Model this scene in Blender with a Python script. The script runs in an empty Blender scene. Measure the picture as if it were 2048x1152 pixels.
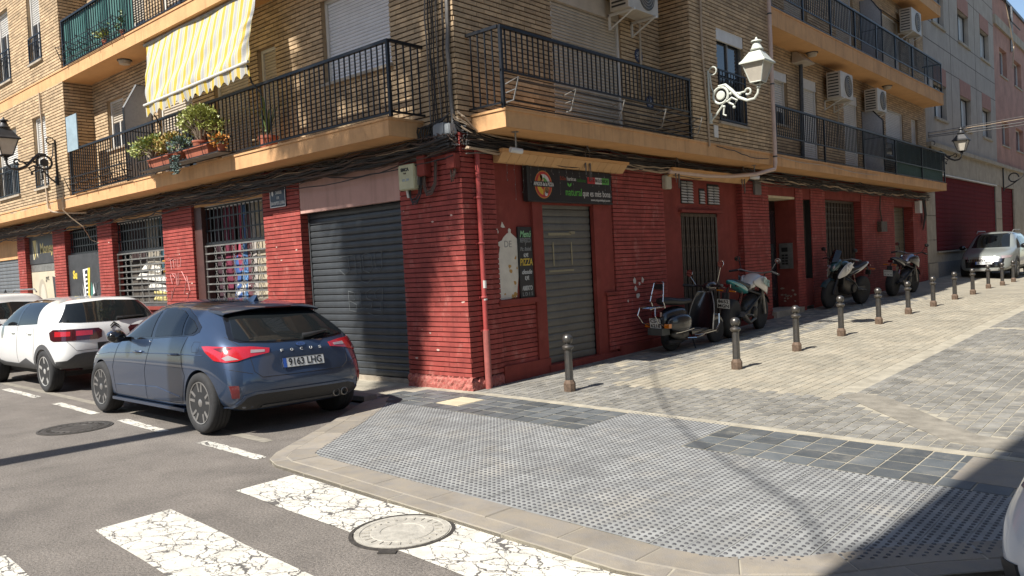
import bpy, bmesh, math, random
from mathutils import Vector, Matrix
from mathutils.bvhtree import BVHTree
random.seed(7)
R = math.radians
S = bpy.context.scene
COL = S.collection
# ---------------------------------------------------------------- camera
cam_d = bpy.data.cameras.new('camera'); cam = bpy.data.objects.new('camera', cam_d); COL.objects.link(cam)
YAW, PIT, ROL, FPX = R(41.41161146), R(-1.69471421), R(-2.93825785), 1584.8377
_f = Vector((-math.sin(YAW)*math.cos(PIT), math.cos(YAW)*math.cos(PIT), math.sin(PIT)))
_r0 = Vector((math.cos(YAW), math.sin(YAW), 0)); _u0 = _r0.cross(_f)
_r = math.cos(ROL)*_r0 + math.sin(ROL)*_u0; _u = -math.sin(ROL)*_r0 + math.cos(ROL)*_u0
CAM = Vector((7.218, -7.309, 1.65))
cam.matrix_world = Matrix(((_r.x, _u.x, -_f.x, CAM.x), (_r.y, _u.y, -_f.y, CAM.y), (_r.z, _u.z, -_f.z, CAM.z), (0, 0, 0, 1)))
cam_d.sensor_width = 36; cam_d.lens = 36*FPX/2048; cam_d.clip_start = .05; cam_d.clip_end = 2000
S.camera = cam
# ---------------------------------------------------------------- sky, sun, exposure
LD = Vector((.075, 1, -1.174)).normalized()          # the way the sunlight travels
W = bpy.data.worlds.new('World'); S.world = W; W.use_nodes = True
wn = W.node_tree.nodes; sky = wn.new('ShaderNodeTexSky'); sky.sky_type = 'NISHITA'; sky.sun_disc = False
sky.sun_elevation = math.asin(-LD.z); sky.sun_rotation = math.atan2(-LD.x, -LD.y); sky.air_density = 1.0; sky.dust_density = .6
W.node_tree.links.new(sky.outputs[0], wn['Background'].inputs[0]); wn['Background'].inputs[1].default_value = .085
sun_d = bpy.data.lights.new('sun', 'SUN'); sun_d.energy = 5.0; sun_d.angle = R(.53); sun_d.color = (1, .955, .88)
sun = bpy.data.objects.new('sun', sun_d); COL.objects.link(sun); sun.location = (-4, -30, 40)
sun.rotation_euler = LD.to_track_quat('-Z', 'Y').to_euler()
S.view_settings.view_transform = 'Standard'; S.view_settings.look = 'None'; S.view_settings.gamma = 1
S.view_settings.exposure = .85; S.view_settings.use_curve_mapping = False

# ---------------------------------------------------------------- materials
MATS = {}
def mat(name, col, rough=.7, metal=0, var=.12, vs=6, bump=0, bs=80, spec=.5, col2=None, grime=0, gs=1.2, coat=0, rnd=0, attr=0, trans=0, emit=None, streak=0, speck=0, fade=None):
    """procedural material: base colour broken up by two noises, optional grime and bump"""
    if name in MATS: return MATS[name]
    m = bpy.data.materials.new(name); m.use_nodes = True; MATS[name] = m
    nt = m.node_tree; N = nt.nodes; L = nt.links; b = N['Principled BSDF']
    b.inputs['Roughness'].default_value = rough; b.inputs['Metallic'].default_value = metal
    b.inputs['Specular IOR Level'].default_value = spec; b.inputs['Coat Weight'].default_value = coat
    b.inputs['Coat Roughness'].default_value = .03
    if trans: b.inputs['Transmission Weight'].default_value = trans
    if emit: b.inputs['Emission Color'].default_value = (*emit[0], 1); b.inputs['Emission Strength'].default_value = emit[1]
    geo = N.new('ShaderNodeNewGeometry'); tc = N.new('ShaderNodeTexCoord')
    src = tc.outputs['Object'] if not rnd else geo.outputs['Position']
    c2 = col2 or tuple(c*(1-var*2) for c in col)
    n1 = N.new('ShaderNodeTexNoise'); n1.inputs['Scale'].default_value = vs; n1.inputs['Detail'].default_value = 5; n1.inputs['Roughness'].default_value = .65
    L.new(src, n1.inputs['Vector'])
    rp = N.new('ShaderNodeMapRange'); rp.inputs[1].default_value = .35; rp.inputs[2].default_value = .68; L.new(n1.outputs[0], rp.inputs[0])
    mx = N.new('ShaderNodeMix'); mx.data_type = 'RGBA'; mx.inputs[6].default_value = (*col, 1); mx.inputs[7].default_value = (*c2, 1); L.new(rp.outputs[0], mx.inputs[0])
    out = mx.outputs[2]
    def mulv(out, fac_sock, lo, hi):
        mr = N.new('ShaderNodeMapRange'); mr.inputs[3].default_value = lo; mr.inputs[4].default_value = hi; L.new(fac_sock, mr.inputs[0])
        v = N.new('ShaderNodeVectorMath'); v.operation = 'SCALE'; L.new(out, v.inputs[0]); L.new(mr.outputs[0], v.inputs['Scale']); return v.outputs[0]
    if rnd:
        oi = N.new('ShaderNodeObjectInfo'); out = mulv(out, oi.outputs['Random'], 1-rnd, 1+rnd)
    if attr:
        at = N.new('ShaderNodeAttribute'); at.attribute_name = 'rnd'; out = mulv(out, at.outputs['Fac'], 1-attr, 1+attr)
    if grime:
        g = N.new('ShaderNodeTexNoise'); g.inputs['Scale'].default_value = gs; g.inputs['Detail'].default_value = 8; g.inputs['Roughness'].default_value = .7
        L.new(geo.outputs['Position'], g.inputs['Vector'])
        gr = N.new('ShaderNodeMapRange'); gr.inputs[1].default_value = .42; gr.inputs[2].default_value = .75; L.new(g.outputs[0], gr.inputs[0])
        out = mulv(out, gr.outputs[0], 1, 1-grime)
    if speck:       # fine aggregate
        g = N.new('ShaderNodeTexNoise'); g.inputs['Scale'].default_value = 62; g.inputs['Detail'].default_value = 3; g.inputs['Roughness'].default_value = .8; L.new(geo.outputs['Position'], g.inputs['Vector'])
        gr = N.new('ShaderNodeMapRange'); gr.inputs[1].default_value = .3; gr.inputs[2].default_value = .7; L.new(g.outputs[0], gr.inputs[0]); out = mulv(out, gr.outputs[0], 1-speck, 1+speck)
    if fade:        # worn, sun-bleached or dusty patches with ragged outlines
        g = N.new('ShaderNodeTexNoise'); g.inputs['Scale'].default_value = fade[1]; g.inputs['Detail'].default_value = 10; g.inputs['Roughness'].default_value = .75; L.new(geo.outputs['Position'], g.inputs['Vector'])
        gr = N.new('ShaderNodeMapRange'); gr.inputs[1].default_value = fade[2]; gr.inputs[2].default_value = fade[2]+.16; gr.inputs[4].default_value = fade[3]; L.new(g.outputs[0], gr.inputs[0])
        q = N.new('ShaderNodeMix'); q.data_type = 'RGBA'; q.inputs[7].default_value = (*fade[0], 1); L.new(out, q.inputs[6]); L.new(gr.outputs[0], q.inputs[0]); out = q.outputs[2]
    if streak:      # rain streaks and drips: a noise stretched along Z
        mp = N.new('ShaderNodeMapping'); mp.inputs['Scale'].default_value = (9, 9, .55); L.new(geo.outputs['Position'], mp.inputs[0])
        g = N.new('ShaderNodeTexNoise'); g.inputs['Scale'].default_value = 1; g.inputs['Detail'].default_value = 6; g.inputs['Roughness'].default_value = .6
        L.new(mp.outputs[0], g.inputs['Vector'])
        gr = N.new('ShaderNodeMapRange'); gr.inputs[1].default_value = .5; gr.inputs[2].default_value = .78; L.new(g.outputs[0], gr.inputs[0])
        out = mulv(out, gr.outputs[0], 1, 1-streak)
    L.new(out, b.inputs['Base Color'])
    if bump:
        n2 = N.new('ShaderNodeTexNoise'); n2.inputs['Scale'].default_value = bs; n2.inputs['Detail'].default_value = 4; L.new(src, n2.inputs['Vector'])
        bp = N.new('ShaderNodeBump'); bp.inputs['Strength'].default_value = bump; bp.inputs['Distance'].default_value = .01; L.new(n2.outputs[0], bp.inputs['Height'])
        L.new(bp.outputs[0], b.inputs['Normal'])
    return m
def flat(name, col, rough=.6, **k): return mat(name, col, rough, var=.05, vs=20, **k)

# ---------------------------------------------------------------- mesh helpers
class MB:
    def __init__(s): s.v = []; s.f = []; s.m = []; s.r = []
    def add(s, vs, fs, mi=0, rv=0.):
        o = len(s.v); s.v += [tuple(v) for v in vs]; s.f += [tuple(i+o for i in f) for f in fs]; s.m += [mi]*len(fs); s.r += [rv]*len(fs); return s
    def box(s, x0, x1, y0, y1, z0, z1, mi=0, rv=0., skip=''):
        v = [(x0,y0,z0),(x1,y0,z0),(x1,y1,z0),(x0,y1,z0),(x0,y0,z1),(x1,y0,z1),(x1,y1,z1),(x0,y1,z1)]
        F = {'b':(0,3,2,1),'t':(4,5,6,7),'s':(0,1,5,4),'e':(1,2,6,5),'n':(2,3,7,6),'w':(3,0,4,7)}
        return s.add(v, [f for k, f in F.items() if k not in skip], mi, rv)
    def obox(s, c, size, M=None, mi=0):
        h = Vector(size)/2; vs = []
        for z in (-1, 1):
            for x, y in ((-1,-1),(1,-1),(1,1),(-1,1)):
                p = Vector((x*h.x, y*h.y, z*h.z)); vs.append(Vector(c) + (M @ p if M else p))
        return s.add(vs, [(0,3,2,1),(4,5,6,7),(0,1,5,4),(1,2,6,5),(2,3,7,6),(3,0,4,7)], mi)
    def tube(s, pts, r, n=6, mi=0, close=False, caps=True):
        pts = [Vector(p) for p in pts]; rs = r if isinstance(r, (list, tuple)) else [r]*len(pts)
        vs = []; up = None
        for i, p in enumerate(pts):
            a = pts[i-1] if (i > 0 or close) else pts[i]; b = pts[(i+1) % len(pts)] if (i < len(pts)-1 or close) else pts[i]
            d = (b-a); d = d.normalized() if d.length > 1e-9 else Vector((0,0,1))
            if up is None:
                up = Vector((0,0,1)) if abs(d.z) < .9 else Vector((1,0,0))
            x = up.cross(d); x = x.normalized() if x.length > 1e-6 else d.orthogonal().normalized()
            y = d.cross(x); up = y
            for k in range(n):
                t = 2*math.pi*k/n; vs.append(p + rs[i]*(math.cos(t)*x + math.sin(t)*y))
        fs = []; m = len(pts)
        for i in range(m if close else m-1):
            j = (i+1) % m
            for k in range(n): fs.append((i*n+k, i*n+(k+1) % n, j*n+(k+1) % n, j*n+k))
        if caps and not close: fs += [tuple(reversed(range(n))), tuple((m-1)*n+k for k in range(n))]
        return s.add(vs, fs, mi)
    def lathe(s, prof, n=24, M=None, mi=0, seg=None):
        """prof: (radius, height) pairs about local Z"""
        vs = []; m = len(prof)
        for r_, h in prof:
            for k in range(n):
                t = 2*math.pi*k/n; p = Vector((r_*math.cos(t), r_*math.sin(t), h)); vs.append(M @ p if M else p)
        fs = []
        for i in range(m-1):
            for k in range(n): fs.append((i*n+k, i*n+(k+1) % n, (i+1)*n+(k+1) % n, (i+1)*n+k))
        if prof[0][0] > 1e-6: fs.append(tuple(reversed(range(n))))
        if prof[-1][0] > 1e-6: fs.append(tuple((m-1)*n+k for k in range(n)))
        return s.add(vs, fs, mi)
    def prism(s, poly, d, M=None, mi=0):
        """poly in local XY, extruded d along local Z"""
        n = len(poly); f = (lambda p: M @ Vector(p)) if M else Vector
        vs = [f((x, y, 0)) for x, y in poly] + [f((x, y, d)) for x, y in poly]
        fs = [tuple(reversed(range(n))), tuple(range(n, 2*n))] + [(i, (i+1) % n, n+(i+1) % n, n+i) for i in range(n)]
        return s.add(vs, fs, mi)
    def ball(s, c, r, n=12, m=8, mi=0):
        c = Vector(c); rr = Vector(r) if isinstance(r, (tuple, list, Vector)) else Vector((r, r, r)); vs = []
        for i in range(m+1):
            a = math.pi*i/m
            for k in range(n):
                t = 2*math.pi*k/n; vs.append(c + Vector((rr.x*math.sin(a)*math.cos(t), rr.y*math.sin(a)*math.sin(t), -rr.z*math.cos(a))))
        return s.add(vs, [(i*n+k, i*n+(k+1) % n, (i+1)*n+(k+1) % n, (i+1)*n+k) for i in range(m) for k in range(n)], mi)
    def mesh(s, name, mats, smooth=False, weld=False):
        me = bpy.data.meshes.new(name); me.from_pydata(s.v, [], s.f)
        for m in (mats if isinstance(mats, (list, tuple)) else [mats]): me.materials.append(m)
        if any(s.m): me.polygons.foreach_set('material_index', s.m)
        if any(s.r):
            a = me.attributes.new('rnd', 'FLOAT', 'FACE'); a.data.foreach_set('value', s.r)
        me.update()
        if weld or smooth:
            bm = bmesh.new(); bm.from_mesh(me); bmesh.ops.remove_doubles(bm, verts=bm.verts, dist=1e-5)
            bmesh.ops.recalc_face_normals(bm, faces=bm.faces); bm.to_mesh(me); bm.free()
        if smooth: me.shade_auto(smooth) if hasattr(me, 'shade_auto') else setsmooth(me, smooth)
        return me
def setsmooth(me, ang):
    bm = bmesh.new(); bm.from_mesh(me); a = R(40 if ang is True else ang)
    for f in bm.faces: f.smooth = True
    for e in bm.edges:
        e.smooth = not (len(e.link_faces) == 2 and e.calc_face_angle(0) > a) if len(e.link_faces) == 2 else True
    bm.to_mesh(me); bm.free()
def put(o, parent=None):
    COL.objects.link(o)
    if parent is not None:
        o.parent = parent
        if parent.type == 'EMPTY' and parent.get('world_built'): o.matrix_parent_inverse = parent.matrix_basis.inverted()
    return o
def ob(name, mb, mats, parent=None, smooth=False, kind=None, label=None):
    me = mb.mesh(name, mats, smooth) if isinstance(mb, MB) else mb
    o = put(bpy.data.objects.new(name, me), parent)
    if kind: o['kind'] = kind
    if label: o['label'] = label
    return o
def tag(o, label, cat, group=None):
    o['label'] = label; o['category'] = cat
    if group: o['group'] = group
    return o
def thing(name, label, cat, loc=(0, 0, 0), rotz=0, group=None, world=True):
    """an Empty at the thing's base; parts are given in world coordinates (world=True) or about the Empty"""
    o = bpy.data.objects.new(name, None); COL.objects.link(o); o.location = loc; o.rotation_euler = (0, 0, rotz); o.empty_display_size = .2
    if world: o['world_built'] = 1
    return tag(o, label, cat, group)
def child(o, parent):       # sub-part: the parent part stands at the same frame
    COL.objects.link(o); o.parent = parent; return o
def sub(name, mb, mats, parent, smooth=False, kind=None):
    me = mb.mesh(name, mats, smooth) if isinstance(mb, MB) else mb
    o = child(bpy.data.objects.new(name, me), parent)
    if kind: o['kind'] = kind
    return o
def dup(t, loc, rotz=0, label=None, group=None):
    r = t.copy(); COL.objects.link(r); r.location = loc; r.rotation_euler = (0, 0, rotz)
    if label: r['label'] = label
    if group: r['group'] = group
    for c in list(t.children):
        k = c.copy(); COL.objects.link(k); k.parent = r
        for g in list(c.children):
            q = g.copy(); COL.objects.link(q); q.parent = k
    return r
def text_mesh(txt, size, depth=.002, align='CENTER', bold=0, shear=0, spacing=1, width=None):
    cu = bpy.data.curves.new('txt', 'FONT'); cu.body = txt; cu.size = size; cu.extrude = depth; cu.align_x = align; cu.align_y = 'CENTER'
    cu.offset = bold; cu.shear = shear; cu.space_character = spacing; cu.resolution_u = 3
    o = bpy.data.objects.new('txt', cu); COL.objects.link(o)
    bpy.context.view_layer.update()
    me = bpy.data.meshes.new_from_object(o.evaluated_get(bpy.context.evaluated_depsgraph_get()))
    COL.objects.unlink(o); bpy.data.objects.remove(o)
    if width and me.vertices:
        xs = [v.co.x for v in me.vertices]; k = width/(max(xs)-min(xs))
        for v in me.vertices: v.co.x *= k
    return me
def text(txt, size, M, mt, parent, name='lettering', as_sub=False, **k):
    me = text_mesh(txt, size, **k); me.transform(M); me.materials.clear(); me.materials.append(mt)
    o = bpy.data.objects.new(name, me)
    return child(o, parent) if as_sub else put(o, parent)
def frameM(o, x, y):
    """matrix whose local X, Y run along the given directions, origin o"""
    x = Vector(x).normalized(); y = Vector(y).normalized(); z = x.cross(y)
    return Matrix(((x.x, y.x, z.x, o[0]), (x.y, y.y, z.y, o[1]), (x.z, y.z, z.z, o[2]), (0, 0, 0, 1)))
def arc(c, r, a0, a1, n, ax=(1,0,0), ay=(0,0,1)):
    ax = Vector(ax); ay = Vector(ay)
    return [Vector(c) + r*(math.cos(a0+(a1-a0)*i/n)*ax + math.sin(a0+(a1-a0)*i/n)*ay) for i in range(n+1)]
def lerp(a, b, t): return a+(b-a)*t
def pw(xs, ys, x):
    if x <= xs[0]: return ys[0]
    for i in range(len(xs)-1):
        if x <= xs[i+1]: return lerp(ys[i], ys[i+1], (x-xs[i])/(xs[i+1]-xs[i]))
    return ys[-1]
def sq(a, b, c): return (a, b, c)

red = (.34, .070, .056); redd = (.25, .052, .040)
M_RED = mat('red_painted_brick', red, .75, var=.14, vs=5, bump=.25, bs=60, attr=.10, grime=.25, gs=2.2, col2=(.26, .052, .044), spec=.25, fade=((.50, .22, .18), 3.5, .54, .55), streak=.22)
M_RED1 = mat('red_painted_brick_face', red, .75, var=.14, vs=5, bump=.25, bs=60, rnd=.10, grime=.25, gs=2.2, col2=(.26, .052, .044), spec=.25, fade=((.50, .22, .18), 3.5, .54, .55), streak=.22)
M_REDJ = mat('shaded_red_joint', (.12, .02, .018), .8, var=.2)  # same red paint as the bricks; shade of the recessed joint put into its colour
M_REDP = mat('red_plaster', redd, .8, spec=.2, fade=((.34, .10, .075), 2.2, .55, .4), var=.12, vs=3, bump=.12, bs=30, grime=.2, streak=.15)
M_BUF = mat('buff_brick', (.52, .375, .225), .85, var=.14, vs=9, bump=.4, bs=90, attr=.2, grime=.2, gs=.9)
M_BUF1 = mat('buff_brick_face', (.52, .375, .225), .85, var=.14, vs=9, bump=.4, bs=90, rnd=.2, grime=.2, gs=.9)
M_BUFJ = mat('raked_mortar', (.065, .048, .036), .95, var=.2)
M_STUC = mat('ochre_stucco', (.62, .35, .16), .9, var=.08, vs=2.5, bump=.15, bs=40, grime=.22, gs=1.6, streak=.3)
M_SOFF = mat('ochre_soffit', (.62, .34, .14), .9, var=.07, vs=1.5, bump=.08, bs=40, grime=.12)
M_IRON = mat('black_iron', (.018, .02, .024), .42, metal=.3, var=.2, vs=12, spec=.5)
M_IRONG = mat('grey_iron', (.10, .105, .11), .5, metal=.3, var=.2, vs=15)
M_WHITE = mat('white_pvc', (.66, .64, .60), .5, var=.06, grime=.15)
M_BEIGE = mat('beige_blind', (.50, .43, .34), .6, var=.08, grime=.2)
M_CREAM = mat('cream_box', (.52, .50, .32), .55, var=.08, vs=8, grime=.2)
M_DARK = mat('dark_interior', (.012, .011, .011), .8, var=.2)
M_GLASS = mat('window_glass', (.02, .024, .03), .05, var=.02, spec=.8)
M_CABLE = mat('black_cable', (.022, .02, .02), .6, var=.2)
M_CABLEB = mat('brown_cable', (.09, .055, .04), .7, var=.2)
M_CABLEW = mat('pale_cable', (.42, .32, .22), .6, var=.15)
M_CABLEG = mat('grey_cable', (.16, .15, .14), .6, var=.2)
M_TXTW = flat('white_lettering', (.75, .75, .73), .5)
M_TXTK = flat('black_lettering', (.015, .015, .017), .5)
M_GALV = mat('galvanised_steel', (.32, .31, .29), .45, metal=.6, var=.2, vs=8)
M_TERRA = mat('terracotta', (.36, .11, .06), .8, var=.15, bump=.2)
# ================================================================ ground
SH = -.085
def vy(x, v): return v + SH*(x-.3)
def zed(x, y):
    if y <= 0: return .03
    return .03 + .009*y + max(0, min(1, (2.2-x)/2.2))*.007*y
M_ASPH = mat('asphalt', (.19, .168, .146), .9, var=.14, vs=2.2, bump=.9, bs=170, grime=.25, gs=.7, speck=.6, fade=((.10, .092, .085), 1.1, .58, .5))
M_CONC = mat('pale_concrete', (.42, .36, .28), .9, var=.14, vs=4, bump=.3, bs=70, grime=.25, gs=2)
M_GRANI = mat('granite_kerb', (.26, .225, .175), .85, var=.15, vs=7, bump=.35, bs=120, rnd=.12, grime=.2, gs=3, col2=(.225, .205, .18), fade=((.17, .15, .125), 3, .55, .6))
M_TACT = mat('tactile_tile', (.285, .288, .278), .8, var=.14, vs=5, bump=.3, bs=120, rnd=.10, grime=.3, gs=1.6, fade=((.30, .275, .23), 1.3, .52, .6))
M_DOT = mat('tactile_dome', (.085, .085, .09), .65, var=.2, vs=9)
M_TILE = mat('dark_slate_tile', (.085, .095, .10), .6, var=.3, vs=7, bump=.15, bs=90, rnd=.3, grime=.2, gs=5, col2=(.115, .12, .12), fade=((.24, .225, .19), 2.2, .54, .6))
M_JOINT = mat('cream_joint', (.38, .345, .27), .95, var=.18, vs=5, bump=.2)
M_PAVG = mat('grey_paver', (.235, .225, .20), .85, fade=((.37, .33, .255), 1.0, .52, .75), var=.2, vs=6, bump=.35, bs=110, attr=.17, grime=.3, gs=1.3)
M_PAVS = mat('sandy_paver', (.345, .305, .232), .9, var=.2, vs=3, bump=.35, bs=110, attr=.10, grime=.35, gs=1.1, col2=(.27, .25, .20))
M_PAVG1 = mat('grey_paver_face', (.235, .225, .20), .85, fade=((.37, .33, .255), 1.0, .52, .75), var=.2, vs=6, bump=.35, bs=110, rnd=.17, grime=.3, gs=1.3)
M_PAVS1 = mat('sandy_paver_face', (.345, .305, .232), .9, var=.2, vs=3, bump=.35, bs=110, rnd=.10, grime=.35, gs=1.1, col2=(.27, .25, .20))
M_CAST = mat('cast_iron', (.085, .078, .07), .6, metal=.4, var=.25, vs=18)

def crack_paint():
    m = bpy.data.materials.new('cracked_road_paint'); m.use_nodes = True; nt = m.node_tree; N = nt.nodes; L = nt.links; b = N['Principled BSDF']
    geo = N.new('ShaderNodeNewGeometry'); pos = geo.outputs['Position']
    def noise(scale, det=4, rough=.6): n = N.new('ShaderNodeTexNoise'); n.inputs['Scale'].default_value = scale; n.inputs['Detail'].default_value = det; n.inputs['Roughness'].default_value = rough; L.new(pos, n.inputs['Vector']); return n
    def maprange(sock, a0, a1, b0, b1): r = N.new('ShaderNodeMapRange'); r.inputs[1].default_value = a0; r.inputs[2].default_value = a1; r.inputs[3].default_value = b0; r.inputs[4].default_value = b1; L.new(sock, r.inputs[0]); return r.outputs[0]
    def math_(op, a, c): n = N.new('ShaderNodeMath'); n.operation = op; L.new(a, n.inputs[0]); (L.new(c, n.inputs[1]) if not isinstance(c, float) else setattr(n.inputs[1], 'default_value', c)); return n.outputs[0]
    warp = noise(7, 5, .7); add = N.new('ShaderNodeMix'); add.data_type = 'VECTOR'; add.inputs[0].default_value = .13; L.new(pos, add.inputs[4]); L.new(warp.outputs['Color'], add.inputs[5])
    wn_ = noise(3.1, 5)
    def cracks(scale, w0, w1, rot):
        mp = N.new('ShaderNodeMapping'); mp.inputs['Scale'].default_value = (scale*.75, scale*1.25, 1); mp.inputs['Rotation'].default_value = (0, 0, rot); L.new(add.outputs[1], mp.inputs[0])
        vo = N.new('ShaderNodeTexVoronoi'); vo.feature = 'DISTANCE_TO_EDGE'; vo.inputs['Scale'].default_value = 1; L.new(mp.outputs[0], vo.inputs['Vector'])
        return math_('LESS_THAN', vo.outputs['Distance'], maprange(wn_.outputs[0], .38, .66, w0, w1))
    c = math_('MAXIMUM', cracks(7.5, .010, .034, .35), cracks(16, -.03, .05, 1.1))
    chips = math_('GREATER_THAN', noise(75, 6, .7).outputs[0], .67); c = math_('MAXIMUM', c, chips)
    wc = N.new('ShaderNodeMix'); wc.data_type = 'RGBA'; wc.inputs[6].default_value = (.555, .53, .465, 1); wc.inputs[7].default_value = (.33, .31, .265, 1); L.new(maprange(noise(6, 9, .75).outputs[0], .45, .78, 0, 1), wc.inputs[0])
    mx = N.new('ShaderNodeMix'); mx.data_type = 'RGBA'; mx.inputs[7].default_value = (.10, .092, .084, 1); L.new(wc.outputs[2], mx.inputs[6]); L.new(c, mx.inputs[0])
    L.new(mx.outputs[2], b.inputs['Base Color']); b.inputs['Roughness'].default_value = .8
    inv = N.new('ShaderNodeMath'); inv.operation = 'SUBTRACT'; inv.inputs[0].default_value = 1; L.new(c, inv.inputs[1])
    bp = N.new('ShaderNodeBump'); bp.inputs['Strength'].default_value = .4; bp.inputs['Distance'].default_value = .004; L.new(inv.outputs[0], bp.inputs['Height']); L.new(bp.outputs[0], b.inputs['Normal'])
    return m
M_PAINT = crack_paint()

def struct(name, mb, mt, parent=None):
    o = ob(name, mb, mt, parent); 
    if parent is None: o['kind'] = 'structure'
    return o
g = MB(); g.add([(-500,-500,-.06),(500,-500,-.06),(500,500,-.06),(-500,500,-.06)], [(0,1,2,3)]); struct('ground', g, mat('distant_ground', (.16, .15, .13), .95))
g = MB(); g.add([(-60,-9.2,0),(40,-9.2,0),(40,-.9,0),(-60,-.9,0)], [(0,1,2,3)]); road = struct('road', g, M_ASPH)
g = MB(); g.box(-60, 40, -14, -9.2, -.05, .12); struct('pavement_south', g, M_CONC)
# kerb path, from the left along the street, round the dropped corner and into the side street
KP = [(-24,-1.15),(-.78,-1.15),(-.46,-1.63),(-.03,-2.21),(.70,-3.33),(.89,-3.52),(1.14,-3.61),(1.44,-3.63),(4.85,-3.92),(5.35,-3.86),(5.85,-3.52),(6.25,-3.05),(6.7,-2.6),(9,-2.4),(16,-2.35)]
g = MB(); n = len(KP)
g.add([(x, y, .0265) for x, y in KP] + [(16, .0, .0265), (-24, .0, .0265)], [tuple(range(n+2))])
g.add([(x, y, -.05) for x, y in KP] + [(x, y, .0265) for x, y in KP], [(i, i+1, n+i+1, n+i) for i in range(n-1)])
g.add([(-24,0,.0265),(0,0,.0265),(0,.6,.0265),(-24,.6,.0265)], [(0,1,2,3)])
plaza = struct('pavement', g, M_JOINT)
g = MB(); xs = [-.6, 0, 1.1, 2.2, 4, 8, 16]; ys = [0, 2, 5, 10, 16, 22, 30, 45, 70]
g.add([(x, y, zed(x, y)-.0035) for y in ys for x in xs], [(j*7+i, j*7+i+1, (j+1)*7+i+1, (j+1)*7+i) for j in range(len(ys)-1) for i in range(6)])
street = struct('side_street', g, M_JOINT)
# --- kerb stones
def offs(path, d):
    out = []
    for i, p in enumerate(path):
        a = Vector(path[max(0, i-1)]); b = Vector(path[min(len(path)-1, i+1)]); t = (b-a).normalized(); nrm = Vector((-t.y, t.x))
        out.append(tuple(Vector(p)+nrm*d))
    return out
def along(path, step):
    L = [0]
    for a, b in zip(path, path[1:]): L.append(L[-1]+math.dist(a, b))
    cuts = [0]; x = 0
    while x < L[-1]-step*.6: x += step*random.uniform(.92, 1.08); cuts.append(min(x, L[-1]))
    cuts[-1] = L[-1]
    for c0, c1 in zip(cuts, cuts[1:]): yield c0/L[-1], c1/L[-1], L
def at_len(path, L, s):
    s *= L[-1]
    for i in range(len(path)-1):
        if s <= L[i+1]+1e-9:
            t = (s-L[i])/(L[i+1]-L[i]); return (lerp(path[i][0], path[i+1][0], t), lerp(path[i][1], path[i+1][1], t))
    return path[-1]
def kerbcourse(i0, i1, d0, d1, step, zt, name='kerb_stone'):
    path = KP[i0:i1]; P0 = offs(KP, d0)[i0:i1]; P1 = offs(KP, d1)[i0:i1]; allL = None
    for a, b, L in along(path, step):
        ts = [a+.004/ L[-1]] + [L[k]/L[-1] for k in range(1, len(path)-1) if a < L[k]/L[-1] < b] + [b-.004/L[-1]]
        q0 = [at_len(P0, [l for l in L], t) if False else at_len2(P0, path, L, t) for t in ts]; q1 = [at_len2(P1, path, L, t) for t in ts]
        m = MB(); k = len(ts); dz = random.uniform(-.002, .002)
        vs = [(x, y, zt+dz) for x, y in q0] + [(x, y, zt+dz) for x, y in q1] + [(x, y, -.04) for x, y in q0] + [(x, y, -.04) for x, y in q1]
        fs = []
        for i in range(k-1): fs += [(i, i+1, k+i+1, k+i), (i+1, i, 2*k+i, 2*k+i+1), (k+i, k+i+1, 3*k+i+1, 3*k+i)]
        fs += [(0, k, 3*k, 2*k), (k-1, 3*k-1, 4*k-1, 2*k-1)]
        m.add(vs, fs)
        me = m.mesh(name, M_GRANI, weld=True)
        bm = bmesh.new(); bm.from_mesh(me); bmesh.ops.bevel(bm, geom=[e for e in bm.edges if all(v.co.z > 0 for v in e.verts)], offset=.006, segments=1, affect='EDGES'); bm.to_mesh(me); bm.free()
        ob(name, me, None, plaza)
def at_len2(Q, path, L, t):
    s = t*L[-1]
    for i in range(len(path)-1):
        if s <= L[i+1]+1e-9:
            u = (s-L[i])/(L[i+1]-L[i]); return (lerp(Q[i][0], Q[i+1][0], u), lerp(Q[i][1], Q[i+1][1], u))
    return Q[-1]
kerbcourse(1, len(KP), .0, .1475, .62, .03)
kerbcourse(1, len(KP)-2, .1495, .40, .62, .033)
kerbcourse(0, 2, .0, .2, 1.0, .09)
# --- tactile tiles, sheared to the kerb
def clip_tile(cx, cy, s=.2, dots=4):
    bm = bmesh.new(); h = s/2-.0018
    def pt(x, y, z): return (x, y+SH*x, z)
    vs = [bm.verts.new(pt(x, y, .0)) for x, y in ((-h,-h),(h,-h),(h,h),(-h,h))]; vt = [bm.verts.new(pt(x, y, .030)) for x, y in ((-h,-h),(h,-h),(h,h),(-h,h))]
    bm.faces.new(vt)
    for i in range(4): bm.faces.new((vs[i], vs[(i+1) % 4], vt[(i+1) % 4], vt[i]))
    p = s/dots
    for i in range(dots):
        for j in range(dots):
            x, y = -s/2+p*(i+.5), -s/2+p*(j+.5); n = 8
            a = [bm.verts.new(pt(x+.0138*math.cos(2*math.pi*k/n), y+.0138*math.sin(2*math.pi*k/n), .0302)) for k in range(n)]
            b = [bm.verts.new(pt(x+.0105*math.cos(2*math.pi*k/n), y+.0105*math.sin(2*math.pi*k/n), .0345)) for k in range(n)]
            f = bm.faces.new(b); f.material_index = 1
            for k in range(n):
                q = bm.faces.new((a[k], a[(k+1) % n], b[(k+1) % n], b[k])); q.material_index = 1
    return bm
def halfplane(a, b): return (Vector((a[0], a[1], 0)), Vector((b[1]-a[1], a[0]-b[0], 0)).normalized())   # keeps the left of a->b
HP = [halfplane((-.36,-1.13),(1.06,-3.16)), halfplane((1.06,-3.16),(1.30,-3.25)), halfplane((1.3,-3.235),(5.1,-3.53)), halfplane((5.1,-3.53),(5.55,-3.36)), halfplane((5.55,-3.36),(6.05,-2.92)), halfplane((6.05,-2.92),(6.35,-2.66)), halfplane((6.35,-2.66),(6.6,-1.4))]
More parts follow.
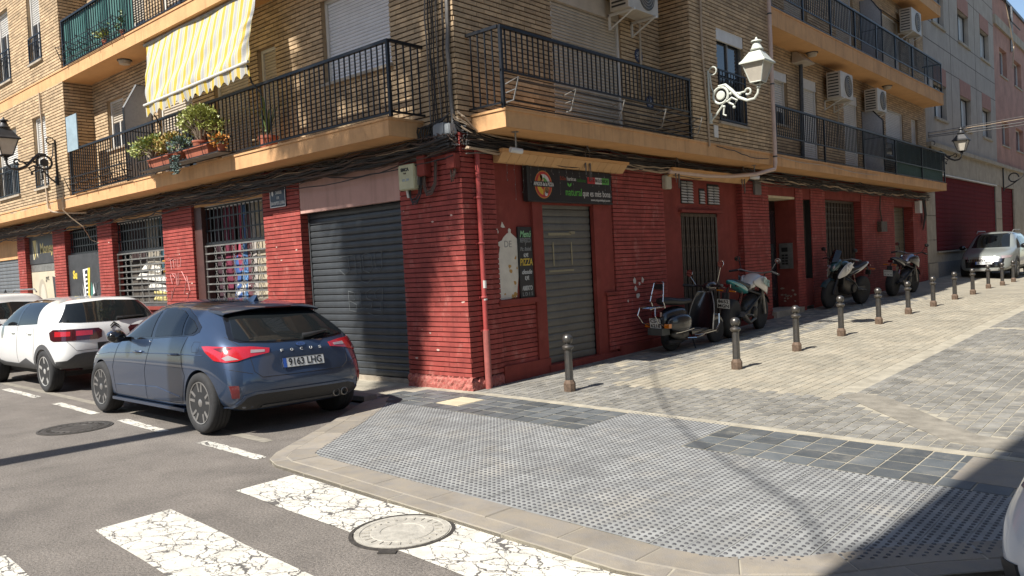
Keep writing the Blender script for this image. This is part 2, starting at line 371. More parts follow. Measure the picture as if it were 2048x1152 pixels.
bm = clip_tile(0, 0); me_t = bpy.data.meshes.new('tactile_tile'); bm.to_mesh(me_t); bm.free(); me_t.materials.append(M_TACT); me_t.materials.append(M_DOT)
T = .2; nt = 0
for i in range(-2, 34):
    x = -.4+T*(i+.5)
    for j in range(17):
        v = -.072-T*(j+.5)
        if j < 5 and not (2.6 < x < 3.9): continue
        if j < 5: v += .0
        y = vy(x, v)
        ds = [(Vector((x, y, 0))-o_).dot(nn) for o_, nn in HP]
        if max(ds) > .13: continue
        if max(ds) < -.16: me = me_t
        else:
            bm = clip_tile(0, 0)
            for o_, nn in HP: bmesh.ops.bisect_plane(bm, geom=bm.verts[:]+bm.edges[:]+bm.faces[:], plane_co=o_-Vector((x, y, 0)), plane_no=nn, clear_outer=True)
            if not bm.faces: bm.free(); continue
            me = bpy.data.meshes.new('tactile_tile'); bm.to_mesh(me); bm.free(); me.materials.append(M_TACT); me.materials.append(M_DOT)
        o = ob('tactile_tile', me, None, plaza); o.location = (x, y, random.uniform(-.0012, .0012)); nt += 1
# --- dark slate tiles
def slate(w, h):
    m = MB(); a, b = w/2, h/2
    def q(x, y, z): return (x, y+SH*x, z)
    m.add([q(-a,-b,0),q(a,-b,0),q(a,b,0),q(-a,b,0),q(-a,-b,.031),q(a,-b,.031),q(a,b,.031),q(-a,b,.031)], [(4,5,6,7),(0,1,5,4),(1,2,6,5),(2,3,7,6),(3,0,4,7)])
    return m.mesh('slate_tile', M_TILE)
me_s = slate(.207, .210)
me_c = slate(.40, .44); me_c.materials[0] = mat('cream_tile', (.52, .45, .31), .8, var=.12, vs=6, bump=.2)
for i in range(-3, 14):
    for j in range(4):
        x = -.17+.2215*i; v = -.155-.233*(j+.5)+.02
        if x > 2.58: continue
        y = vy(x, v) if x > .3 else v
        if y < -1.16 or (x < -.1 and x < -.36-.72*(y+1.13)*-1-1.0): continue
        if x < -.45 and y < -.98: continue
        if .1 < x < .52 and j in (1, 2): continue
        o = ob('slate_tile', me_s, None, plaza); o.location = (x, y, random.uniform(-.001, .001))
o = ob('cream_tile', me_c, None, plaza); o.location = (.38, vy(.38, -.155-.466+.02), .001)
for i in range(14):
    for j in range(4):
        x = 3.92+.2215*i; v = -.155-.233*(j+.5)+.02
        if x > 6.6: continue
        if x > 5.95 and j < 3: continue
        o = ob('slate_tile', me_s, None, plaza); o.location = (x, vy(x, v), random.uniform(-.001, .001))
g = MB(); g.add([(5.86, vy(5.86,-.17), .0), (6.62, vy(6.6,-.17), .0), (6.62, vy(6.6,-.86), .0), (5.86, vy(5.86,-.86), .0), (5.86, vy(5.86,-.17), .0325), (6.62, vy(6.6,-.17), .0325), (6.62, vy(6.6,-.86), .0325), (5.86, vy(5.86,-.86), .0325)], [(7,6,5,4),(0,1,5,4),(1,2,6,5),(2,3,7,6),(3,0,4,7)])
ob('stone_slab', g, M_GRANI, plaza)
# mortar strip beside the tiles
g = MB(); pts = [(-.9,-.07),(.3,-.07),(2.5,-.08),(4.6,-.08),(6.6,-.08)]
vs = [(x, vy(max(x,.3), v)+.055, .0) for x, v in pts] + [(x, vy(max(x,.3), v)-.05, .0) for x, v in pts]; vs += [(x, y, .034) for x, y, z in vs]; k = len(pts)
g.add(vs, [f for i in range(k-1) for f in ((2*k+i, 3*k+i, 3*k+i+1, 2*k+i+1), (i, 2*k+i, 2*k+i+1, i+1), (k+i, k+i+1, 3*k+i+1, 3*k+i))]); ob('mortar_strip', g, M_JOINT, plaza)
# --- pavers of the side street
PATCH = [(4.30,1.68),(4.18,1.45),(5.60,-.20),(6.35,-.42),(6.5,.0),(5.75,.12),(4.62,1.55)]
def inpoly(p, poly):
    x, y = p; c = False
    for (x0, y0), (x1, y1) in zip(poly, poly[1:]+poly[:1]):
        if (y0 > y) != (y1 > y) and x < (x1-x0)*(y-y0)/(y1-y0)+x0: c = not c
    return c
PW, PL = .112, .215; J = .012; JY = .021
cand = []
for i in range(int(8.2/PW)):
    x0 = .02+PW*i; x1 = x0+PW-J; cx = (x0+x1)/2
    if 4.04 < cx < 4.29: ymin = None
    off = (i % 2)*PL/2 + (i*7 % 5)*.004
    y = vy(max(cx, .3), -.02)+.03 - (off % PL)
    ylo = vy(max(cx, .3), -.02)+.005
    while y < 17:
        y0 = max(y, ylo); y1 = y+PL-JY; cy = (y0+y1)/2
        if y1-y0 > .03 and not (4.04 < cx < 4.29 and cy > 1.6) and not inpoly((cx, cy), PATCH) and not (4.3 < cx and 8.52 < cy < 8.72):
            cand.append((x0, x1, y0, y1))
        y += PL
def paver_kind(cx, cy):
    e = .35*math.sin(cx*2.1+cy*.7)+.2*math.sin(cy*3.3)
    if cx > 4.15: return 0
    if cy < 1.35+.5*e: return 0
    if cx < 1.55+.25*e and cy > 0: return 0 if random.random() < .75 else 1
    return 1
cand.sort(key=lambda c: ((c[0]+c[1])/2-CAM.x)**2+((c[2]+c[3])/2-CAM.y)**2)
me_p = [None, None]
for k, mt in ((0, M_PAVG1), (1, M_PAVS1)):
    m = MB(); w, l = (PW-J)/2, (PL-JY)/2; m.box(-w, w, -l, l, -.02, 0, skip='b'); me_p[k] = m.mesh('paver', mt)
stuff = MB(); ns = 0
for x0, x1, y0, y1 in cand:
    cx, cy = (x0+x1)/2, (y0+y1)/2; k = paver_kind(cx, cy); dz = random.uniform(-.0012, .0018); z = zed(cx, cy)+dz
    if ns < 300 and abs((y1-y0)-(PL-JY)) < 1e-6 and cx < 6.6:
        o = ob('paver', me_p[k], None, street); o.location = (cx, cy, z); ns += 1
    else:
        vs = [(x, y, zed(x, y)+dz-(.02 if b else 0)) for b in (1, 0) for x, y in ((x0,y0),(x1,y0),(x1,y1),(x0,y1))]
        stuff.add(vs, [(4,5,6,7),(0,1,5,4),(1,2,6,5),(2,3,7,6),(3,0,4,7)], k, random.random())
ob('paver', stuff, [M_PAVG, M_PAVS], street, kind='stuff')
# far part of the paving, gutter slabs, concrete patch, cream band
g = MB(); ys = [17, 20, 24, 30, 45, 69]
g.add([(x, y, zed(x, y)+.001) for y in ys for x in (0, 2.2, 4.05)], [(j*3+i, j*3+i+1, (j+1)*3+i+1, (j+1)*3+i) for j in range(5) for i in range(2)], 1)
g.add([(x, y, zed(x, y)+.001) for y in ys for x in (4.29, 15.9)], [(j*2, j*2+1, (j+1)*2+1, (j+1)*2) for j in range(5)], 0)
ob('far_paving', g, [M_PAVG, M_PAVS], street)
y = 1.62
while y < 40:
    l = .98; m = MB(); z0, z1 = zed(4.16, y), zed(4.16, y+l)
    m.add([(4.05,y,z0-.03),(4.28,y,z0-.03),(4.28,y+l,z1-.03),(4.05,y+l,z1-.03),(4.05,y,z0-.004),(4.28,y,z0-.004),(4.28,y+l,z1-.004),(4.05,y+l,z1-.004)], [(4,5,6,7),(0,1,5,4),(1,2,6,5),(2,3,7,6),(3,0,4,7)])
    ob('gutter_slab', m, M_CONC, street); y += 1.0
m = MB(); k = len(PATCH); m.add([(x, y, zed(x, y)-.02) for x, y in PATCH]+[(x, y, zed(x, y)+.002) for x, y in PATCH], [tuple(range(2*k-1, k-1, -1))]+[(i, (i+1) % k, k+(i+1) % k, k+i) for i in range(k)])
ob('concrete_patch', m, mat('grey_concrete', (.27, .245, .20), .9, var=.2, vs=5, bump=.3, grime=.3), street)
m = MB(); z = zed(5, 8.6); m.box(4.32, 9, 8.54, 8.70, z-.02, z+.002); ob('cream_band', m, M_JOINT, street)
# --- zebra stripes and bay dashes
def stripe(name, P):
    m = MB(); k = 14
    def edge(a, b): return [(lerp(a[0], b[0], i/k), lerp(a[1], b[1], i/k)+random.uniform(-.008, .008), .004) for i in range(k+1)]
    top = edge(P[0], P[1]); bot = edge(P[3], P[2]); m.add(top+bot, [(k+1+i, k+2+i, i+1, i) for i in range(k)]); return ob(name, m, M_PAINT, road)
for yo in range(4):
    y0 = -3.66-1.06*yo; x0 = 1.49+.03*yo
    stripe('zebra_stripe', [(x0, y0), (5.7, y0-.30), (5.7, y0-.83), (x0+.01, y0-.53)])
for a, b, y in ((-7.95,-6.2,-3.05),(-5.2,-3.6,-3.2),(-2.78,-1.5,-3.29),(-.55,.70,-3.41),(-10.6,-9.1,-2.92)):
    stripe('bay_dash', [(a, y+.065), (b, y-.02), (b, y-.13), (a, y-.06)])
m = MB(); m.add([(-9,-2.72,.003),(.1,-2.98,.003),(.1,-3.1,.003),(-9,-2.84,.003)], [(3,2,1,0)]); ob('faded_line', m, mat('faded_paint', (.27, .245, .20), .9, var=.2, vs=9, bump=.3, bs=150), road)
# --- manholes
def manhole(label, x, y, r, painted):
    t = thing('manhole_cover', label, 'manhole', (x, y, 0), world=False)
    mt = mat('worn_painted_iron', (.42, .395, .34), .7, var=.15, vs=14, bump=.4, bs=60, fade=((.17, .12, .09), 8, .60, .9), grime=.2, gs=6) if painted else M_CAST
    m = MB(); m.lathe([(r, .0), (r, .007), (r*.93, .008), (r*.93, .003)], 40); ob('rim', m, M_CAST, t, smooth=True)
    m = MB(); m.lathe([(r*.90, .0), (r*.90, .009), (r*.80, .010), (r*.79, .006), (r*.60, .006), (r*.59, .010), (r*.42, .010), (r*.41, .006), (0, .006)], 40); ob('lid', m, mt, t)
    m = MB()
    for k in range(24):
        a = 2*math.pi*k/24; m.obox((r*.69*math.cos(a), r*.69*math.sin(a), .008), (.045, .014, .006), Matrix.Rotation(a, 3, 'Z'))
    ob('lug', m, mt, t, kind='stuff')
    if painted: m = MB(); m.box(-.05, .06, -r-.05, -r-.005, 0, .008); ob('hinge', m, M_CAST, t).rotation_euler = (0, 0, .6)
manhole('dark cast iron manhole cover in the road beside the blue car', -2.77, -3.82, .40, False)
manhole('white painted worn manhole cover on the zebra stripe by the kerb', 3.36, -4.10, .335, True)
# ================================================================ corner apartment building
class Fac:
    """a facade plane: u runs along it, d outwards, z up"""
    def __init__(s, axis, c, out): s.a = axis; s.c = c; s.o = out
    def p(s, u, d, z): return (u, s.c+s.o*d, z) if s.a == 'y' else (s.c+s.o*d, u, z)
    def box(s, mb, u0, u1, d0, d1, z0, z1, mi=0, rv=0., skip=''):
        lo = s.c+s.o*min(d0, d1) if s.o > 0 else s.c+s.o*max(d0, d1); hi = s.c+s.o*max(d0, d1) if s.o > 0 else s.c+s.o*min(d0, d1)
        return mb.box(u0, u1, lo, hi, z0, z1, mi, rv, skip) if s.a == 'y' else mb.box(lo, hi, u0, u1, z0, z1, mi, rv, skip)
    def M(s, u, d, z):      # text frame: X to the viewer's right, Y up
        return frameM(s.p(u, d, z), (1, 0, 0) if s.a == 'y' else (0, 1, 0), (0, 0, 1))
LF = Fac('y', 0, -1); RF = Fac('x', 0, 1); LV = Fac('y', -.6, -1); RV = Fac('x', .6, 1)
bld = thing('apartment_building', 'corner apartment block with red painted brick ground floor and buff brick upper floors', 'building', (0, 0, .03))
PITCH, BLEN = .067, .245
PAN = []; VG = {'red': .0015, 'buf': .006}; JT = {'red': .0135, 'buf': .0185}
def back(F): return {'y': ('n' if F.o < 0 else 's'), 'x': ('w' if F.o > 0 else 'e')}[F.a]
def rects(u0, u1, z0, z1, holes):
    us = sorted({u0, u1, *[min(max(h[k], u0), u1) for h in holes for k in (0, 1)]}); zs = sorted({z0, z1, *[min(max(h[k], z0), z1) for h in holes for k in (2, 3)]})
    for a, b in zip(us, us[1:]):
        for c, d in zip(zs, zs[1:]):
            if not any(h[0] < (a+b)/2 < h[1] and h[2] < (c+d)/2 < h[3] for h in holes): yield a, b, c, d
def panel(kind, F, u0, u1, z0, z1, holes=(), depth=.018, phase=0.):
    joint = JT[kind]
    L = []; PAN.append((kind, F, [(a, b, c, d) for a, b, c, d in rects(u0, u1, z0, z1, holes)], depth, L))
    k0 = int(math.floor(z0/PITCH)); z = k0*PITCH; k = k0
    while z < z1-.01:
        a, b = max(z, z0), min(z+PITCH-joint, z1)
        if b-a > .015:
            zc = (a+b)/2; cuts = [(u0, u1)]
            for h in holes:
                if h[2] < zc < h[3]:
                    cuts = [q for s, e in cuts for q in ((s, min(e, h[0])), (max(s, h[1]), e)) if q[1]-q[0] > .01]
            for s, e in cuts:
                u = math.floor(s/BLEN)*BLEN - (k % 2)*BLEN/2 - phase - (k*37 % 11)*.004
                while u < e:
                    p, q = max(u, s), min(u+BLEN-VG[kind], e)
                    if q-p > .012: L.append((F, p, q, a, b, depth))
                    u += BLEN
        z += PITCH; k += 1
def finish_bricks():
    def key(b, vg, jt):
        F, p, q, a, c, d = b; P = Vector(F.p((p+q)/2, 0, (a+c)/2)); v = P-CAM; dep = v.dot(_f)
        if dep < .5: return 0
        sx, sy = v.dot(_r)/dep*FPX, v.dot(_u)/dep*FPX
        if abs(sx) > 1000 or abs(sy) > 560 or abs(q-p-BLEN+vg) > 1e-6 or abs(c-a-PITCH+jt) > 1e-4: return 0
        nrm = Vector((0, F.o, 0) if F.a == 'y' else (F.o, 0, 0)); return max(0, -v.normalized().dot(nrm))/dep
    for kind, mj, mb1, m1 in (('red', M_REDJ, M_RED, M_RED1), ('buf', M_BUFJ, M_BUF, M_BUF1)):
        allb = [(key(b, VG[kind], JT[kind]), i, j) for i, pn in enumerate(PAN) if pn[0] == kind for j, b in enumerate(pn[4])]; allb.sort(reverse=True); single = set((i, j) for k, i, j in allb[:300] if k > 0); me = {}
        for i, (kd, F, rc, depth, L) in enumerate(PAN):
            if kd != kind: continue
            m = MB()
            for a, b, c, d in rc: m.add([F.p(a, -depth, c), F.p(b, -depth, c), F.p(b, -depth, d), F.p(a, -depth, d)], [(0, 1, 2, 3)])
            wall = ob('painted_brick_wall' if kind == 'red' else 'buff_brick_wall', m.mesh('wall', mj, weld=True), None, bld); st = MB()
            for j, (F, p, q, a, c, d) in enumerate(L):
                pr = random.uniform(-.0015, .0015)
                if (i, j) in single:
                    kk = (F.a, F.o)
                    if kk not in me: m = MB(); G = Fac(F.a, 0, F.o); G.box(m, -(q-p)/2, (q-p)/2, -d-.003, 0, -(c-a)/2, (c-a)/2, skip=back(F)); me[kk] = m.mesh('brick', m1)
                    o = sub('brick', me[kk], None, wall); o.location = F.p((p+q)/2, pr, (a+c)/2)
                else: F.box(st, p, q, -d-.003, pr, a, c, 0, random.random(), skip=back(F))
            if st.v: sub('brick', st, mb1, wall, kind='stuff')

# ---------------- ground floor, street side (left)
PIL = [(-1.22, 0.), (-4.72, -3.65), (-8.42, -7.21), (-11.63, -10.86), (-14.38, -13.6), (-17.0, -16.4), (-21., -19.6)]
for i, (a, b) in enumerate(PIL):
    panel('red', LF, a, b, .21 if i == 0 else .03, 3.39, phase=.07*i)
    if i: panel('red', Fac('x', b, 1), .018, .2, .03, 3.12)
m = MB(); 
for i in range(6):
    a, b = PIL[i+1][1], PIL[i][0]; LF.box(m, a, b, -.1, -.06, 3.02 if i else 2.64, 3.39)
ob('lintel', m, M_STUC, bld)
m = MB(); LF.box(m, -3.66, -1.21, -.1, -.012, 2.63, 3.385); ob('lintel_panel', m, mat('pink_render', (.50, .30, .25), .9, var=.08, vs=2, bump=.1, streak=.2), bld)
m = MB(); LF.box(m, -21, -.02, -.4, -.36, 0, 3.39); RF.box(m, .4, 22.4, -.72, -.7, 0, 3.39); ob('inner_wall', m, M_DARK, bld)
# rough plinth at the corner
def rough_plinth(F, u0, u1, z0, z1, d):
    m = MB(); nu = int((u1-u0)/.035)+1; nz = 5
    vs = [F.p(lerp(u0, u1, i/nu), d+random.uniform(-.012, .012) - (.02 if j == nz else 0), lerp(z0, z1+random.uniform(-.01, .02) if j == nz else z1, j/nz)) for j in range(nz+1) for i in range(nu+1)]
    w = nu+1
    m.add(vs, [(j*w+i, j*w+i+1, (j+1)*w+i+1, (j+1)*w+i) for j in range(nz) for i in range(nu)])
    m.add([F.p(u0, d-.012, z1), F.p(u1, d-.012, z1), F.p(u1, -.05, z1+.004), F.p(u0, -.05, z1+.004)], [(0,1,2,3)])
    return m
M_ROUGH = mat('flaking_red_render', (.33, .07, .058), .9, var=.2, vs=30, bump=1, bs=70, col2=(.40, .17, .135))
ob('plinth', rough_plinth(LF, -1.23, .022, .0, .2, .02), M_ROUGH, bld); ob('plinth', rough_plinth(RF, -.022, .62, .0, .17, .018), M_ROUGH, bld)

def slatted(parent, F, u0, u1, z0, z1, d, pitch, mt, name='shutter', slat='slat', bulge=.012, joined=False, rail=True, mt_rail=None):
    """roller shutter: every slat a curved strip with its own lip"""
    bm = MB(); F.box(bm, u0, u1, d-.05, d-.045, z0, z1); sh = ob(name, bm, M_DARK if mt_rail is None else mt_rail, parent)
    n = max(1, round((z1-z0)/pitch)); p = (z1-z0)/n
    prof = [(0, .0), (bulge*.8, .12), (bulge, .45), (bulge*.75, .8), (.001, .93), (-.006, .95), (-.006, .995)]
    def strip(z, base):
        m = MB(); vs = []
        for dd, t in prof: vs += [base.p(u0, d+dd, z+t*p), base.p(u1, d+dd, z+t*p)]
        m.add(vs, [(2*i, 2*i+1, 2*i+3, 2*i+2) for i in range(len(prof)-1)]); return m
    if joined:
        m = MB()
        for k in range(n): q = strip(z0+k*p, F); m.add(q.v, q.f)
        sub(slat, m, mt, sh, kind='stuff')
    else:
        me = strip(0, F).mesh(slat, mt)
        for k in range(n): o = sub(slat, me, None, sh); o.location = (0, 0, z0+k*p)
    if rail:
        for a_ in (u0-.03, u1): m = MB(); F.box(m, a_, a_+.03, d-.04, d+.03, z0, z1); sub('guide_rail', m, mt_rail or M_IRONG, sh)
    return sh
M_NAVY = mat('navy_shutter_paint', (.062, .068, .074), .42, metal=.15, var=.15, vs=4, bump=.05, grime=.25, streak=.15)
gar = slatted(bld, LF, -3.62, -1.24, .1, 2.64, -.17, .1, M_NAVY, 'garage_shutter', bulge=.016)
m = MB(); LF.box(m, -3.65, -1.22, -.25, -.12, .0, .09); ob('threshold', m, M_CONC, bld)
# scratched letters on the shutter
def strokes(F, u, z, d, sc, lines, r, mt, parent, name='scratched_lettering'):
    m = MB()
    for ln in lines: m.tube([F.p(u+x*sc, d, z+y*sc) for x, y in ln], r, 4)
    return sub(name, m, mt, parent)
M_SCR = flat('pale_scratch', (.20, .215, .22), .8)
strokes(LF, -2.62, 1.62, -.148, .30, [[(-.9,.9),(.3,1.0)],[(-.15,1),(-.1,.2),(-.5,0),(-.9,.25)],[(.4,1),(.45,0)],[(.4,.55),(.8,.6)],[(.8,1),(.85,.05)],[(1.0,.9),(1.05,.2),(1.5,.05),(1.75,.3),(1.7,.9),(1.3,1.05),(1.0,.9)],[(1.95,1.05),(2,.3),(2.3,.1),(2.5,.35),(2.5,1.1)],[(.75,.0),(.8,-.35),(1.3,-.45),(1.7,-.25)]], .004, M_SCR, gar)
strokes(LF, -2.62, 1.10, -.148, .30, [[(-.3,.9),(-.25,-.1),(.3,-.15)],[(-.3,.9),(.2,.8),(.2,.45),(-.2,.4),(.35,.2),(.25,-.15)],[(.65,.95),(.7,0)],[(.6,0),(1.0,.05)],[(1.5,.95),(1.1,.8),(1.2,.5),(1.6,.4),(1.5,.05),(1.05,0)],[(2.2,1),(1.8,.8),(1.9,.5),(2.3,.4),(2.2,-.1),(1.7,-.05)],[(1.2,-.2),(1.7,-.35),(2.3,-.3),(2.45,1.0)]], .0035, M_SCR, gar)

# ---------------- shop windows on the street side
M_BROWN = mat('brown_frame', (.07, .03, .025), .5)
def shopwin(u0, u1, zs, zg, zt, strips, post):
    w = MB(); LF.box(w, u0, u1, -.36, -.35, zs, zt); win = ob('shop_window', w, mat('dim_display', (.10, .085, .07), .9, var=.3, vs=3), bld)
    m = MB(); LF.box(m, u0, u1, -.28, -.10, zs-.06, zs); sub('sill', m, M_IRONG, win)
    m = MB(); LF.box(m, u0+.04, u1-.03, -.24, -.13, zt-.07, zt); sub('light_box', m, M_WHITE, win)
    # display pieces hanging behind the bars
    for a, b, z0, z1, c in strips:
        m = MB(); mt = mat('cloth_%02d_%02d_%02d' % tuple(int(x*99) for x in c), c, .8, var=.2, vs=12); k = 5
        vs = []
        for i in range(k+1):
            t = i/k; vs += [LF.p(lerp(u0, u1, a)+.02*math.sin(5*t+a*9), -.31+.012*math.sin(t*9), lerp(zs, zt, lerp(z0, z1, t))), LF.p(lerp(u0, u1, b)+.02*math.sin(4*t+b*7), -.31-.01*math.sin(t*8), lerp(zs, zt, lerp(z0, z1, t)))]
        m.add(vs, [(2*i, 2*i+1, 2*i+3, 2*i+2) for i in range(k)]); sub('hanging_display', m, mt, win)
    # upper grille: vertical flats and two horizontals
    gr = MB(); LF.box(gr, u0, u1, -.14, -.12, zg-.03, zg+.02); LF.box(gr, u0, u1, -.14, -.12, zt-.06, zt-.03)
    for z in (.33, .66): LF.box(gr, u0, u1, -.135, -.122, lerp(zg, zt, z)-.014, lerp(zg, zt, z)+.014)
    grille = ob('window_grille', gr, M_IRON, bld)
    n = round((u1-u0)/.135); me = None
    for k in range(n):
        if me is None: m = MB(); Fac('y', 0, -1).box(m, -.016, .016, -.004, .010, zg, zt-.06); me = m.mesh('bar', M_IRON)
        o = sub('bar', me, None, grille); o.location = (lerp(u0+.06, u1-.06, k/(n-1)), .13, 0)
    # folding scissor gate below
    gt = MB(); a, b = u0+post, u1-.08
    LF.box(gt, a-.02, a+.02, -.12, -.095, zs, zg-.03)
    gate = ob('scissor_gate', gt, M_GALV, bld); gt = MB(); LF.box(gt, b-.02, b+.02, -.12, -.095, zs, zg-.03); sub('gate_post', gt, M_GALV, gate); nb = max(3, round((zg-zs)/.145)); meb = None
    for k in range(nb+1):
        z = lerp(zs+.03, zg-.05, k/nb)
        if meb is None: m = MB(); LF.box(m, a, u1, -.10, -.085, -.013, .013); meb = m.mesh('crossbar', M_GALV)
        o = sub('crossbar', meb, None, gate); o.location = (0, 0, z)
    zz = (zg-.05-zs-.03)/nb; mx = None
    for k in range(nb):
        for c in (.16, .27, .47, .60, .74, .86):
            if mx is None:
                m = MB(); h = zz*.47
                for s in (-1, 1): m.obox((0, 0, 0), (.012, .006, 2*h*1.06), Matrix.Rotation(s*.62, 3, 'Y'))
                mx = m.mesh('lattice', M_GALV)
            o = sub('lattice', mx, None, gate); o.location = (lerp(a, b, c), .11, zs+.03+zz*(k+.5))
    return win
shopwin(-7.21, -4.72, .55, 2.33, 3.04, [(.02,.2,.3,1,(.05,.02,.03)),(.25,.33,.35,1,(.16,.02,.05)),(.34,.42,.4,1,(.13,.02,.03)),(.36,.46,.15,.62,(.05,.12,.34)),(.44,.5,.5,.98,(.35,.05,.09)),(.5,.56,.5,1,(.07,.16,.33)),(.47,.54,.2,.5,(.12,.28,.55)),(.38,.46,.3,.42,(.6,.6,.6)),(.44,.58,.34,.42,(.7,.66,.6)),(.55,.62,.2,.9,(.14,.05,.06)),(.62,.68,.1,1,(.42,.38,.34)),(.68,.98,.04,1,(.46,.39,.28)),(.3,.4,.05,.3,(.4,.05,.1)),(.4,.6,.0,.2,(.5,.34,.2))], .28)
shopwin(-10.86, -8.42, 1.22, 2.36, 3.04, [(.42,.66,.3,1,(.30,.27,.22)),(.1,.4,.5,1,(.05,.03,.03)),(.68,.82,.4,1,(.03,.10,.13)),(.8,.97,.3,1,(.05,.15,.14)),(.7,.95,.35,.5,(.5,.25,.05)),(.5,.75,.02,.14,(.6,.5,.2)),(.8,.95,.02,.16,(.15,.25,.22))], .0)
m = MB()
for z, a, b in ((1.98, -10.2, -9.2), (1.78, -10.5, -8.9), (1.55, -10.0, -8.7)):
    pts = [(a, z-.04), (a+.25, z+.10), (b-.2, z+.02), (b, z-.08), (b-.2, z-.12), (a+.3, z-.03)]
    m.prism(pts, .012, frameM((0, .318, 0), (1, 0, 0), (0, 0, 1)))
ob('display_board', m, mat('white_board', (.72, .70, .64), .7), bld)
m = MB(); LF.box(m, -7.21, -6.93, -.25, -.05, .03, 3.02); ob('jamb', m, M_BROWN, bld)
panel('red', Fac('y', .08, -1), -10.86, -8.42, .03, 1.10)
m = MB(); LF.box(m, -10.86, -8.42, -.14, -.02, 1.10, 1.165); ob('sill', m, M_REDP, bld)
# boarded shop front with a printed poster, and the dark fascia next to it
def board(name, u0, u1, z0, z1, d, mt): m = MB(); LF.box(m, u0, u1, d-.03, d, z0, z1); return ob(name, m, mt, bld)
M_BOARD = mat('black_board', (.045, .045, .048), .5, var=.2, vs=5)
bd = board('printed_board', -13.58, -11.66, .1, 2.42, -.05, M_BOARD)
def pr(parent, F, d, poly, mt, name='print'):
    m = MB(); m.prism(poly, .003, F.M(0, d, 0)); return sub(name, m, mt, parent)
M_YEL = flat('yellow_print', (.62, .48, .05), .5); M_GRN = flat('teal_print', (.05, .22, .18), .5)
pr(bd, LF, -.05, [(-12.72,2.05),(-12.42,2.07),(-12.43,2.02),(-12.65,1.2)], M_TXTW); pr(bd, LF, -.048, [(-12.6,2.02),(-12.44,2.04),(-12.5,1.3),(-12.6,1.25)], M_TXTK)
for k in range(6): pr(bd, LF, -.0465, [(-12.62+.012*k,1.93-.1*k),(-12.47,1.94-.1*k),(-12.475,1.90-.1*k),(-12.61+.012*k,1.89-.1*k)], M_TXTW)
pr(bd, LF, -.0475, [(-12.42,2.08),(-12.28,2.08),(-12.45,1.1),(-12.52,1.12)], M_YEL); pr(bd, LF, -.05, [(-12.25,1.75),(-12.2,1.6),(-12.3,1.1),(-12.42,1.1)], M_GRN)
pr(bd, LF, -.05, [(-12.78,1.72),(-12.72,1.5),(-12.55,.9),(-12.68,.9)], M_TXTW); pr(bd, LF, -.05, [(-12.16,1.72),(-12.1,1.5),(-12.08,.95),(-12.28,.95)], M_TXTW)
text('Su', .26, LF.M(-13.2, -.047, 1.93), M_YEL, bd, as_sub=True, bold=.012)
strokes(LF, -13.1, 1.3, -.047, .2, [[(0,0),(.3,1),(.6,.2),(.9,1.2),(1.1,0)],[(-.4,-.6),(.1,-.2),(-.2,.3),(.5,.5)],[(5,1.4),(5.3,2.1),(5.6,1.3),(6,2.2)],[(5.2,0),(5.5,1),(5.9,.3),(6.2,.9)],[(.2,-1),(.9,-.4),(1,-1.2),(.4,-1.5)]], .008, M_SCR, bd, 'graffiti')
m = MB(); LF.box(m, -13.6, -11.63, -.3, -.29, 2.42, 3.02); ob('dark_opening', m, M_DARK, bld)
gr = MB(); LF.box(gr, -13.6, -11.63, -.14, -.12, 2.43, 2.47)
for z in (2.62, 2.8, 2.96): LF.box(gr, -13.6, -11.63, -.135, -.122, z-.014, z+.014)
grille = ob('window_grille', gr, M_IRON, bld); m = MB(); Fac('y', 0, -1).box(m, -.016, .016, -.004, .010, 2.45, 3.0); me = m.mesh('bar', M_IRON)
for k in range(14): o = sub('bar', me, None, grille); o.location = (-13.52+.14*k, .13, 0)
fs = board('shop_fascia', -16.38, -14.4, 2.30, 3.02, -.1, M_BOARD)
M_GOLD = flat('gold_print', (.55, .42, .12), .4)
text('Money', .36, LF.M(-15.12, -.097, 2.68), M_GOLD, fs, as_sub=True, bold=.008, width=.92)
pr(fs, LF, -.1, [(-16.1,2.92),(-15.85,2.92),(-15.93,2.42)], M_GOLD); pr(fs, LF, -.1, [(-15.9,2.62),(-15.77,2.92),(-15.75,2.45)], flat('pale_gold', (.5,.45,.3), .4)); pr(fs, LF, -.1, [(-16.12,2.85),(-16.01,2.42),(-16.1,2.42)], flat('pale_gold', (.5,.45,.3), .4))
board('metal_band', -16.38, -14.4, 2.1, 2.29, -.12, M_GALV)
ps = board('poster', -16.38, -14.4, .3, 2.09, -.12, mat('beige_poster', (.52, .46, .34), .6, var=.1, vs=2))
m = MB(); m.prism([(-15.65+.33*math.cos(t*.3), 1.28+.62*math.sin(t*.3)) for t in range(21)], .004, LF.M(0, -.12, 0)); sub('print', m, flat('grey_oval', (.36,.32,.25), .6), ps)
m = MB(); m.prism([(-15.6+.2*math.cos(t*.3), 1.28+.5*math.sin(t*.3)) for t in range(21)], .004, LF.M(0, -.117, 0)); sub('print', m, flat('pale_oval', (.5,.46,.38), .6), ps)
m = MB(); m.prism([(-14.9,1.95),(-14.42,1.9),(-14.42,.8),(-14.75,.75)], .004, LF.M(0, -.12, 0)); sub('print', m, M_BOARD, ps)
text('get', .2, LF.M(-15.25, -.117, 1.92), M_TXTK, ps, as_sub=True)
slatted(bld, LF, -19.58, -17.02, .1, 2.5, -.15, .1, mat('grey_shutter_paint', (.16, .17, .18), .5, metal=.2, var=.15), 'shop_shutter')
m = MB(); LF.box(m, -19.6, -17, -.18, -.1, 2.5, 3.05); ob('lintel', m, M_STUC, bld)
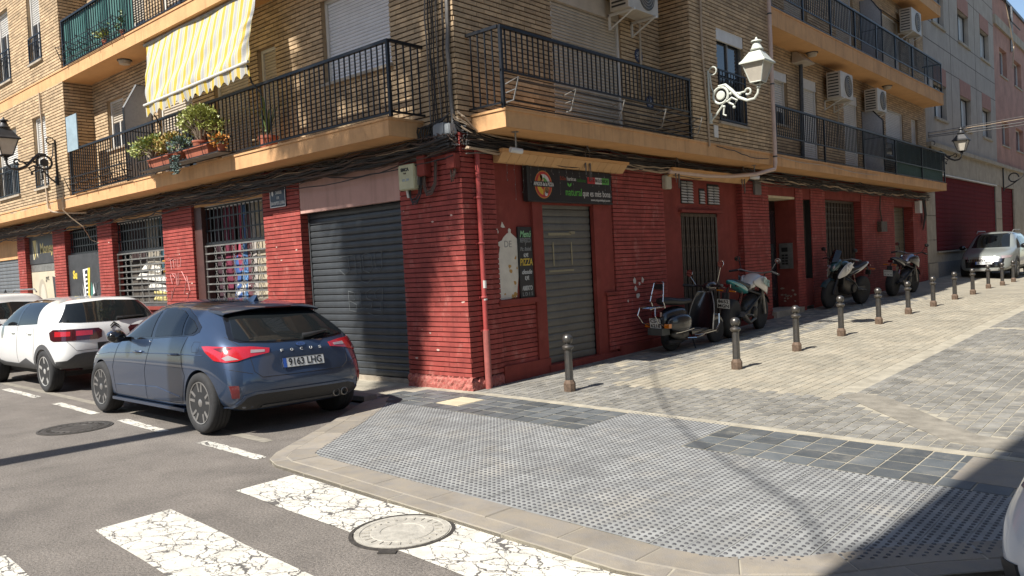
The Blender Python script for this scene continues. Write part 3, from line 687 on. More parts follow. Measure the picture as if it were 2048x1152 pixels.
# graffiti on the pilaster
gw = ob('graffiti_patch', MB().add([LF.p(-8.25,.004,2.12), LF.p(-8.2,.004,2.12), LF.p(-8.2,.004,2.13), LF.p(-8.25,.004,2.13)], [(0,1,2,3)]), flat('pink_paint', (.62,.30,.28), .7), bld)
strokes(LF, -8.25, 1.75, .006, .24, [[(0,1.3),(.9,1.5)],[(.4,1.4),(.5,.6)],[(.9,1.3),(.95,.7)],[(1.0,1.35),(1.4,1.4),(1.3,.9)],[(1.7,1.4),(1.6,.8),(2.1,.8),(2.2,1.5)],[(.2,.2),(.5,-.6),(1,-.1),(.5,.3),(1.2,.2),(1.3,-.7)],[(1.6,.3),(1.5,-.7),(1.9,-.2)],[(2.2,.4),(2.9,-.4),(2.4,-1.4)],[(3.0,0),(3.4,-1.2),(2.9,-1.8)],[(.3,-1.2),(.1,-1.9),(.8,-.9)]], .007, flat('pink_paint', (.62,.30,.28), .7), gw, 'graffiti')

# ---------------- ground floor, side street (right)
Z0 = lambda y: zed(0, y)-.05
def rp(u0, u1, z0=None, z1=3.39, **k): panel('red', RF, u0, u1, (Z0(u0)+.05) if z0 is None else z0, z1, **k)
def plaster(u0, u1, d, z0, z1, th=.06, name='rendered_wall', mt=None):
    m = MB(); RF.box(m, u0, u1, d-th, d, z0, z1); return ob(name, m, mt or M_REDP, bld)
rp(0.016, .64, z0=.18); rp(3.44, 5.04); rp(8.2, 9.5); rp(11.0, 11.45); rp(11.95, 12.9); rp(15.66, 18.7); rp(20.76, 22.38)
for y, d in ((8.2, .14), (11.45, .0), (15.66, .22), (20.76, .32)):
    if d: panel('red', Fac('y', y, -1), -d, -.018, zed(0, y), 3.1)
panel('red', Fac('y', 3.44, -1), -.06, -.018, .1, 3.1)
plaster(.64, 1.40, -.045, 1.17, 3.39); panel('red', Fac('x', -.03, 1), .64, 1.40, .27, 1.10)
m = MB(); RF.box(m, .60, 1.44, -.05, .02, 1.10, 1.17); ob('ledge', m, M_REDP, bld)
m = MB(); RF.box(m, .63, 1.64, -.06, .012, .0, .27); ob('plinth', m, M_REDP, bld)
plaster(1.40, 1.62, .0, .1, 3.39, .16); plaster(2.92, 3.42, -.02, .1, 3.39, .16); plaster(1.62, 2.92, -.05, 2.5, 3.39)
panel('red', Fac('x', .012, 1), 3.16, 3.44, .2, 1.08); m = MB(); RF.box(m, 3.12, 3.46, -.03, .03, 1.08, 1.13); ob('ledge', m, M_REDP, bld)
m = MB(); RF.box(m, 1.6, 3.44, -.3, .03, -.02, .16); ob('threshold', m, M_REDP, bld)
M_GSH = mat('grey_shutter', (.155, .145, .125), .5, metal=.2, var=.14, vs=3, grime=.25, gs=2.5)
psh = slatted(bld, RF, 1.62, 2.92, .16, 2.56, -.12, .109, M_GSH, 'shop_shutter', bulge=.012)
M_TAPE = flat('tape_residue', (.28, .24, .15), .8)
m = MB()
for a, b, z, w in ((1.86,2.42,2.07,.02),(2.38,2.52,2.09,.02),(1.84,2.45,1.52,.014)): RF.box(m, a, b, -.105, -.1005, z-w, z+w)
for a, z0, z1 in ((1.95,1.6,1.95),(2.4,1.6,1.95)): RF.box(m, a, a+.03, -.105, -.102, z0, z1)
sub('tape_mark', m, M_TAPE, psh)
plaster(5.04, 5.79, -.1, .05, 3.39); plaster(7.28, 8.2, -.13, .05, 3.39); plaster(5.79, 7.28, -.1, 2.47, 3.39)
m = MB(); RF.box(m, 5.7, 7.36, -.1, -.02, 2.45, 2.5); ob('ledge', m, M_REDP, bld)
m = MB(); RF.box(m, 3.44, 9.5, -.05, .035, .0, .24); ob('plinth', m, M_REDP, bld)
# folding steel gate
def steelgate(u0, u1, z0, z1, d, mt, n, tops=0):
    m = MB(); RF.box(m, u0, u1, d-.02, d, z1-.06, z1); RF.box(m, u0, u1, d-.02, d, z0, z0+.05); RF.box(m, u0, u0+.04, d-.02, d, z0, z1); RF.box(m, u1-.04, u1, d-.02, d, z0, z1)
    for k in range(tops): z = z1-.18-.18*k; RF.box(m, u0, u1, d-.015, d-.003, z-.012, z+.012)
    gt = ob('steel_gate', m, mt, bld); m = MB(); Fac('x', 0, 1).box(m, -.018, .018, -.008, .012, z0+.05, z1-.06); me = m.mesh('bar', mt)
    for k in range(n): o = sub('bar', me, None, gt); o.location = (d-.004-(k % 2)*.012, lerp(u0+.07, u1-.07, k/(n-1)), 0)
    m = MB()
    for z in (.75, 1.25, 1.75):
        for k in range(n-1):
            a, b = lerp(u0+.07, u1-.07, k/(n-1)), lerp(u0+.07, u1-.07, (k+1)/(n-1)); RF.box(m, a, b, d-.014, d-.008, z+(k % 2)*.05, z+.02+(k % 2)*.05)
    sub('linkage', m, mt, gt, kind='stuff'); return gt
M_RUST = mat('rusty_steel', (.13, .10, .075), .6, metal=.4, var=.3, vs=14, col2=(.06, .045, .035))
steelgate(5.8, 7.27, .2, 2.44, -.12, M_RUST, 17)
for a, b, z0, z1, cols in ((5.82,6.28,2.62,3.05,2),(6.52,6.74,2.62,2.92,1),(6.86,7.34,2.62,3.02,2)):
    m = MB(); RF.box(m, a, b, -.1, -.09, z0, z1); v = ob('louvre_vent', m, M_DARK, bld); n = int((z1-z0)/.052); w = (b-a)/cols; me = None
    for c in range(cols):
        for k in range(n):
            m = MB(); z = z0+.012+k*.052; u0, u1 = a+c*w+.02, a+(c+1)*w-.02
            m.add([RF.p(u0,-.088,z+.036), RF.p(u1,-.088,z+.036), RF.p(u1,-.06,z), RF.p(u0,-.06,z), RF.p(u0,-.088,z), RF.p(u1,-.088,z)], [(3,2,1,0),(0,1,5,4),(4,5,2,3)])
            sub('louvre', m, M_WHITE, v)
# doorway with entry phone
plaster(10.99, 11.06, -.018, .2, 3.1, .55, 'reveal'); plaster(9.5, 11.0, -.02, 2.88, 3.39, .5)
m = MB(); RF.box(m, 9.5, 11., -.55, -.02, 2.83, 2.88); ob('porch_ceiling', m, mat('cream_ceiling', (.62, .52, .33), .9), bld)
m = MB(); RF.box(m, 9.5, 11.0, -.62, -.5, .2, 2.83); dr = ob('entrance_door', m, mat('black_door', (.02, .018, .018), .3), bld)
m = MB(); RF.box(m, 10.2, 10.24, -.5, -.46, .9, 1.5); sub('handle', m, M_GALV, dr); m = MB(); RF.box(m, 10.4, 10.9, -.5, -.49, .5, 2.6); sub('pane', m, M_GLASS, dr)
m = MB(); RF.box(m, 9.45, 11.05, -.6, .10, zed(0, 10)-.05, zed(0, 10)+.13); ob('doorstep', m, M_CONC, bld)
ip = MB(); ip.box(-.42, -.10, 10.965, 10.985, 1.22, 1.82); ip = ob('entry_phone', ip, M_GALV, bld)
m = MB(); m.box(-.36, -.22, 10.955, 10.965, 1.62, 1.72); sub('speaker_grille', m, M_DARK, ip)
for k in range(8): m = MB(); m.box(-.36+.08*(k % 2), -.30+.08*(k % 2), 10.955, 10.965, 1.32+.065*(k//2), 1.36+.065*(k//2)); sub('button', m, M_DARK, ip)
# flaked patches of render beside the doorway
m = MB()
for k in range(16): x, z = random.uniform(-.42, -.06), random.uniform(.45, .85); m.prism([(x+random.uniform(.015,.04)*math.cos(a), z+random.uniform(.01,.035)*math.sin(a)) for a in (0, 1, 2.1, 3.1, 4.2, 5.3)], .003, frameM((0, 10.987, 0), (1, 0, 0), (0, 0, 1)))
ob('flaked_patch', m, flat('bare_render', (.42, .30, .22), .9), bld, kind='stuff')
m = MB()
for u, z, s in ((3.98,1.27,.05),(4.0,1.14,.04),(4.06,1.02,.05),(4.12,1.22,.03),(4.22,1.28,.04),(3.75,.95,.02),(4.5,1.0,.02)): m.prism([(u+s*random.uniform(.7,1.2)*math.cos(a), z+s*random.uniform(.7,1.5)*math.sin(a)) for a in (0,.9,1.8,2.8,3.9,5.1)], .003, RF.M(0, .0015, 0))
ob('flaked_patch', m, flat('bare_render_white', (.55, .50, .44), .9), bld, kind='stuff')
# narrow window, gated doorway, shuttered doorway
plaster(11.45, 11.95, -.02, .3, .95, .2); plaster(11.45, 11.95, -.02, 2.85, 3.39, .2); steelgate(11.45, 11.95, .95, 2.85, -.16, M_RUST, 6, 4)
plaster(12.9, 15.66, -.02, 2.9, 3.39, .25); steelgate(12.92, 15.64, .3, 2.9, -.2, M_RUST, 24, 4)
plaster(18.7, 20.76, -.02, 2.85, 3.39, .35); slatted(bld, RF, 18.72, 20.7, .35, 2.85, -.3, .12, mat('khaki_shutter', (.17, .15, .10), .5, metal=.2, var=.2), 'door_shutter', bulge=.01)
# flaked white patch with the old lettering, left of the board
fl = [(.922,2.154),(.956,2.137),(.953,2.089),(.996,2.061),(1.084,2.006),(1.075,1.744),(1.075,1.612),(1.073,1.481),(1.037,1.308),(1.02,1.195),(.945,1.194),(.881,1.178),(.78,1.176),(.659,1.174),(.657,1.266),(.65,1.437),(.653,1.586),(.658,1.692),(.669,1.755),(.701,1.84),(.717,1.898),(.691,1.914),(.688,1.962),(.763,1.986),(.799,2.03),(.875,2.081),(.904,2.089),(.9,2.132)][::-1]
m = MB(); m.prism([(u, z) for u, z in reversed(fl)], .004, RF.M(0, -.0445, 0)); fk = ob('bare_plaster_patch', m, mat('old_white_plaster', (.66, .60, .50), .9, var=.08, vs=7, bump=.3, bs=40), bld)
for p in ([(.754,2.175),(.783,2.242),(.841,2.164),(.793,2.159)], [(.663,2.127),(.665,2.191),(.705,2.1),(.691,2.079)]): m = MB(); m.prism(list(reversed(p)), .004, RF.M(0, -.0445, 0)); sub('chip', m, MATS['old_white_plaster'], fk)
m = MB()
for u, z, s in ((.90,1.63,.035),(.92,1.56,.045),(1.03,1.74,.03),(.99,1.39,.035),(.99,1.23,.05),(.93,1.215,.03),(1.05,1.6,.02),(.77,1.25,.018)): m.prism([(u+s*random.uniform(.4,1.1)*math.cos(-a), z+s*random.uniform(.5,1.3)*math.sin(-a)) for a in (0,.8,1.9,2.9,3.9,5.2)], .002, RF.M(0, -.041, 0))
sub('ochre_chip', m, flat('ochre_chip', (.45, .25, .07), .9), fk)
text('DE', .13, RF.M(.88, -.0395, 1.93), flat('faded_grey', (.30, .28, .25), .9), fk, as_sub=True)

# ---------------- upper floors
ZL = 9.3
def reveal(mb, F, u0, u1, z0, z1, dep):
    for a, b in (((u0,z0),(u0,z1)), ((u0,z1),(u1,z1)), ((u1,z1),(u1,z0)), ((u1,z0),(u0,z0))):
        mb.add([F.p(a[0], -.016, a[1]), F.p(b[0], -.016, b[1]), F.p(b[0], -dep, b[1]), F.p(a[0], -dep, a[1])], [(0,1,2,3)])
REV = MB()
def window(F, u0, u1, z0, z1, blind=1., mt=None, dep=.14, door=False, frame=M_WHITE, box=.0, sill=True, bars=0, curtain=None):
    """recess, frame, panes and a roller blind let down over part of the height"""
    m = MB(); f = .05
    for a, b, c, d in ((u0,u0+f,z0,z1),(u1-f,u1,z0,z1),(u0+f,u1-f,z1-f,z1),(u0+f,u1-f,z0,z0+f)): F.box(m, a, b, -dep, -dep+.06, c, d)
    w = ob('balcony_door' if door else 'window', m, frame, bld); m = MB(); reveal(m, F, u0, u1, z0, z1, dep); sub('reveal', m.mesh('reveal', M_BUF, weld=True), None, w)
    zb = z1-f-(z1-z0-2*f)*blind
    if blind < 1:
        for a, b in ((u0+f, (u0+u1)/2-.02), ((u0+u1)/2+.02, u1-f)): m = MB(); F.box(m, a, b, -dep-.01, -dep+.02, z0+f, zb); sub('pane', m, M_GLASS, w)
        m = MB(); F.box(m, (u0+u1)/2-.02, (u0+u1)/2+.02, -dep, -dep+.05, z0+f, zb); sub('mullion', m, frame, w)
    if blind > 0:
        m = MB(); n = max(2, int((z1-f-zb)/.05)); p = (z1-f-zb)/n
        for k in range(n):
            z = zb+k*p; m.add([F.p(a, -dep+dd, z+t*p) for dd, t in ((.022,0),(.034,.3),(.03,.7),(.016,.9),(.016,1)) for a in (u0+f, u1-f)], [(2*i, 2*i+1, 2*i+3, 2*i+2) for i in range(4)])
        sub('roller_blind', m, mt or M_BEIGE, w, kind='stuff')
    if box: m = MB(); F.box(m, u0, u1, -dep+.06, -.02+.0, z1-box, z1); sub('blind_box', m, mt or M_BEIGE, w)
    if sill and not door: m = MB(); F.box(m, u0-.04, u1+.04, -dep, .05, z0-.045, z0-.002); sub('sill', m, M_CONC, w)
    if bars:
        m = MB(); F.box(m, u0, u1, .0, .02, z0+bars-.03, z0+bars); F.box(m, u0, u1, .0, .02, z0+.03, z0+.06); F.box(m, u0, u1, .0, .02, z0+bars-.15, z0+bars-.135)
        for a_ in (u0, u1-.02): F.box(m, a_, a_+.02, -.001, .021, z0+.03, z0+bars)
        sg = sub('guard_rail', m, M_IRON, w)
        n = int((u1-u0)/.11); m = MB()
        for k in range(n): u = lerp(u0+.05, u1-.05, k/(n-1)); F.box(m, u-.007, u+.007, .003, .017, z0+.06, z0+bars-.03)
        sub('guard_bar', m, M_IRON, w, kind='stuff')
    return w
# left wall, behind the balconies
HL = [(-2.8,-1.24,4.52,5.78),(-4.62,-4.08,3.63,5.42),(-6.1,-4.95,3.63,5.4),(-8.3,-6.9,3.63,5.5),(-10.66,-9.85,4.58,5.62),(-9.9,-8.6,6.39,8.3),(-7.9,-6.6,6.39,8.3),(-10.9,-10.2,7.2,8.3)]
panel('buf', LF, -11.41, .0, 3.55, ZL, HL)
window(LF, *HL[0], 1., mat('pale_blind', (.70, .70, .72), .55, var=.05)); window(LF, *HL[1], 1., M_BEIGE, door=True); window(LF, *HL[2], 1., M_BEIGE, door=True); window(LF, *HL[3], .5, M_BEIGE, door=True); window(LF, *HL[4], .45, M_BEIGE)
for h in HL[5:]: window(LF, *h, .7, M_BEIGE, door=h[2] < 7)
# cantilevered brick volume at the far left
HV = [(-13.36,-12.55,3.98,5.62),(-16.0,-14.5,3.98,5.62),(-13.26,-12.46,6.84,8.5),(-15.45,-14.55,6.78,8.5),(-18.4,-17.2,3.98,5.62)]
panel('buf', LV, -20.5, -11.39, 3.55, 6.13, HV[:2]+HV[4:]); panel('buf', LV, -20.5, -11.39, 6.38, ZL, HV[2:4])
panel('buf', Fac('x', -11.39, 1), -.584, .02, 3.63, 6.13); panel('buf', Fac('x', -11.39, 1), -.584, .02, 6.38, ZL)
window(LV, *HV[0], .99, M_WHITE, bars=.55); window(LV, *HV[1], .52, M_WHITE, bars=.78); window(LV, *HV[2], .45, M_WHITE, bars=.6); window(LV, *HV[3], .3, M_WHITE, bars=.75); window(LV, *HV[4], .5, M_WHITE)
# right wall
HR = [(2.06,3.9,3.63,5.85),(9.6,10.8,4.5,5.7),(11.6,12.62,3.63,5.77),(14.55,15.65,3.63,5.77),(18.2,20.0,4.35,5.78),(20.95,21.7,4.6,5.76),(18.05,20.05,6.67,8.67),(21.05,21.9,7.5,8.66),(14.2,15.6,6.67,8.67),(10.8,12.2,6.67,8.67)]
panel('buf', RF, .016, 5.13, 3.55, 6.3, HR[:1]); panel('buf', RF, 8.58, 22.7, 3.55, 9.6, HR[1:])
HB = [(6.12,7.24,4.05,5.76)]
panel('buf', RV, 5.13, 8.58, 3.62, 6.8, HB); panel('buf', Fac('y', 5.13, -1), -.02, .584, 3.62, 6.8)
window(RF, *HR[0], 1., M_BEIGE, door=True, box=.3, dep=.1); window(RF, *HR[1], .75, M_WHITE, box=.2); window(RF, *HR[2], 1., M_WHITE, door=True, box=.25, dep=.1); window(RF, *HR[3], 1., M_WHITE, door=True, box=.25, dep=.1)
window(RF, *HR[4], .72, M_WHITE, dep=.1); window(RF, *HR[5], 1., M_WHITE)
for h in HR[6:]: window(RF, *h, .95, M_BEIGE, door=h[2] < 7)
wb = window(RV, *HB[0], .0, M_WHITE, frame=M_GALV, dep=.12, box=.22, bars=.95)
m = MB(); k = 24; vs = []
for i in range(k+1): u = lerp(6.2, 7.16, i/k); vs += [RV.p(u, -.2+.02*math.sin(i*1.7), 4.1), RV.p(u, -.2+.02*math.sin(i*1.7), 5.5)]
m.add(vs, [(2*i, 2*i+2, 2*i+3, 2*i+1) for i in range(k)]); sub('curtain', m, mat('brown_curtain', (.16, .085, .05), .9), wb)
# plain continuation above the picture and roof
m = MB(); LF.box(m, -20.5, 0, -.6, -.05, ZL, 12.6); m.box(-.6, -.02, .05, 22.7, 9.6, 12.6); m.box(-20.5, -11.4, -.58, .1, ZL, 12.6); m.box(-.3, .58, 5.15, 8.56, 6.8, 12.6); m.box(-.3, -.03, 0.02, 5.2, 6.3, 12.6)
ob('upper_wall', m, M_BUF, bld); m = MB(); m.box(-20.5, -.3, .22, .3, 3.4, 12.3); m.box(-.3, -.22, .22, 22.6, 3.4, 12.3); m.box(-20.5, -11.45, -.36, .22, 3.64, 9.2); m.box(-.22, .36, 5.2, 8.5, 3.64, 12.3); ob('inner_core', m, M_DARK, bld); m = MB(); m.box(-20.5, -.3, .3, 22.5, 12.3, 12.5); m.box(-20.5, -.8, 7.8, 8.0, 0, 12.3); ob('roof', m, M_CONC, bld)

# ---------------- balconies
def slab(F, u0, u1, z0, z1, dep, cap0=True, lip=.03):
    m = MB(); F.box(m, u0, u1, -.1, dep, z0, z1-lip); F.box(m, u0-(.015 if cap0 else 0), u1+.015, -.1, dep+.015, z1-lip, z1)
    s = ob('balcony_slab', m, M_STUC, bld); m = MB(); m.add([F.p(u0+.004, .0, z0-.0015), F.p(u1-.004, .0, z0-.0015), F.p(u1-.004, dep-.004, z0-.0015), F.p(u0+.004, dep-.004, z0-.0015)], [(0,1,2,3)]); sub('soffit', m, M_SOFF, s); return s
def railing(F, u0, u1, z0, z1, d, step=.112, ends=(0, 0), joined=False, low=0, thick=.016, mt=M_IRON, posts=3.6):
    m = MB(); F.box(m, u0, u1, d-.025, d+.025, z1-.02, z1+.02); F.box(m, u0, u1, d-.012, d+.012, z0+.04+low, z0+.065+low)
    if low: F.box(m, u0, u1, d-.012, d+.012, z0+.03, z0+.05)
    n = max(1, int((u1-u0)/posts)); 
    for k in range(n+1): u = lerp(u0+.02, u1-.02, k/n); F.box(m, u-.02, u+.02, d-.02, d+.02, z0, z1-.02)
    for e, u in zip(ends, (u0, u1)):
        if e: F.box(m, u-.02, u+.02, 0, d-.02, z1-.02, z1+.02); F.box(m, u-.012, u+.012, 0, d-.012, z0+.05, z0+.075)
    r = ob('railing', m, mt, bld)
    zb = z0+.06+low; t = thick/2; n = int((u1-u0)/step)
    if joined:
        m = MB()
        for k in range(1, n): u = lerp(u0, u1, k/n); F.box(m, u-t, u+t, d-t, d+t, zb, z1-.02)
        sub('baluster', m, mt, r, kind='stuff')
    else:
        m = MB(); G = Fac(F.a, 0, F.o); G.box(m, -t, t, -t, t, 0, z1-.02-zb); me = m.mesh('baluster', mt)
        for k in range(1, n): o = sub('baluster', me, None, r); o.location = F.p(lerp(u0, u1, k/n), d, zb)
    m = MB(); G = Fac(F.a, 0, F.o); G.box(m, -t, t, -t, t, 0, z1-.02-z0-.07); me2 = m.mesh('baluster', mt)
    for e, u in zip(ends, (u0, u1)):
        if e:
            for k in range(4): o = sub('baluster', me2, None, r); o.location = F.p(u, d*(k+.6)/4.6, z0+.07)
    return r
slab(LF, -20.5, -.67, 3.39, 3.63, .6); slab(LF, -20.5, -.67, 6.12, 6.385, .6); slab(LF, -20.5, -.67, 8.9, 9.2, .6)
railing(LF, -11.3, -.62, 3.63, 4.60, .575, ends=(0, 1), step=.115)
railing(LF, -11.3, -.62, 6.385, 7.38, .575, joined=True)
slab(RF, .24, 22.6, 3.39, 3.63, .6); slab(RF, .24, 5.1, 6.26, 6.64, .6); slab(RF, 8.58, 22.6, 6.26, 6.64, .6); slab(RF, 8.58, 22.6, 9.2, 9.55, .6)
railing(RF, .22, 5.08, 3.63, 4.65, .575, ends=(1, 0), low=.42, step=.11)
r2 = railing(RF, 8.62, 22.52, 3.63, 4.64, .575, low=.34, ends=(0, 1), step=.105, posts=2.6)
railing(RF, 8.62, 22.5, 6.64, 7.62, .575, joined=True, low=.26, posts=1.6, ends=(0, 1)); railing(RF, 8.62, 22.5, 9.55, 10.5, .575, joined=True)
# corrugated green backing on the right end of the first-floor railing
def corrugated(F, u0, u1, z0, z1, d, mt, name, parent, pitch=.09):
    m = MB(); n = int((u1-u0)/(pitch/4)); vs = []
    for i in range(n+1): u = lerp(u0, u1, i/n); dd = d+.012*math.sin(2*math.pi*u/pitch); vs += [F.p(u, dd, z0), F.p(u, dd, z1)]
    m.add(vs, [(2*i, 2*i+2, 2*i+3, 2*i+1) for i in range(n)]); return ob(name, m, mt, parent)
M_GREEN = mat('green_corrugated_plastic', (.05, .17, .15), .55, var=.12, vs=4, grime=.15)
corrugated(RF, 17.2, 22.4, 3.67, 4.6, .54, mat('dark_green_plastic', (.03, .07, .055), .5, var=.15), 'privacy_sheet', bld)
corrugated(LF, -11.25, -7.9, 6.42, 7.36, .545, M_GREEN, 'privacy_sheet', bld, .1)
# balcony dividers with frosted panel
def divider(F, u, z0, ztall):
    pts = [(0, z0), (.55, z0), (.55, z0+1.45), (.28, ztall), (0, ztall)]
    M = frameM(F.p(u, 0, 0), F.p(0, 1, 0) if False else ((0, -1, 0) if F.a == 'y' else (1, 0, 0)), (0, 0, 1))
    m = MB(); m.prism(pts, .02, M); dv = ob('balcony_divider', m, mat('frosted_panel', (.32, .33, .35), .4, var=.1, vs=30), bld)
    m = MB(); q = [M @ Vector((a, b, .01)) for a, b in pts]; m.tube(q+[q[0]], .022, 4); m.tube([M @ Vector((0, z0+1.0, .01)), M @ Vector((.55, z0+1.0, .01))], .022, 4); sub('frame', m, M_IRON, dv)
divider(RF, 16.0, 3.63, 5.4); divider(RF, 16.2, 6.64, 8.5); divider(LF, -8.55, 3.63, 5.55)
# flower-box brackets hung outside the near railing (empty wire shelves)
def wire_shelf(label, F, u0, u1, z0, mt, d0=.6, n=5):
    t = thing('wire_flower_shelf', label, 'plant shelf', F.p((u0+u1)/2, d0, z0))
    m = MB()
    for d, z in ((.02,.30),(.02,.17),(.02,.03),(.20,.25),(.16,.13),(.10,.01)): m.tube([F.p(u0, d0+d, z0+z), F.p(u1, d0+d, z0+z)], .007, 5)
    ob('wire', m, M_IRON, t)
    for k in range(n):
        u = lerp(u0, u1, k/(n-1)); m = MB(); m.tube([F.p(u, d0+.02, z0+.22), F.p(u, d0+.24, z0+.27), F.p(u, d0+.14, z0+.0), F.p(u, d0+.02, z0-.01)], .011, 5); m.tube([F.p(u, d0+.02, z0+.11), F.p(u, d0+.18, z0+.13)], .009, 5); ob('bracket', m, mt, t)
wire_shelf('empty wire flower shelf on the corner balcony railing above the pizza sign', RF, .25, 5.0, 3.70, M_GALV)
wire_shelf('empty black wire shelf on the balcony rail left of the potted plants', LF, -11.0, -8.2, 3.70, M_IRON, n=6)
wire_shelf('black wire shelf on the upper green balcony at top left', LF, -11.0, -8.2, 6.46, M_IRON, n=6)
finish_bricks()
# small chips and scrapes in the red paint
random.seed(31); m = MB()
for a, b in PIL[:5]:
    for k in range(9 if a > -5 else 6):
        u = random.uniform(a+.04, b-.04); z = random.choice((random.uniform(.3, 2.6), random.uniform(.3, 1.2))); s = random.uniform(.006, .022)
        m.prism([(u+s*random.uniform(.8, 2.2)*math.cos(t_), z+s*random.uniform(.4, .9)*math.sin(t_)) for t_ in (0, 1, 2, 3.1, 4.2, 5.2)], .002, LF.M(0, .001, 0))
ob('paint_chip', m, flat('pale_chip', (.52, .36, .30), .9), bld, kind='stuff')
# ================================================================ other buildings
M_BCON = mat('grey_beige_render', (.40, .355, .30), .9, var=.08, vs=1.5, bump=.12, bs=50, grime=.15, streak=.22)
M_BBAS = mat('beige_stone', (.42, .365, .28), .85, var=.12, vs=3, bump=.2, grime=.25, streak=.2)
M_BPINK = mat('pink_panel', (.36, .19, .145), .9, var=.1, vs=4)
M_BSH = mat('maroon_shutter', (.13, .012, .017), .85, spec=.1, var=.12, vs=3)
bb = thing('concrete_building', 'grey rendered building with maroon roller shutters beyond the red brick block', 'building', (-.2, 29, .3))
HBB = [(a, b, z0, z1) for (a, b) in ((23.95, 25.75), (27.95, 29.8), (32.0, 33.8)) for z0, z1 in ((6.12, 7.38), (9.5, 10.75), (12.6, 13.8))]
m = MB()
for a, b, c, d in rects(22.72, 34.9, 5.0, 15, HBB): m.box(-.3, 0, a, b, c, d)
ob('upper_wall', m, M_BCON, bb)
BBF = Fac('x', .0, 1)
for (a, b, z0, z1) in HBB:
    m = MB(); BBF.box(m, a, b, -.2, -.14, z1, z1); 
    m = MB(); BBF.box(m, a, b, -.02, .012, z1+.0, z1+.62); ob('spandrel_panel', m, M_BPINK, bb)
    m = MB(); f = .05
    for p, q, c, d in ((a,a+f,z0,z1),(b-f,b,z0,z1),(a,b,z1-f,z1),(a,b,z0,z0+f),((a+b)/2-.03,(a+b)/2+.03,z0,z1)): BBF.box(m, p, q, -.22, -.16, c, d)
    w = ob('window', m, M_IRON, bb); m = MB(); BBF.box(m, a+f, (a+b)/2-.03, -.21, -.19, z0+f, z1-f); sub('pane', m, M_GLASS, w)
    m = MB(); BBF.box(m, (a+b)/2+.03, b-f, -.21, -.19, z0+f, z1-f); sub('pane', m, mat('pale_curtain', (.5, .5, .48), .3, spec=.7), w)  # right-hand pane in one even pale curtain tone
    m = MB(); BBF.box(m, a-.06, b+.06, -.2, .07, z0-.09, z0-.005); sub('sill', m, M_BBAS, w)
m = MB()
for z in (7.99, 8.75, 9.42, 11.36, 12.1): BBF.box(m, 22.75, 34.9, .0005, .004, z-.012, z+.012)
for u in (26.6, 30.9): BBF.box(m, u-.012, u+.012, .0007, .0045, 5.5, 15)
ob('panel_groove', m, mat('groove', (.10, .085, .075), .9), bb)
m = MB(); BBF.box(m, 22.72, 34.9, -.3, .02, 4.12, 4.98); BBF.box(m, 22.72, 36, -.2, .16, 4.98, 5.12); ob('cornice', m, M_BBAS, bb)
for z0, z1 in ((.2, .95), (.96, 1.75), (1.76, 2.6), (2.61, 3.4), (3.41, 4.12)):
    for a, b in ((22.42, 23.62), (34.3, 35.6)): m = MB(); BBF.box(m, a, b-.004, -.3, .0 if z0 > .3 else .03, z0, z1-.008); ob('stone_block', m, M_BBAS, bb)
m = MB(); BBF.box(m, 23.62, 34.3, -.3, -.01, .2, 1.3); ob('base_wall', m, M_BBAS, bb); m = MB(); BBF.box(m, 23.2, 34.3, -.05, .012, .2, .95); ob('base_coat', m, mat('grey_base', (.20, .195, .19), .8), bb)
slatted(bb, BBF, 23.68, 34.25, 1.36, 4.06, -.06, .17, M_BSH, 'shop_shutter', bulge=.012); m = MB(); BBF.box(m, 23.62, 34.3, -.1, .06, 4.07, 4.115); ob('shutter_rail', m, M_WHITE, bb); m = MB(); BBF.box(m, 23.62, 34.3, -.1, .06, 1.29, 1.34); ob('sill', m, M_BBAS, bb)
slatted(bb, BBF, 35.65, 38.6, .6, 4.1, -.06, .17, M_BSH, 'shop_shutter', bulge=.012)
m = MB(); m.box(-8, -.32, 22.9, 34.9, .2, 15); ob('rear_volume', m, M_BCON, bb)
m = MB(); m.tube([(.05, 31.0, 11.8), (.05, 31.0, 15)], .07, 8); ob('downpipe', m, M_GALV, bb)
cc = thing('pink_building', 'pink rendered building with stone parapet band farthest along the side street', 'building', (-.2, 45, .3))
M_CP = mat('pink_render_wall', (.45, .25, .19), .9, var=.1, vs=1.2, bump=.15, grime=.2, streak=.25)
HC = [(a, b, z0, z1) for a, b in ((36.2, 38.0), (39.85, 41.95), (44, 46), (48, 50)) for z0, z1 in ((6.1, 7.25), (9.38, 10.68))]
m = MB()
for a, b, c, d in rects(34.9, 60, 5.0, 11.5, HC): m.box(-.3, .0, a, b, c, d)
m.box(-.3, -.02, 34.9, 60, 11.5, 13.1); m.box(-8, -.32, 34.9, 60, .2, 13.0); ob('upper_wall', m, M_CP, cc)
m = MB(); m.box(-.3, .03, 38.6, 60, .2, 4.98); m.box(-.3, .15, 36.0, 60, 4.98, 5.12); m.box(-.3, .02, 34.9, 38.6, 4.1, 4.98); ob('ground_floor', m, M_BBAS, cc)
m = MB(); m.box(-.2, .10, 34.95, 60, 11.5, 11.92); ob('parapet_band', m, M_BBAS, cc); m = MB(); m.box(-.4, .06, 34.9, 60, 13.1, 13.25); ob('coping', m, M_IRONG, cc)
for (a, b, z0, z1) in HC:
    m = MB(); f = .05
    for p, q, c, d in ((a,a+f,z0,z1),(b-f,b,z0,z1),(a,b,z1-f,z1),(a,b,z0,z0+f),((a+b)/2-.03,(a+b)/2+.03,z0,z1)): BBF.box(m, p, q, -.24, -.18, c, d)
    w = ob('window', m, M_WHITE, cc); m = MB(); BBF.box(m, a+f, b-f, -.235, -.21, z0+f, z1-f); sub('pane', m, mat('sky_glass', (.10, .14, .18), .03, spec=1, metal=.4), w)
    m = MB(); BBF.box(m, a-.05, b+.05, -.2, .05, z0-.07, z0-.005); sub('sill', m, M_BBAS, w)
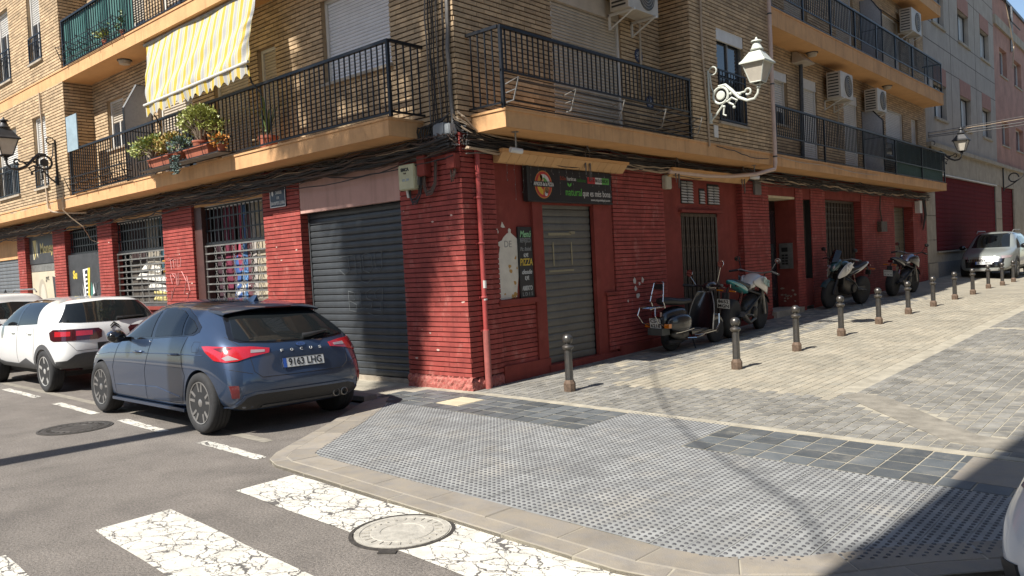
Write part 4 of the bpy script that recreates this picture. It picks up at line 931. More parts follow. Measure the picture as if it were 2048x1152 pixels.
pts = [(.12, 37.2, 13.3), (.2, 37.6, 12.2), (.25, 38.4, 11.0), (.2, 38.2, 9.9)]
m = MB(); m.tube(pts, .03, 5); ob('loose_cable', m, M_CABLEW, cc); m = MB(); m.tube([(.15, 35.6, 14.5), (.2, 36.4, 13.2), (.2, 38.2, 12.2), (.15, 41, 12.3)], .03, 5); ob('loose_cable', m, M_CABLE, cc); m = MB(); m.tube([(.05, 39.1, 13.1), (.05, 39.1, 10.9)], .09, 8); ob('downpipe', m, M_GALV, cc)
rr = thing('roof_railing', 'white metal terrace railing on the roof at top right', 'railing', (-2, 48, 13.1))
m = MB(); 
for z in (14.6, 15.5): m.tube([(-2.5, 43, z), (-2.5, 58, z)], .05, 6)
ob('rail', m, M_WHITE, rr); 
for k in range(16): m = MB(); m.tube([(-2.5, 43+k, 12.9), (-2.5, 43+k, 15.5)], .06, 6); ob('post', m, M_WHITE, rr)
# buildings out of the picture that shade the street and show in reflections
se = thing('stone_building', 'tall rendered building behind the viewer shading the crossing', 'building', (11, -15, 0))
m = MB(); m.box(5.25, 20, -22, -9.9, .1, 17); ob('wall', m, M_BBAS, se)
ea = thing('terrace_building', 'rendered terrace on the far side of the side street', 'building', (14, 30, 0))
m = MB(); m.box(11.2, 20, 3, 70, .1, 10); ob('wall', m, mat('cream_render', (.34, .28, .22), .95, spec=.1), ea)
sw = thing('brick_terrace', 'long brick terrace beyond the road behind the viewer', 'building', (-20, -36, 0))
m = MB(); m.box(-60, -3, -48, -34, .0, 14); ob('wall', m, M_BUF, sw)
M_FROND = mat('palm_leaf', (.07, .10, .035), .6, var=.2); M_BARK = mat('palm_bark', (.16, .12, .085), .95, var=.25, vs=8, bump=.5)
pm = thing('palm_tree', 'tall fan palm on the pavement behind the viewer', 'palm', (-1.92, -9.9, .1))
m = MB(); m.tube([(-1.92-.5*max(0, (k-8)/6)**2, -9.9, .1+k*1.0) for k in range(15)], [.26]+[.18+.012*((k*5) % 3) for k in range(14)], 10); ob('trunk', m, M_BARK, pm)
m = MB(); random.seed(21)
def frond(c, d, L, r_, droop):
    e = c+d*L; s = d.cross(Vector((0, 0, 1))).normalized(); u = s.cross(d); m.tube([c, e], .015, 3); n = 11
    for i in range(n):
        a = -1.5+3.0*i/(n-1); t = (d*math.cos(a)+s*math.sin(a)+u*random.uniform(-.1, .1)).normalized(); q = (-d*math.sin(a)+s*math.cos(a))*.06
        m.add([e, e+t*r_*.6+q, e+t*r_-Vector((0, 0, droop)), e+t*r_*.6-q], [(0, 1, 2, 3)])
def dirn(el, az): return Vector((math.cos(el)*math.cos(az), math.cos(el)*math.sin(az), math.sin(el)))
for k in range(95): frond(Vector((-2.42, -9.9, 15.6)), dirn(random.uniform(-.6, 1.4), random.uniform(0, 6.28)), random.uniform(.8, 1.5), random.uniform(.6, .95), .15)
for k in range(90): z = random.uniform(12.9, 15.2); frond(Vector((-2.35, -9.9, z)), dirn(random.uniform(-1.2, -.5), random.uniform(0, 6.28)), random.uniform(.4, .8), random.uniform(.4, .7), .2)
ob('crown', m, M_FROND, pm)

# ================================================================ street furniture and fixtures
M_BOL = mat('worn_bollard_iron', (.075, .077, .078), .36, metal=.7, var=.3, vs=9, bump=.1, bs=50, col2=(.13, .115, .10))
M_BOLR = mat('rusty_bollard_foot', (.17, .115, .08), .8, metal=.3, var=.25, vs=20, bump=.3)
bol = thing('bollard', '', 'bollard', (0, 0, 0), world=False, group='row of ball-topped bollards along the side street')
m = MB(); m.lathe([(.074,0),(.076,.10),(.058,.135),(.052,.145)], 8); ob('foot', m, M_BOLR, bol)
m = MB(); m.lathe([(.052,.14),(.047,.50),(.046,.525)], 8); ob('shaft', m, M_BOL, bol)
m = MB(); m.lathe([(.046,.52),(.060,.53),(.073,.545),(.075,.56),(.066,.572),(.035,.588),(.032,.60)], 24); ob('collar', m, M_BOL, bol, smooth=True)
m = MB(); m.ball((0, 0, .655), .066, 20, 14); ob('ball', m, M_BOL, bol, smooth=80)
def unproj(px, py, fz):
    d = _f + _r*((px-1024)/FPX) - _u*((py-576)/FPX); z = .03
    for _ in range(8):
        t = (z-CAM.z)/d.z; P = CAM+d*t; z = fz(P.x, P.y)
    return P
BPX = [(1140,782),(1474,738),(1594,702),(1683,672),(1758,648),(1817,628),(1867,613),(1910,599),(1946,589),(1977,577),(2005,571),(2027,564)]
ords = ['nearest bollard, standing alone by the shop corner drainpipe', 'second bollard, between the pizza shop and the black scooter', 'third bollard, in front of the entry phone doorway', 'fourth bollard, before the gated narrow window', 'fifth bollard, in front of the green and white motorcycle', 'sixth bollard, before the farthest motorcycle rear wheel', 'seventh bollard, by the shuttered side door', 'eighth bollard, where the concrete building begins', 'ninth bollard, left of the grey parked SUV', 'tenth bollard, before the SUV number plate', 'eleventh bollard, right of the SUV number plate', 'twelfth and farthest bollard, before the SUV headlight']
for k, (px, py) in enumerate(BPX):
    P = unproj(px, py, zed); P.z = zed(P.x, P.y)-.003
    if k == 0: bol.location = P; bol['label'] = ords[0]
    else: dup(bol, P, random.uniform(-.3, .3), ords[k])

# ---------------- wall lanterns
def lantern(label, base, out, along, sc, mt, mtb, zlamp=.0):
    """base: foot of wall plate; out: direction away from wall; bracket carries a four-sided lantern"""
    t = thing('wall_lantern', label, 'lamp', base); o = Vector(out); b = Vector(base); Z = Vector((0, 0, 1)); s = along
    def P(d, z): return b + o*d*sc + Z*z*sc
    side = o.cross(Z)
    m = MB(); m.tube([P(0, 0), P(0, .95)], .022*sc, 6); m.obox(P(0, .05), (.07*sc, .07*sc, .2*sc)); ob('wall_plate', m, mtb, t)
    m = MB(); m.tube([P(.02, .0), P(.12, .08), P(.28, .26)], .018*sc, 6)
    m.tube(arc(P(.10, .93), .075*sc, 2.8, -2.6, 12, o, Z)+[P(.06, .62), P(.12, .48)], .014*sc, 5)
    ob('strut', m, mtb, t)
    m = MB(); m.tube(arc(P(.24, .44), .15*sc, -.6, 2*math.pi-.7, 18, o, Z), .024*sc, 6)
    m.lathe([(0, -.02*sc), (.075*sc, -.015*sc), (.09*sc, 0), (.075*sc, .015*sc), (0, .02*sc)], 12, frameM(P(.24, .44), o, Z)); ob('rosette', m, mt, t, smooth=True)
    m = MB(); m.tube([P(.20, .62), P(.34, .62), P(.46, .50), P(.60, .34), P(.76, .26), P(.90, .27), P(.97, .36), P(.98, .44)], [.02*sc, .03*sc, .034*sc, .03*sc, .027*sc, .025*sc, .024*sc, .022*sc], 8)
    m.tube([P(.36, .30), P(.46, .36), P(.56, .30), P(.50, .22), P(.40, .28)], .022*sc, 6); m.tube(arc(P(.78, .42), .055*sc, -2.4, 3.0, 12, o, Z)+[P(.62, .42), P(.52, .44)], .018*sc, 6)
    for q in ((.30, .22), (.50, .18), (.62, .40), (.44, .44)): m.ball(P(*q), .03*sc, 8, 6)
    m.tube([P(.30, .2), P(.28, .08), P(.34, .05)], .016*sc, 6); ob('scroll_arm', m, mt, t, smooth=True)
    c = P(.98, .44)
    m = MB(); m.lathe([(.03*sc, 0), (.045*sc, .02*sc), (.03*sc, .05*sc), (.06*sc, .07*sc), (.03*sc, .09*sc)], 12, Matrix.Translation(c)); ob('socket', m, mt, t, smooth=True)
    M = frameM(c, o, side); M = Matrix.Translation(c)
    sl = sc*.90; ax = o*sl; ay = side*sl
    def Q(x, y, z): return c + ax*x + ay*y + Z*z*sl
    zb, zt, rb, rt = .12, .50, .115, .225
    fr = MB()
    for x, y in ((-1,-1),(1,-1),(1,1),(-1,1)):
        fr.tube([Q(x*rb, y*rb, zb), Q(x*rt, y*rt, zt)], .011*sc, 4); fr.tube([Q(x*rb*.9, y*rb*.9, zb), Q(x*.03, y*.03, .06)], .007*sc, 4)
    for z, r_ in ((zb, rb), (zt, rt)):
        q = [Q(x*r_, y*r_, z) for x, y in ((-1,-1),(1,-1),(1,1),(-1,1))]; fr.tube(q+[q[0]], .012*sc, 4)
    ob('lantern_frame', fr, mtb if mt is not mtb else mt, t)
    for (x0, y0), (x1, y1) in (((-1,-1),(1,-1)),((1,-1),(1,1)),((1,1),(-1,1)),((-1,1),(-1,-1))):
        m = MB(); e = .97; m.add([Q(x0*rb*e, y0*rb*e, zb), Q(x1*rb*e, y1*rb*e, zb), Q(x1*rt*e, y1*rt*e, zt), Q(x0*rt*e, y0*rt*e, zt)], [(0,1,2,3)]); ob('pane', m, mat('frosted_lantern_glass', (.48, .44, .37), .35, var=.08, vs=9, spec=.6), t)
    m = MB(); r1 = .27
    def ring(r_, z): return [Q(x*r_, y*r_, z) for x, y in ((-1,-1),(1,-1),(1,1),(-1,1))]
    rs = [ring(r1, zt-.01), ring(r1, zt+.015), ring(.225, zt+.06), ring(.12, zt+.22), ring(.11, zt+.23)]
    m.add([p for r_ in rs for p in r_], [(i*4+k, i*4+(k+1) % 4, (i+1)*4+(k+1) % 4, (i+1)*4+k) for i in range(4) for k in range(4)]+[(3,2,1,0),(16,17,18,19)]); ob('hood', m, mt, t)
    m = MB(); m.lathe([(.115*sc,.23*sc),(.125*sc,.25*sc),(.10*sc,.27*sc),(.07*sc,.34*sc),(.055*sc,.38*sc),(.10*sc,.39*sc),(.09*sc,.41*sc),(.03*sc,.425*sc),(.012*sc,.47*sc),(0,.48*sc)], 14, Matrix.Translation(c+Z*zt*sl)); ob('finial', m, mt, t, smooth=True)
    return t
M_LW = mat('pale_green_paint', (.52, .54, .48), .45, var=.06); M_LK = mat('dark_bracket', (.045, .045, .047), .5, metal=.4, var=.2)
lantern('pale painted ornate wall lantern beside the balcony window on the side street', (.64, 5.66, 4.0), (1, 0, 0), 0, .93, M_LW, M_LW)
lantern('dark ornate wall lantern on the buff brick at the left edge', (-12.0, -.62, 3.98), (0, -1, 0), 0, 1.0, M_LK, M_LK)
lantern('black wall lantern against the grey building past the long balcony', (.03, 22.98, 4.15), (1, 0, 0), 0, 1.0, M_LK, M_LK)
t = thing('wall_bracket', 'empty scrolled iron bracket on the grey building near the right edge', 'bracket', (.05, 35.9, 3.9)); m = MB(); m.tube([(.05,35.9,3.9),(.05,35.9,5.0)], .03, 6); m.tube(arc((.45,36.0,4.5), .2, 0, 5.5, 14, (1,0,0), (0,0,1)), .03, 5); m.tube([(.05,35.9,4.0),(.4,36,4.2),(.8,36,4.5),(1.0,36,4.9)], .03, 5); ob('scroll', m, M_LK, t)

# ---------------- cables
def sag(pts, n, amp, jit):
    out = []
    for a, b in zip(pts, pts[1:]):
        for i in range(n):
            t = i/n; p = Vector(a).lerp(Vector(b), t); p.z -= amp*4*t*(1-t)*random.uniform(.5, 1.3); p += Vector((random.uniform(-1,1), random.uniform(-1,1), random.uniform(-1,1)))*jit; out.append(p)
    out.append(Vector(pts[-1])); return out
def bundle(label, F, u0, u1, zf, n, span, seed, dmax=.16):
    random.seed(seed); t = thing('cable_bundle', label, 'cables', F.p((u0+u1)/2, .05, zf((u0+u1)/2)))
    for k in range(n):
        a = u0 if random.random() < .7 else random.uniform(u0, lerp(u0, u1, .6)); b = u1 if random.random() < .7 else random.uniform(lerp(u0, u1, .4), u1)
        if b-a < 2: continue
        d = .025+random.random()*dmax; off = random.gauss(-.035, .06); m_ = max(2, int((b-a)/span)); us = [lerp(a, b, i/m_)+(random.uniform(-.2,.2) if 0 < i < m_ else 0) for i in range(m_+1)]
        pts = [F.p(u, d+random.uniform(-.02,.02), zf(u)+off+random.gauss(0, .028)) for u in us]
        m = MB(); m.tube(sag(pts, 5, random.uniform(.0, .045), .006), random.choice((.006,.008,.009,.011,.013,.017)), 5)
        ob('cable', m, random.choice((M_CABLE,)*9+(M_CABLEB,)*3+(M_CABLEG, M_CABLEG, M_CABLEW)), t)
    return t
cb = bundle('thick sagging bundle of black cables under the balconies of the sunny facade', LF, -19.5, -.02, lambda u: 3.235 if u < -2.5 else lerp(3.235, 3.30, (u+2.5)/2.5), 70, .9, 11)
cr = bundle('black cable bundle under the balconies of the shaded facade', RF, .0, 22.3, lambda u: 3.275-.001*u, 58, 1.0, 12, .15)
random.seed(5)
t = thing('cable_riser', 'dark cables climbing the building corner to the rooftop', 'cables', (-.15, -.05, 3.4))
for k in range(9):
    m = MB(); x = -.08-.05*k+random.uniform(-.02,.02); m.tube(sag([(x,-.03,3.35+random.uniform(-.1,.1)),(x-.02+.03*random.random(),-.04,4.2),(x,-.035,5.2),(x+random.uniform(-.05,.05),-.03,6.5),(x,-.03,9)], 4, 0, .012), random.choice((.007,.01,.02)) if k else .028, 6); ob('cable', m, M_CABLE if k % 4 else M_CABLEG, t)
for k in range(7):
    m = MB(); m.tube(sag([(-.1-.04*k,-.05,3.65-.02*k),(-.35-.05*k,-.12,3.52),(-.5-.03*k,-.1,3.35),(-.9,-.1,3.25)], 5, .02, .01), .012, 5); ob('cable', m, M_CABLE, t)
for k in range(6):
    m = MB(); m.tube(sag([(-.05,-.05,3.62-.03*k),(.05,.08,3.52-.03*k),(.08,.3+.1*k,3.36),(.08,1.2,3.30)], 5, .02, .01), .011, 5); ob('cable', m, M_CABLE if k > 1 else M_CABLEW, t)
for k in range(16):
    x = random.uniform(-.55,-.05); m = MB(); m.tube(sag([(x,-.12,3.40),(x+random.uniform(-.2,.2),-.15,3.3),(x+random.uniform(-.25,.25),-.1,3.2)], 4, .02, .02), .006, 4); ob('cable', m, random.choice((M_CABLE,M_CABLEB,M_CABLEB)), t)
# pale conduits and hanging bits
def cable(label, pts, r, mt, n=5, jit=.004, cat='cable'): m = MB(); m.tube(sag(pts, n, .01, jit), r, 6); return tag(ob('cable', m, mt), label, cat)
cable('pale conduit bending round the corner balcony above the pizza shop', [(-.02,.0,3.66),(.06,.05,3.58),(.10,.25,3.40),(.13,1.0,3.335),(.14,2.6,3.31),(.13,5.2,3.31)], .014, M_CABLEW)
cable('cut pale conduit end by the grey junction box', [(.03,.02,3.46),(.10,.14,3.36),(.12,.34,3.28)], .013, M_CABLEW)
cable('yellowish hanging cable loop on the brick at far left', [(-12.7,-.64,6.1),(-12.66,-.63,5.0),(-12.72,-.63,4.2),(-12.6,-.64,3.45),(-12.35,-.6,3.36),(-11.6,-.2,3.3)], .022, M_CABLEW)
cable('pale loose cable hanging across the pilaster at left', [(-11.7,-.62,3.75),(-11.75,-.63,3.35),(-11.6,-.3,2.98),(-11.85,-.05,2.70),(-11.55,.0,2.62)], .012, M_CABLEW)
cable('thick pale pipe climbing the brick beside the lantern', [(.63,5.62,3.55),(.63,5.6,4.2),(.63,5.5,5.1),(.63,5.52,6.8)], .018, M_CABLEW)
cable('dark cable draped over the ochre slab edge by the downpipe', [(.63,5.9,3.58),(.635,6.6,3.55),(.635,7.4,3.47),(.635,8.1,3.50)], .008, M_CABLE)
cable('thin pale cable draped along the long balcony slab', [(.635,8.3,3.60),(.635,9.6,3.53),(.635,11.2,3.56),(.635,13.2,3.50),(.635,15.2,3.53)], .008, M_CABLEW)
for k, (dz, rr_) in enumerate(((0, .02), (.12, .016), (-.1, .018), (.2, .014))): cable('overhead cable %s crossing to the right over the side street' % ('lowest', 'second', 'third', 'topmost')[(2, 1, 0, 3)[k] if False else (1, 2, 0, 3)[k]], [(.02,22.95,5.35+dz*.5),(2.2,26,5.75+dz),(6,31,6.6+dz)], rr_, M_CABLEG if k != 1 else M_CABLEW, 8)
G_ = [(.55,4.0),(1.01,2.79),(2.07,1.14),(2.97,-.13),(3.44,-.69),(3.87,-1.18),(4.39,-1.68),(4.72,-1.96),(5.2,-2.38),(5.48,-2.8),(5.7,-3.22)]
K_ = 8.6/1.174
cable('overhead cable strung from the corner roof across the crossing behind the viewer', [(-.05,2.2,9.3)]+[(x-.075*K_, y-K_, 8.63) for x, y in G_]+[(5.24,-10.2,8.8)], .015, M_CABLE, 3, .0)
# loops of wire hanging under the bundle
for (u, lab) in ((2.55, 'thin wire loop hanging over the pizza sign'), (5.25, 'coiled wire hanging above the cream box by the scooter'), (7.9, 'tangled wire ends hanging by the louvre vents')):
    tt = thing('wire_loop', lab, 'wire', (.16, u, 3.3)); 
    for k in range(3): m = MB(); m.tube([Vector((.17, u-.07+.02*k, 3.05-.05*k)), Vector((.18, u-.05, 3.3)), Vector((.18, u+.0, 3.42-.03*k)), Vector((.18, u+.06, 3.3)), Vector((.17, u+.03+.03*k, 3.0-.06*k)), Vector((.16, u+.06, 2.85))], .006, 4); ob('wire', m, M_CABLEG if k else M_CABLEB, tt)
cable('cable hanging down to the small box before the side door', [(.06,17.2,3.2),(.05,17.15,2.7),(.05,17.3,2.35)], .02, M_CABLEB)
m = MB(); RF.box(m, 17.0, 17.55, .0, .12, 2.05, 2.35); tag(ob('utility_box', m, M_RUST), 'small rusty box hanging on its cable by the side door', 'box')
m = MB(); RF.box(m, 21.0, 21.3, .0, .15, 2.65, 3.05); tag(ob('utility_box', m, M_WHITE), 'white meter box under the cables at the end of the red wall', 'box')
m = MB()
for k in range(7): m.tube([RF.p(21.6+.04*k, .08, 3.2), RF.p(21.7+.03*k, .12, 2.6), RF.p(21.65+.05*k, .06, 2.1+.05*k)], .02, 5)
tag(ob('cable', m, M_CABLE), 'black cables dropping down the end of the red wall', 'cables')
# ---------------- boxes at the corner
def ubox(name, label, F, u0, u1, z0, z1, d, mt, bev=.012):
    t = thing(name, label, 'box', F.p((u0+u1)/2, 0, z0)); m = MB(); F.box(m, u0, u1, .0, d, z0, z1); me = m.mesh('casing', mt, weld=True)
    bm = bmesh.new(); bm.from_mesh(me); bmesh.ops.bevel(bm, geom=bm.edges[:], offset=bev, segments=2, affect='EDGES'); bm.to_mesh(me); bm.free(); ob('casing', me, None, t); return t
t = ubox('meter_box', 'cream plastic meter box above the dark garage shutter', LF, -1.06, -.74, 2.73, 3.07, .15, M_CREAM)
text('EMCA', .06, LF.M(-.92, .152, 3.0), M_TXTK, t, bold=.003); text('910', .035, LF.M(-.92, .152, 2.95), M_TXTK, t); text('131 371', .045, LF.M(-.91, .152, 2.86), flat('blue_print', (.25,.35,.5), .5), t)
m = MB(); LF.box(m, -.76, -.715, .02, .1, 2.78, 3.05); ob('side_cover', m, M_GALV, t)
def hang(t, F, u0, u1, z0, zlow, n, mt=M_CABLEB):
    for k in range(n): m = MB(); a = u0+random.uniform(0,.04); b = u1+random.uniform(-.03,.03); zl = zlow+random.uniform(0,.08); m.tube([F.p(a, .06, z0), F.p(a+.01, .07, lerp(z0, zl, .6)), F.p(lerp(a, b, .3), .08, zl), F.p(lerp(a, b, .7), .08, zl+.01), F.p(b, .07, lerp(z0, zl, .5)), F.p(b+.02, .06, z0+.18)], .009, 5); ob('cable', m, mt, t)
hang(t, LF, -.96, -.72, 2.74, 2.52, 4, M_CABLE); m = MB(); m.tube([LF.p(-.97,.08,2.73), LF.p(-.95,.08,2.63)], .018, 8); ob('cable_gland', m, M_WHITE, t)
t = ubox('junction_box', 'red painted junction box beside the cream meter box', LF, -.72, -.545, 2.89, 3.16, .12, M_REDP); hang(t, LF, -.66, -.42, 2.89, 2.62, 7)
t = ubox('junction_box', 'red painted junction box at the building corner by the drainpipe', LF, -.17, .0, 2.92, 3.12, .11, M_REDP); hang(t, LF, -.13, -.04, 2.92, 2.74, 4)
ubox('junction_box', 'grey square junction box on the building corner above the cables', LF, -.37, -.15, 3.34, 3.53, .12, mat('grey_plastic', (.20, .22, .24), .5)); ubox('junction_box', 'small clear grey box beside the square junction box on the corner', LF, -.13, -.03, 3.36, 3.50, .14, mat('grey_plastic2', (.28, .30, .31), .35))
ubox('junction_box', 'cream electric box between the two cream awning boards', RF, 5.0, 5.2, 2.84, 3.08, .09, mat('cream_plastic', (.52, .47, .36), .5))
ubox('junction_box', 'grey square box left of the entrance doorway', RF, 8.72, 9.05, 2.86, 3.16, .05, mat('grey_plate', (.17, .15, .14), .6))
ubox('number_plate_sign', 'small white house number plate under the lantern', RV, 5.86, 6.02, 3.74, 3.96, .015, M_WHITE, .003)
m = MB(); LF.box(m, -11.3, -10.72, .6, .62, 4.57, 5.32); tag(ob('screen_panel', m, mat('pale_blue_sheet', (.28, .36, .40), .4, var=.1)), 'pale blue sheet on the balcony corner at left', 'panel')
# crime-watch camera tubes hung under slab
for lab, u, ang in (('small white security camera hanging over the pizza shop corner', .62, .3), ('small white security camera hanging before the louvre vents', 7.9, .9)):
    t = thing('security_camera', lab, 'camera', (.42, u, 3.1)); m = MB(); m.tube([(.42,u,3.39),(.42,u,3.17)], .012, 6); m.lathe([(.05,3.38),(.05,3.39)], 12, Matrix.Translation((.42,u,0))); ob('mount', m, M_GALV, t)
    m = MB(); d = Vector((math.sin(ang), math.cos(ang), -.1)); m.tube([Vector((.42,u,3.14))-d*.09, Vector((.42,u,3.14))+d*.09], .036, 12); ob('camera_body', m, M_WHITE, t)
# ---------------- red drainpipe, pink downpipe
t = thing('drainpipe', 'red painted drainpipe on the building corner', 'drainpipe', (.05, .26, .03)); m = MB(); m.tube([(.05,.26,3.3),(.05,.26,.80)], .034, 12); ob('pipe', m, mat('red_pipe', (.34, .055, .05), .5, var=.08), t, smooth=True)
m = MB(); m.tube([(.05,.26,.80),(.05,.26,.0)], .046, 12); ob('lower_pipe', m, mat('red_pipe_worn', (.34, .10, .085), .6, var=.15, vs=12), t, smooth=True)
for z in (.80, 1.24, 1.95, 2.55): m = MB(); m.lathe([(.042,z-.015),(.046,z),(.042,z+.015)], 12, Matrix.Translation((.05,.26,0))); m.box(0,.02,.2,.22,z-.012,z+.012); ob('clamp', m, MATS['red_pipe'], t)
for z0, z1 in ((1.36,1.46),(1.20,1.25)): m = MB(); m.tube([(.052,.262,z0),(.052,.262,z1)], .0352, 12, caps=False); ob('sticker', m, M_WHITE, t)
t = thing('downpipe', 'pale pink downpipe running down past the brick bay', 'drainpipe', (.68, 8.32, 3.2)); M_PP = mat('pale_pink_pipe', (.56, .42, .35), .6, var=.06)
m = MB(); m.tube([(.69,8.3,9),(.69,8.3,3.42),(.68,8.28,3.30),(.45,7.9,3.20),(.2,7.3,3.16),(.16,6.4,3.13),(.15,5.0,3.14)], .04, 10); ob('pipe', m, M_PP, t, smooth=True)
for z in (3.55, 5.0, 6.4): m = MB(); m.lathe([(.045,z-.015),(.05,z),(.045,z+.015)], 10, Matrix.Translation((.69,8.3,0))); ob('clamp', m, M_IRONG, t)
# ---------------- cream awning boards above the shops
def trim(label, u0, u1, zl, zh):
    t = thing('awning_board', label, 'canopy', (.1, (u0+u1)/2, zl)); n = round((u1-u0)/.19); M_TR = mat('ochre_board', (.56, .33, .15), .85, var=.08, vs=4, rnd=.06)
    for k in range(n):
        a, b = lerp(u0, u1, k/n)+.003, lerp(u0, u1, (k+1)/n)-.003; m = MB(); m.add([(.02,a,zl),(.02,b,zl),(.10,b,zl+.0),(.10,a,zl),(.02,a,zh),(.02,b,zh),(.20,b,zh),(.20,a,zh)], [(3,2,1,0),(4,5,6,7),(3,7,6,2),(0,3,7,4)[::-1],(1,5,6,2)[::-1]]); ob('board', m, M_TR, t)
    m = MB(); m.box(.0, .22, u0-.02, u1+.02, zh+.002, zh+.045); ob('top_rail', m, M_SOFF, t)
trim('ochre boarded canopy strip above the pizza sign', .60, 3.62, 3.03, 3.155); trim('ochre boarded canopy strip above the louvre vents', 5.06, 8.15, 3.055, 3.16)
# ---------------- pizza sign
t = thing('shop_sign', 'black pizza shop sign with round logo above the grey shutter', 'sign', (.05, 2.3, 2.54))
m = MB(); RF.box(m, 1.28, 3.34, -.02, .05, 2.54, 3.02); ob('panel', m, mat('black_sign_face', (.014, .011, .012), .4, var=.1), t)
m = MB(); RF.box(m, 1.24, 1.29, -.02, .062, 2.53, 3.03); RF.box(m, 1.28, 3.35, -.02, .062, 2.525, 2.545); ob('frame', m, mat('dark_alu', (.05, .05, .05), .4, metal=.5), t)
def disc(cu, cz, r_, d, mt, a0=0, a1=2*math.pi, r0=0, n=32, name='logo'):
    m = MB(); A = [(cu+r_*math.cos(lerp(a0,a1,i/n)), cz+r_*math.sin(lerp(a0,a1,i/n))) for i in range(n+1)]
    B = [(cu+r0*math.cos(lerp(a0,a1,i/n)), cz+r0*math.sin(lerp(a0,a1,i/n))) for i in range(n+1)]
    m.add([RF.p(u, d, z) for u, z in A+B], [(i, i+1, n+2+i, n+1+i) for i in range(n)]); ob(name, m, mt, t)
M_SR = flat('sign_red', (.45, .03, .03), .5); M_SG = flat('sign_green', (.10, .33, .06), .5); M_SO = flat('sign_orange', (.55, .22, .04), .5); M_SY = flat('sign_yellow', (.6, .38, .03), .5); M_SW = flat('sign_white', (.6, .57, .53), .5)
cu, cz = 1.615, 2.775
disc(cu, cz, .20, .0515, M_SO); disc(cu, cz, .187, .053, M_SR); disc(cu, cz, .15, .0545, M_SW, .2, 1.9, .10); disc(cu, cz, .10, .0545, M_SG, .2, 1.9, .0); disc(cu, cz, .15, .0545, M_SO, 1.9, 3.2, 0); disc(cu, cz, .15, .0545, M_SY, 3.3, 4.6, .07); disc(cu, cz, .14, .0545, M_SO, 4.8, 6.0, .02)
for a, b, r_, mt in ((-.07,.09,.045,M_SO),(-.05,.11,.03,flat('sign_brown',(.2,.09,.03),.5)),(-.03,.05,.04,flat('sign_skin',(.5,.3,.18),.5)),(.07,-.08,.045,flat('sign_brown',(.2,.09,.03),.5)),(.05,-.13,.035,M_SW)): disc(cu+a, cz+b, r_, .056, mt, n=14)
m = MB(); RF.box(m, cu-.235, cu+.235, .05, .0575, cz-.035, cz+.045); ob('logo_band', m, M_TXTK, t)
text('AMIGOS de la PIZZA', .075, RF.M(cu+.0, .0585, cz+.004), M_SW, t, width=.46, bold=.0015)
text('Sólo', .085, RF.M(2.08, .052, 2.885), flat('sign_dim_red', (.30,.05,.02), .5), t, width=.14); text('harinas', .085, RF.M(2.29, .052, 2.885), M_SW, t, width=.225); text('italianas', .085, RF.M(2.545, .052, 2.875), flat('sign_dim_green', (.05,.16,.03), .5), t, width=.235)
for a, b, mt in ((2.70,2.90,M_SR),(2.90,3.08,M_SW),(3.08,3.28,M_SG)): m = MB(); RF.box(m, a, b, .05, .0525, 2.835, 2.935); ob('flag_band', m, mt, t)
text('100%', .075, RF.M(2.80, .054, 2.885), flat('sign_dark_red', (.2,.01,.01), .5), t, width=.15); text('BIOLÓGICA!', .075, RF.M(3.075, .054, 2.885), M_TXTK, t, width=.34)
text('natural', .16, RF.M(2.335, .052, 2.685), flat('sign_leaf', (.11,.42,.06), .5), t, width=.40); text('que es més bona', .14, RF.M(2.93, .052, 2.68), M_SW, t, width=.74); text('www.amigosdelapizza.com', .055, RF.M(3.03, .052, 2.585), M_SW, t, width=.52)
for s in (-1, 1): m = MB(); m.prism([(2.235,2.765),(2.235+s*.045,2.79),(2.235+s*.05,2.83),(2.235+s*.01,2.805)][::s], .002, RF.M(0, .0505, 0)); ob('leaf_mark', m, MATS['sign_leaf'], t)
# icicle light wires before the sign
t = thing('light_string', 'unlit icicle light string dangling over the pizza shop front', 'string lights', (.15, 2, 3.0)); random.seed(3)
for k in range(17):
    u = .75+.165*k; L = random.choice((.12,.25,.4,.5)); x = .125; m = MB(); q = [(x+random.uniform(-.01,.01), u+random.uniform(-.012,.012), 3.04-L*i/5) for i in range(6)]; m.tube(q, .002, 3); ob('wire', m, M_CABLEG, t)
    m = MB()
    for i in range(1, 6, 2): m.obox(q[i], (.006,.006,.018))
    ob('bulb', m, M_GALV, t, kind='stuff')
# ---------------- menu board
t = thing('menu_board', 'tall black chalk menu board advertising pizza beside the grey shutter', 'menu board', (-.02, 1.24, 1.22))
m = MB(); RF.box(m, 1.078, 1.378, -.045, -.02, 1.172, 2.17); ob('board', m, mat('chalkboard', (.02, .02, .021), .5, var=.15), t)
M_CG = flat('chalk_green', (.25,.5,.25), .8); M_CY = flat('chalk_yellow', (.6,.42,.06), .8); M_CHW = flat('chalk_white', (.5,.5,.47), .8); M_CHD = flat('chalk_dim', (.22,.22,.21), .8)
for tx, z, sz, mt, w, sh in (('Menú',2.066,.13,M_CG,.24,.3),('REFRESCO',1.978,.085,M_CHD,.23,0),('y',1.934,.05,M_CHD,.02,0),('Piz. Boloñ.',1.858,.075,M_CHD,.24,.3),('6,9€',1.77,.07,M_CHW,.10,0),('PIZZA',1.67,.14,M_CY,.27,.1),('desde',1.535,.09,M_CHW,.22,.3),('8,9€',1.447,.075,M_CHW,.09,0),('ABIERTO',1.304,.09,M_CHW,.22,0),('L D 1 5',1.222,.07,M_CHD,.22,0)): text(tx, sz, RF.M(1.23, -.0185, z), mt, t, width=w, shear=sh, bold=.002, name='chalk_lettering')
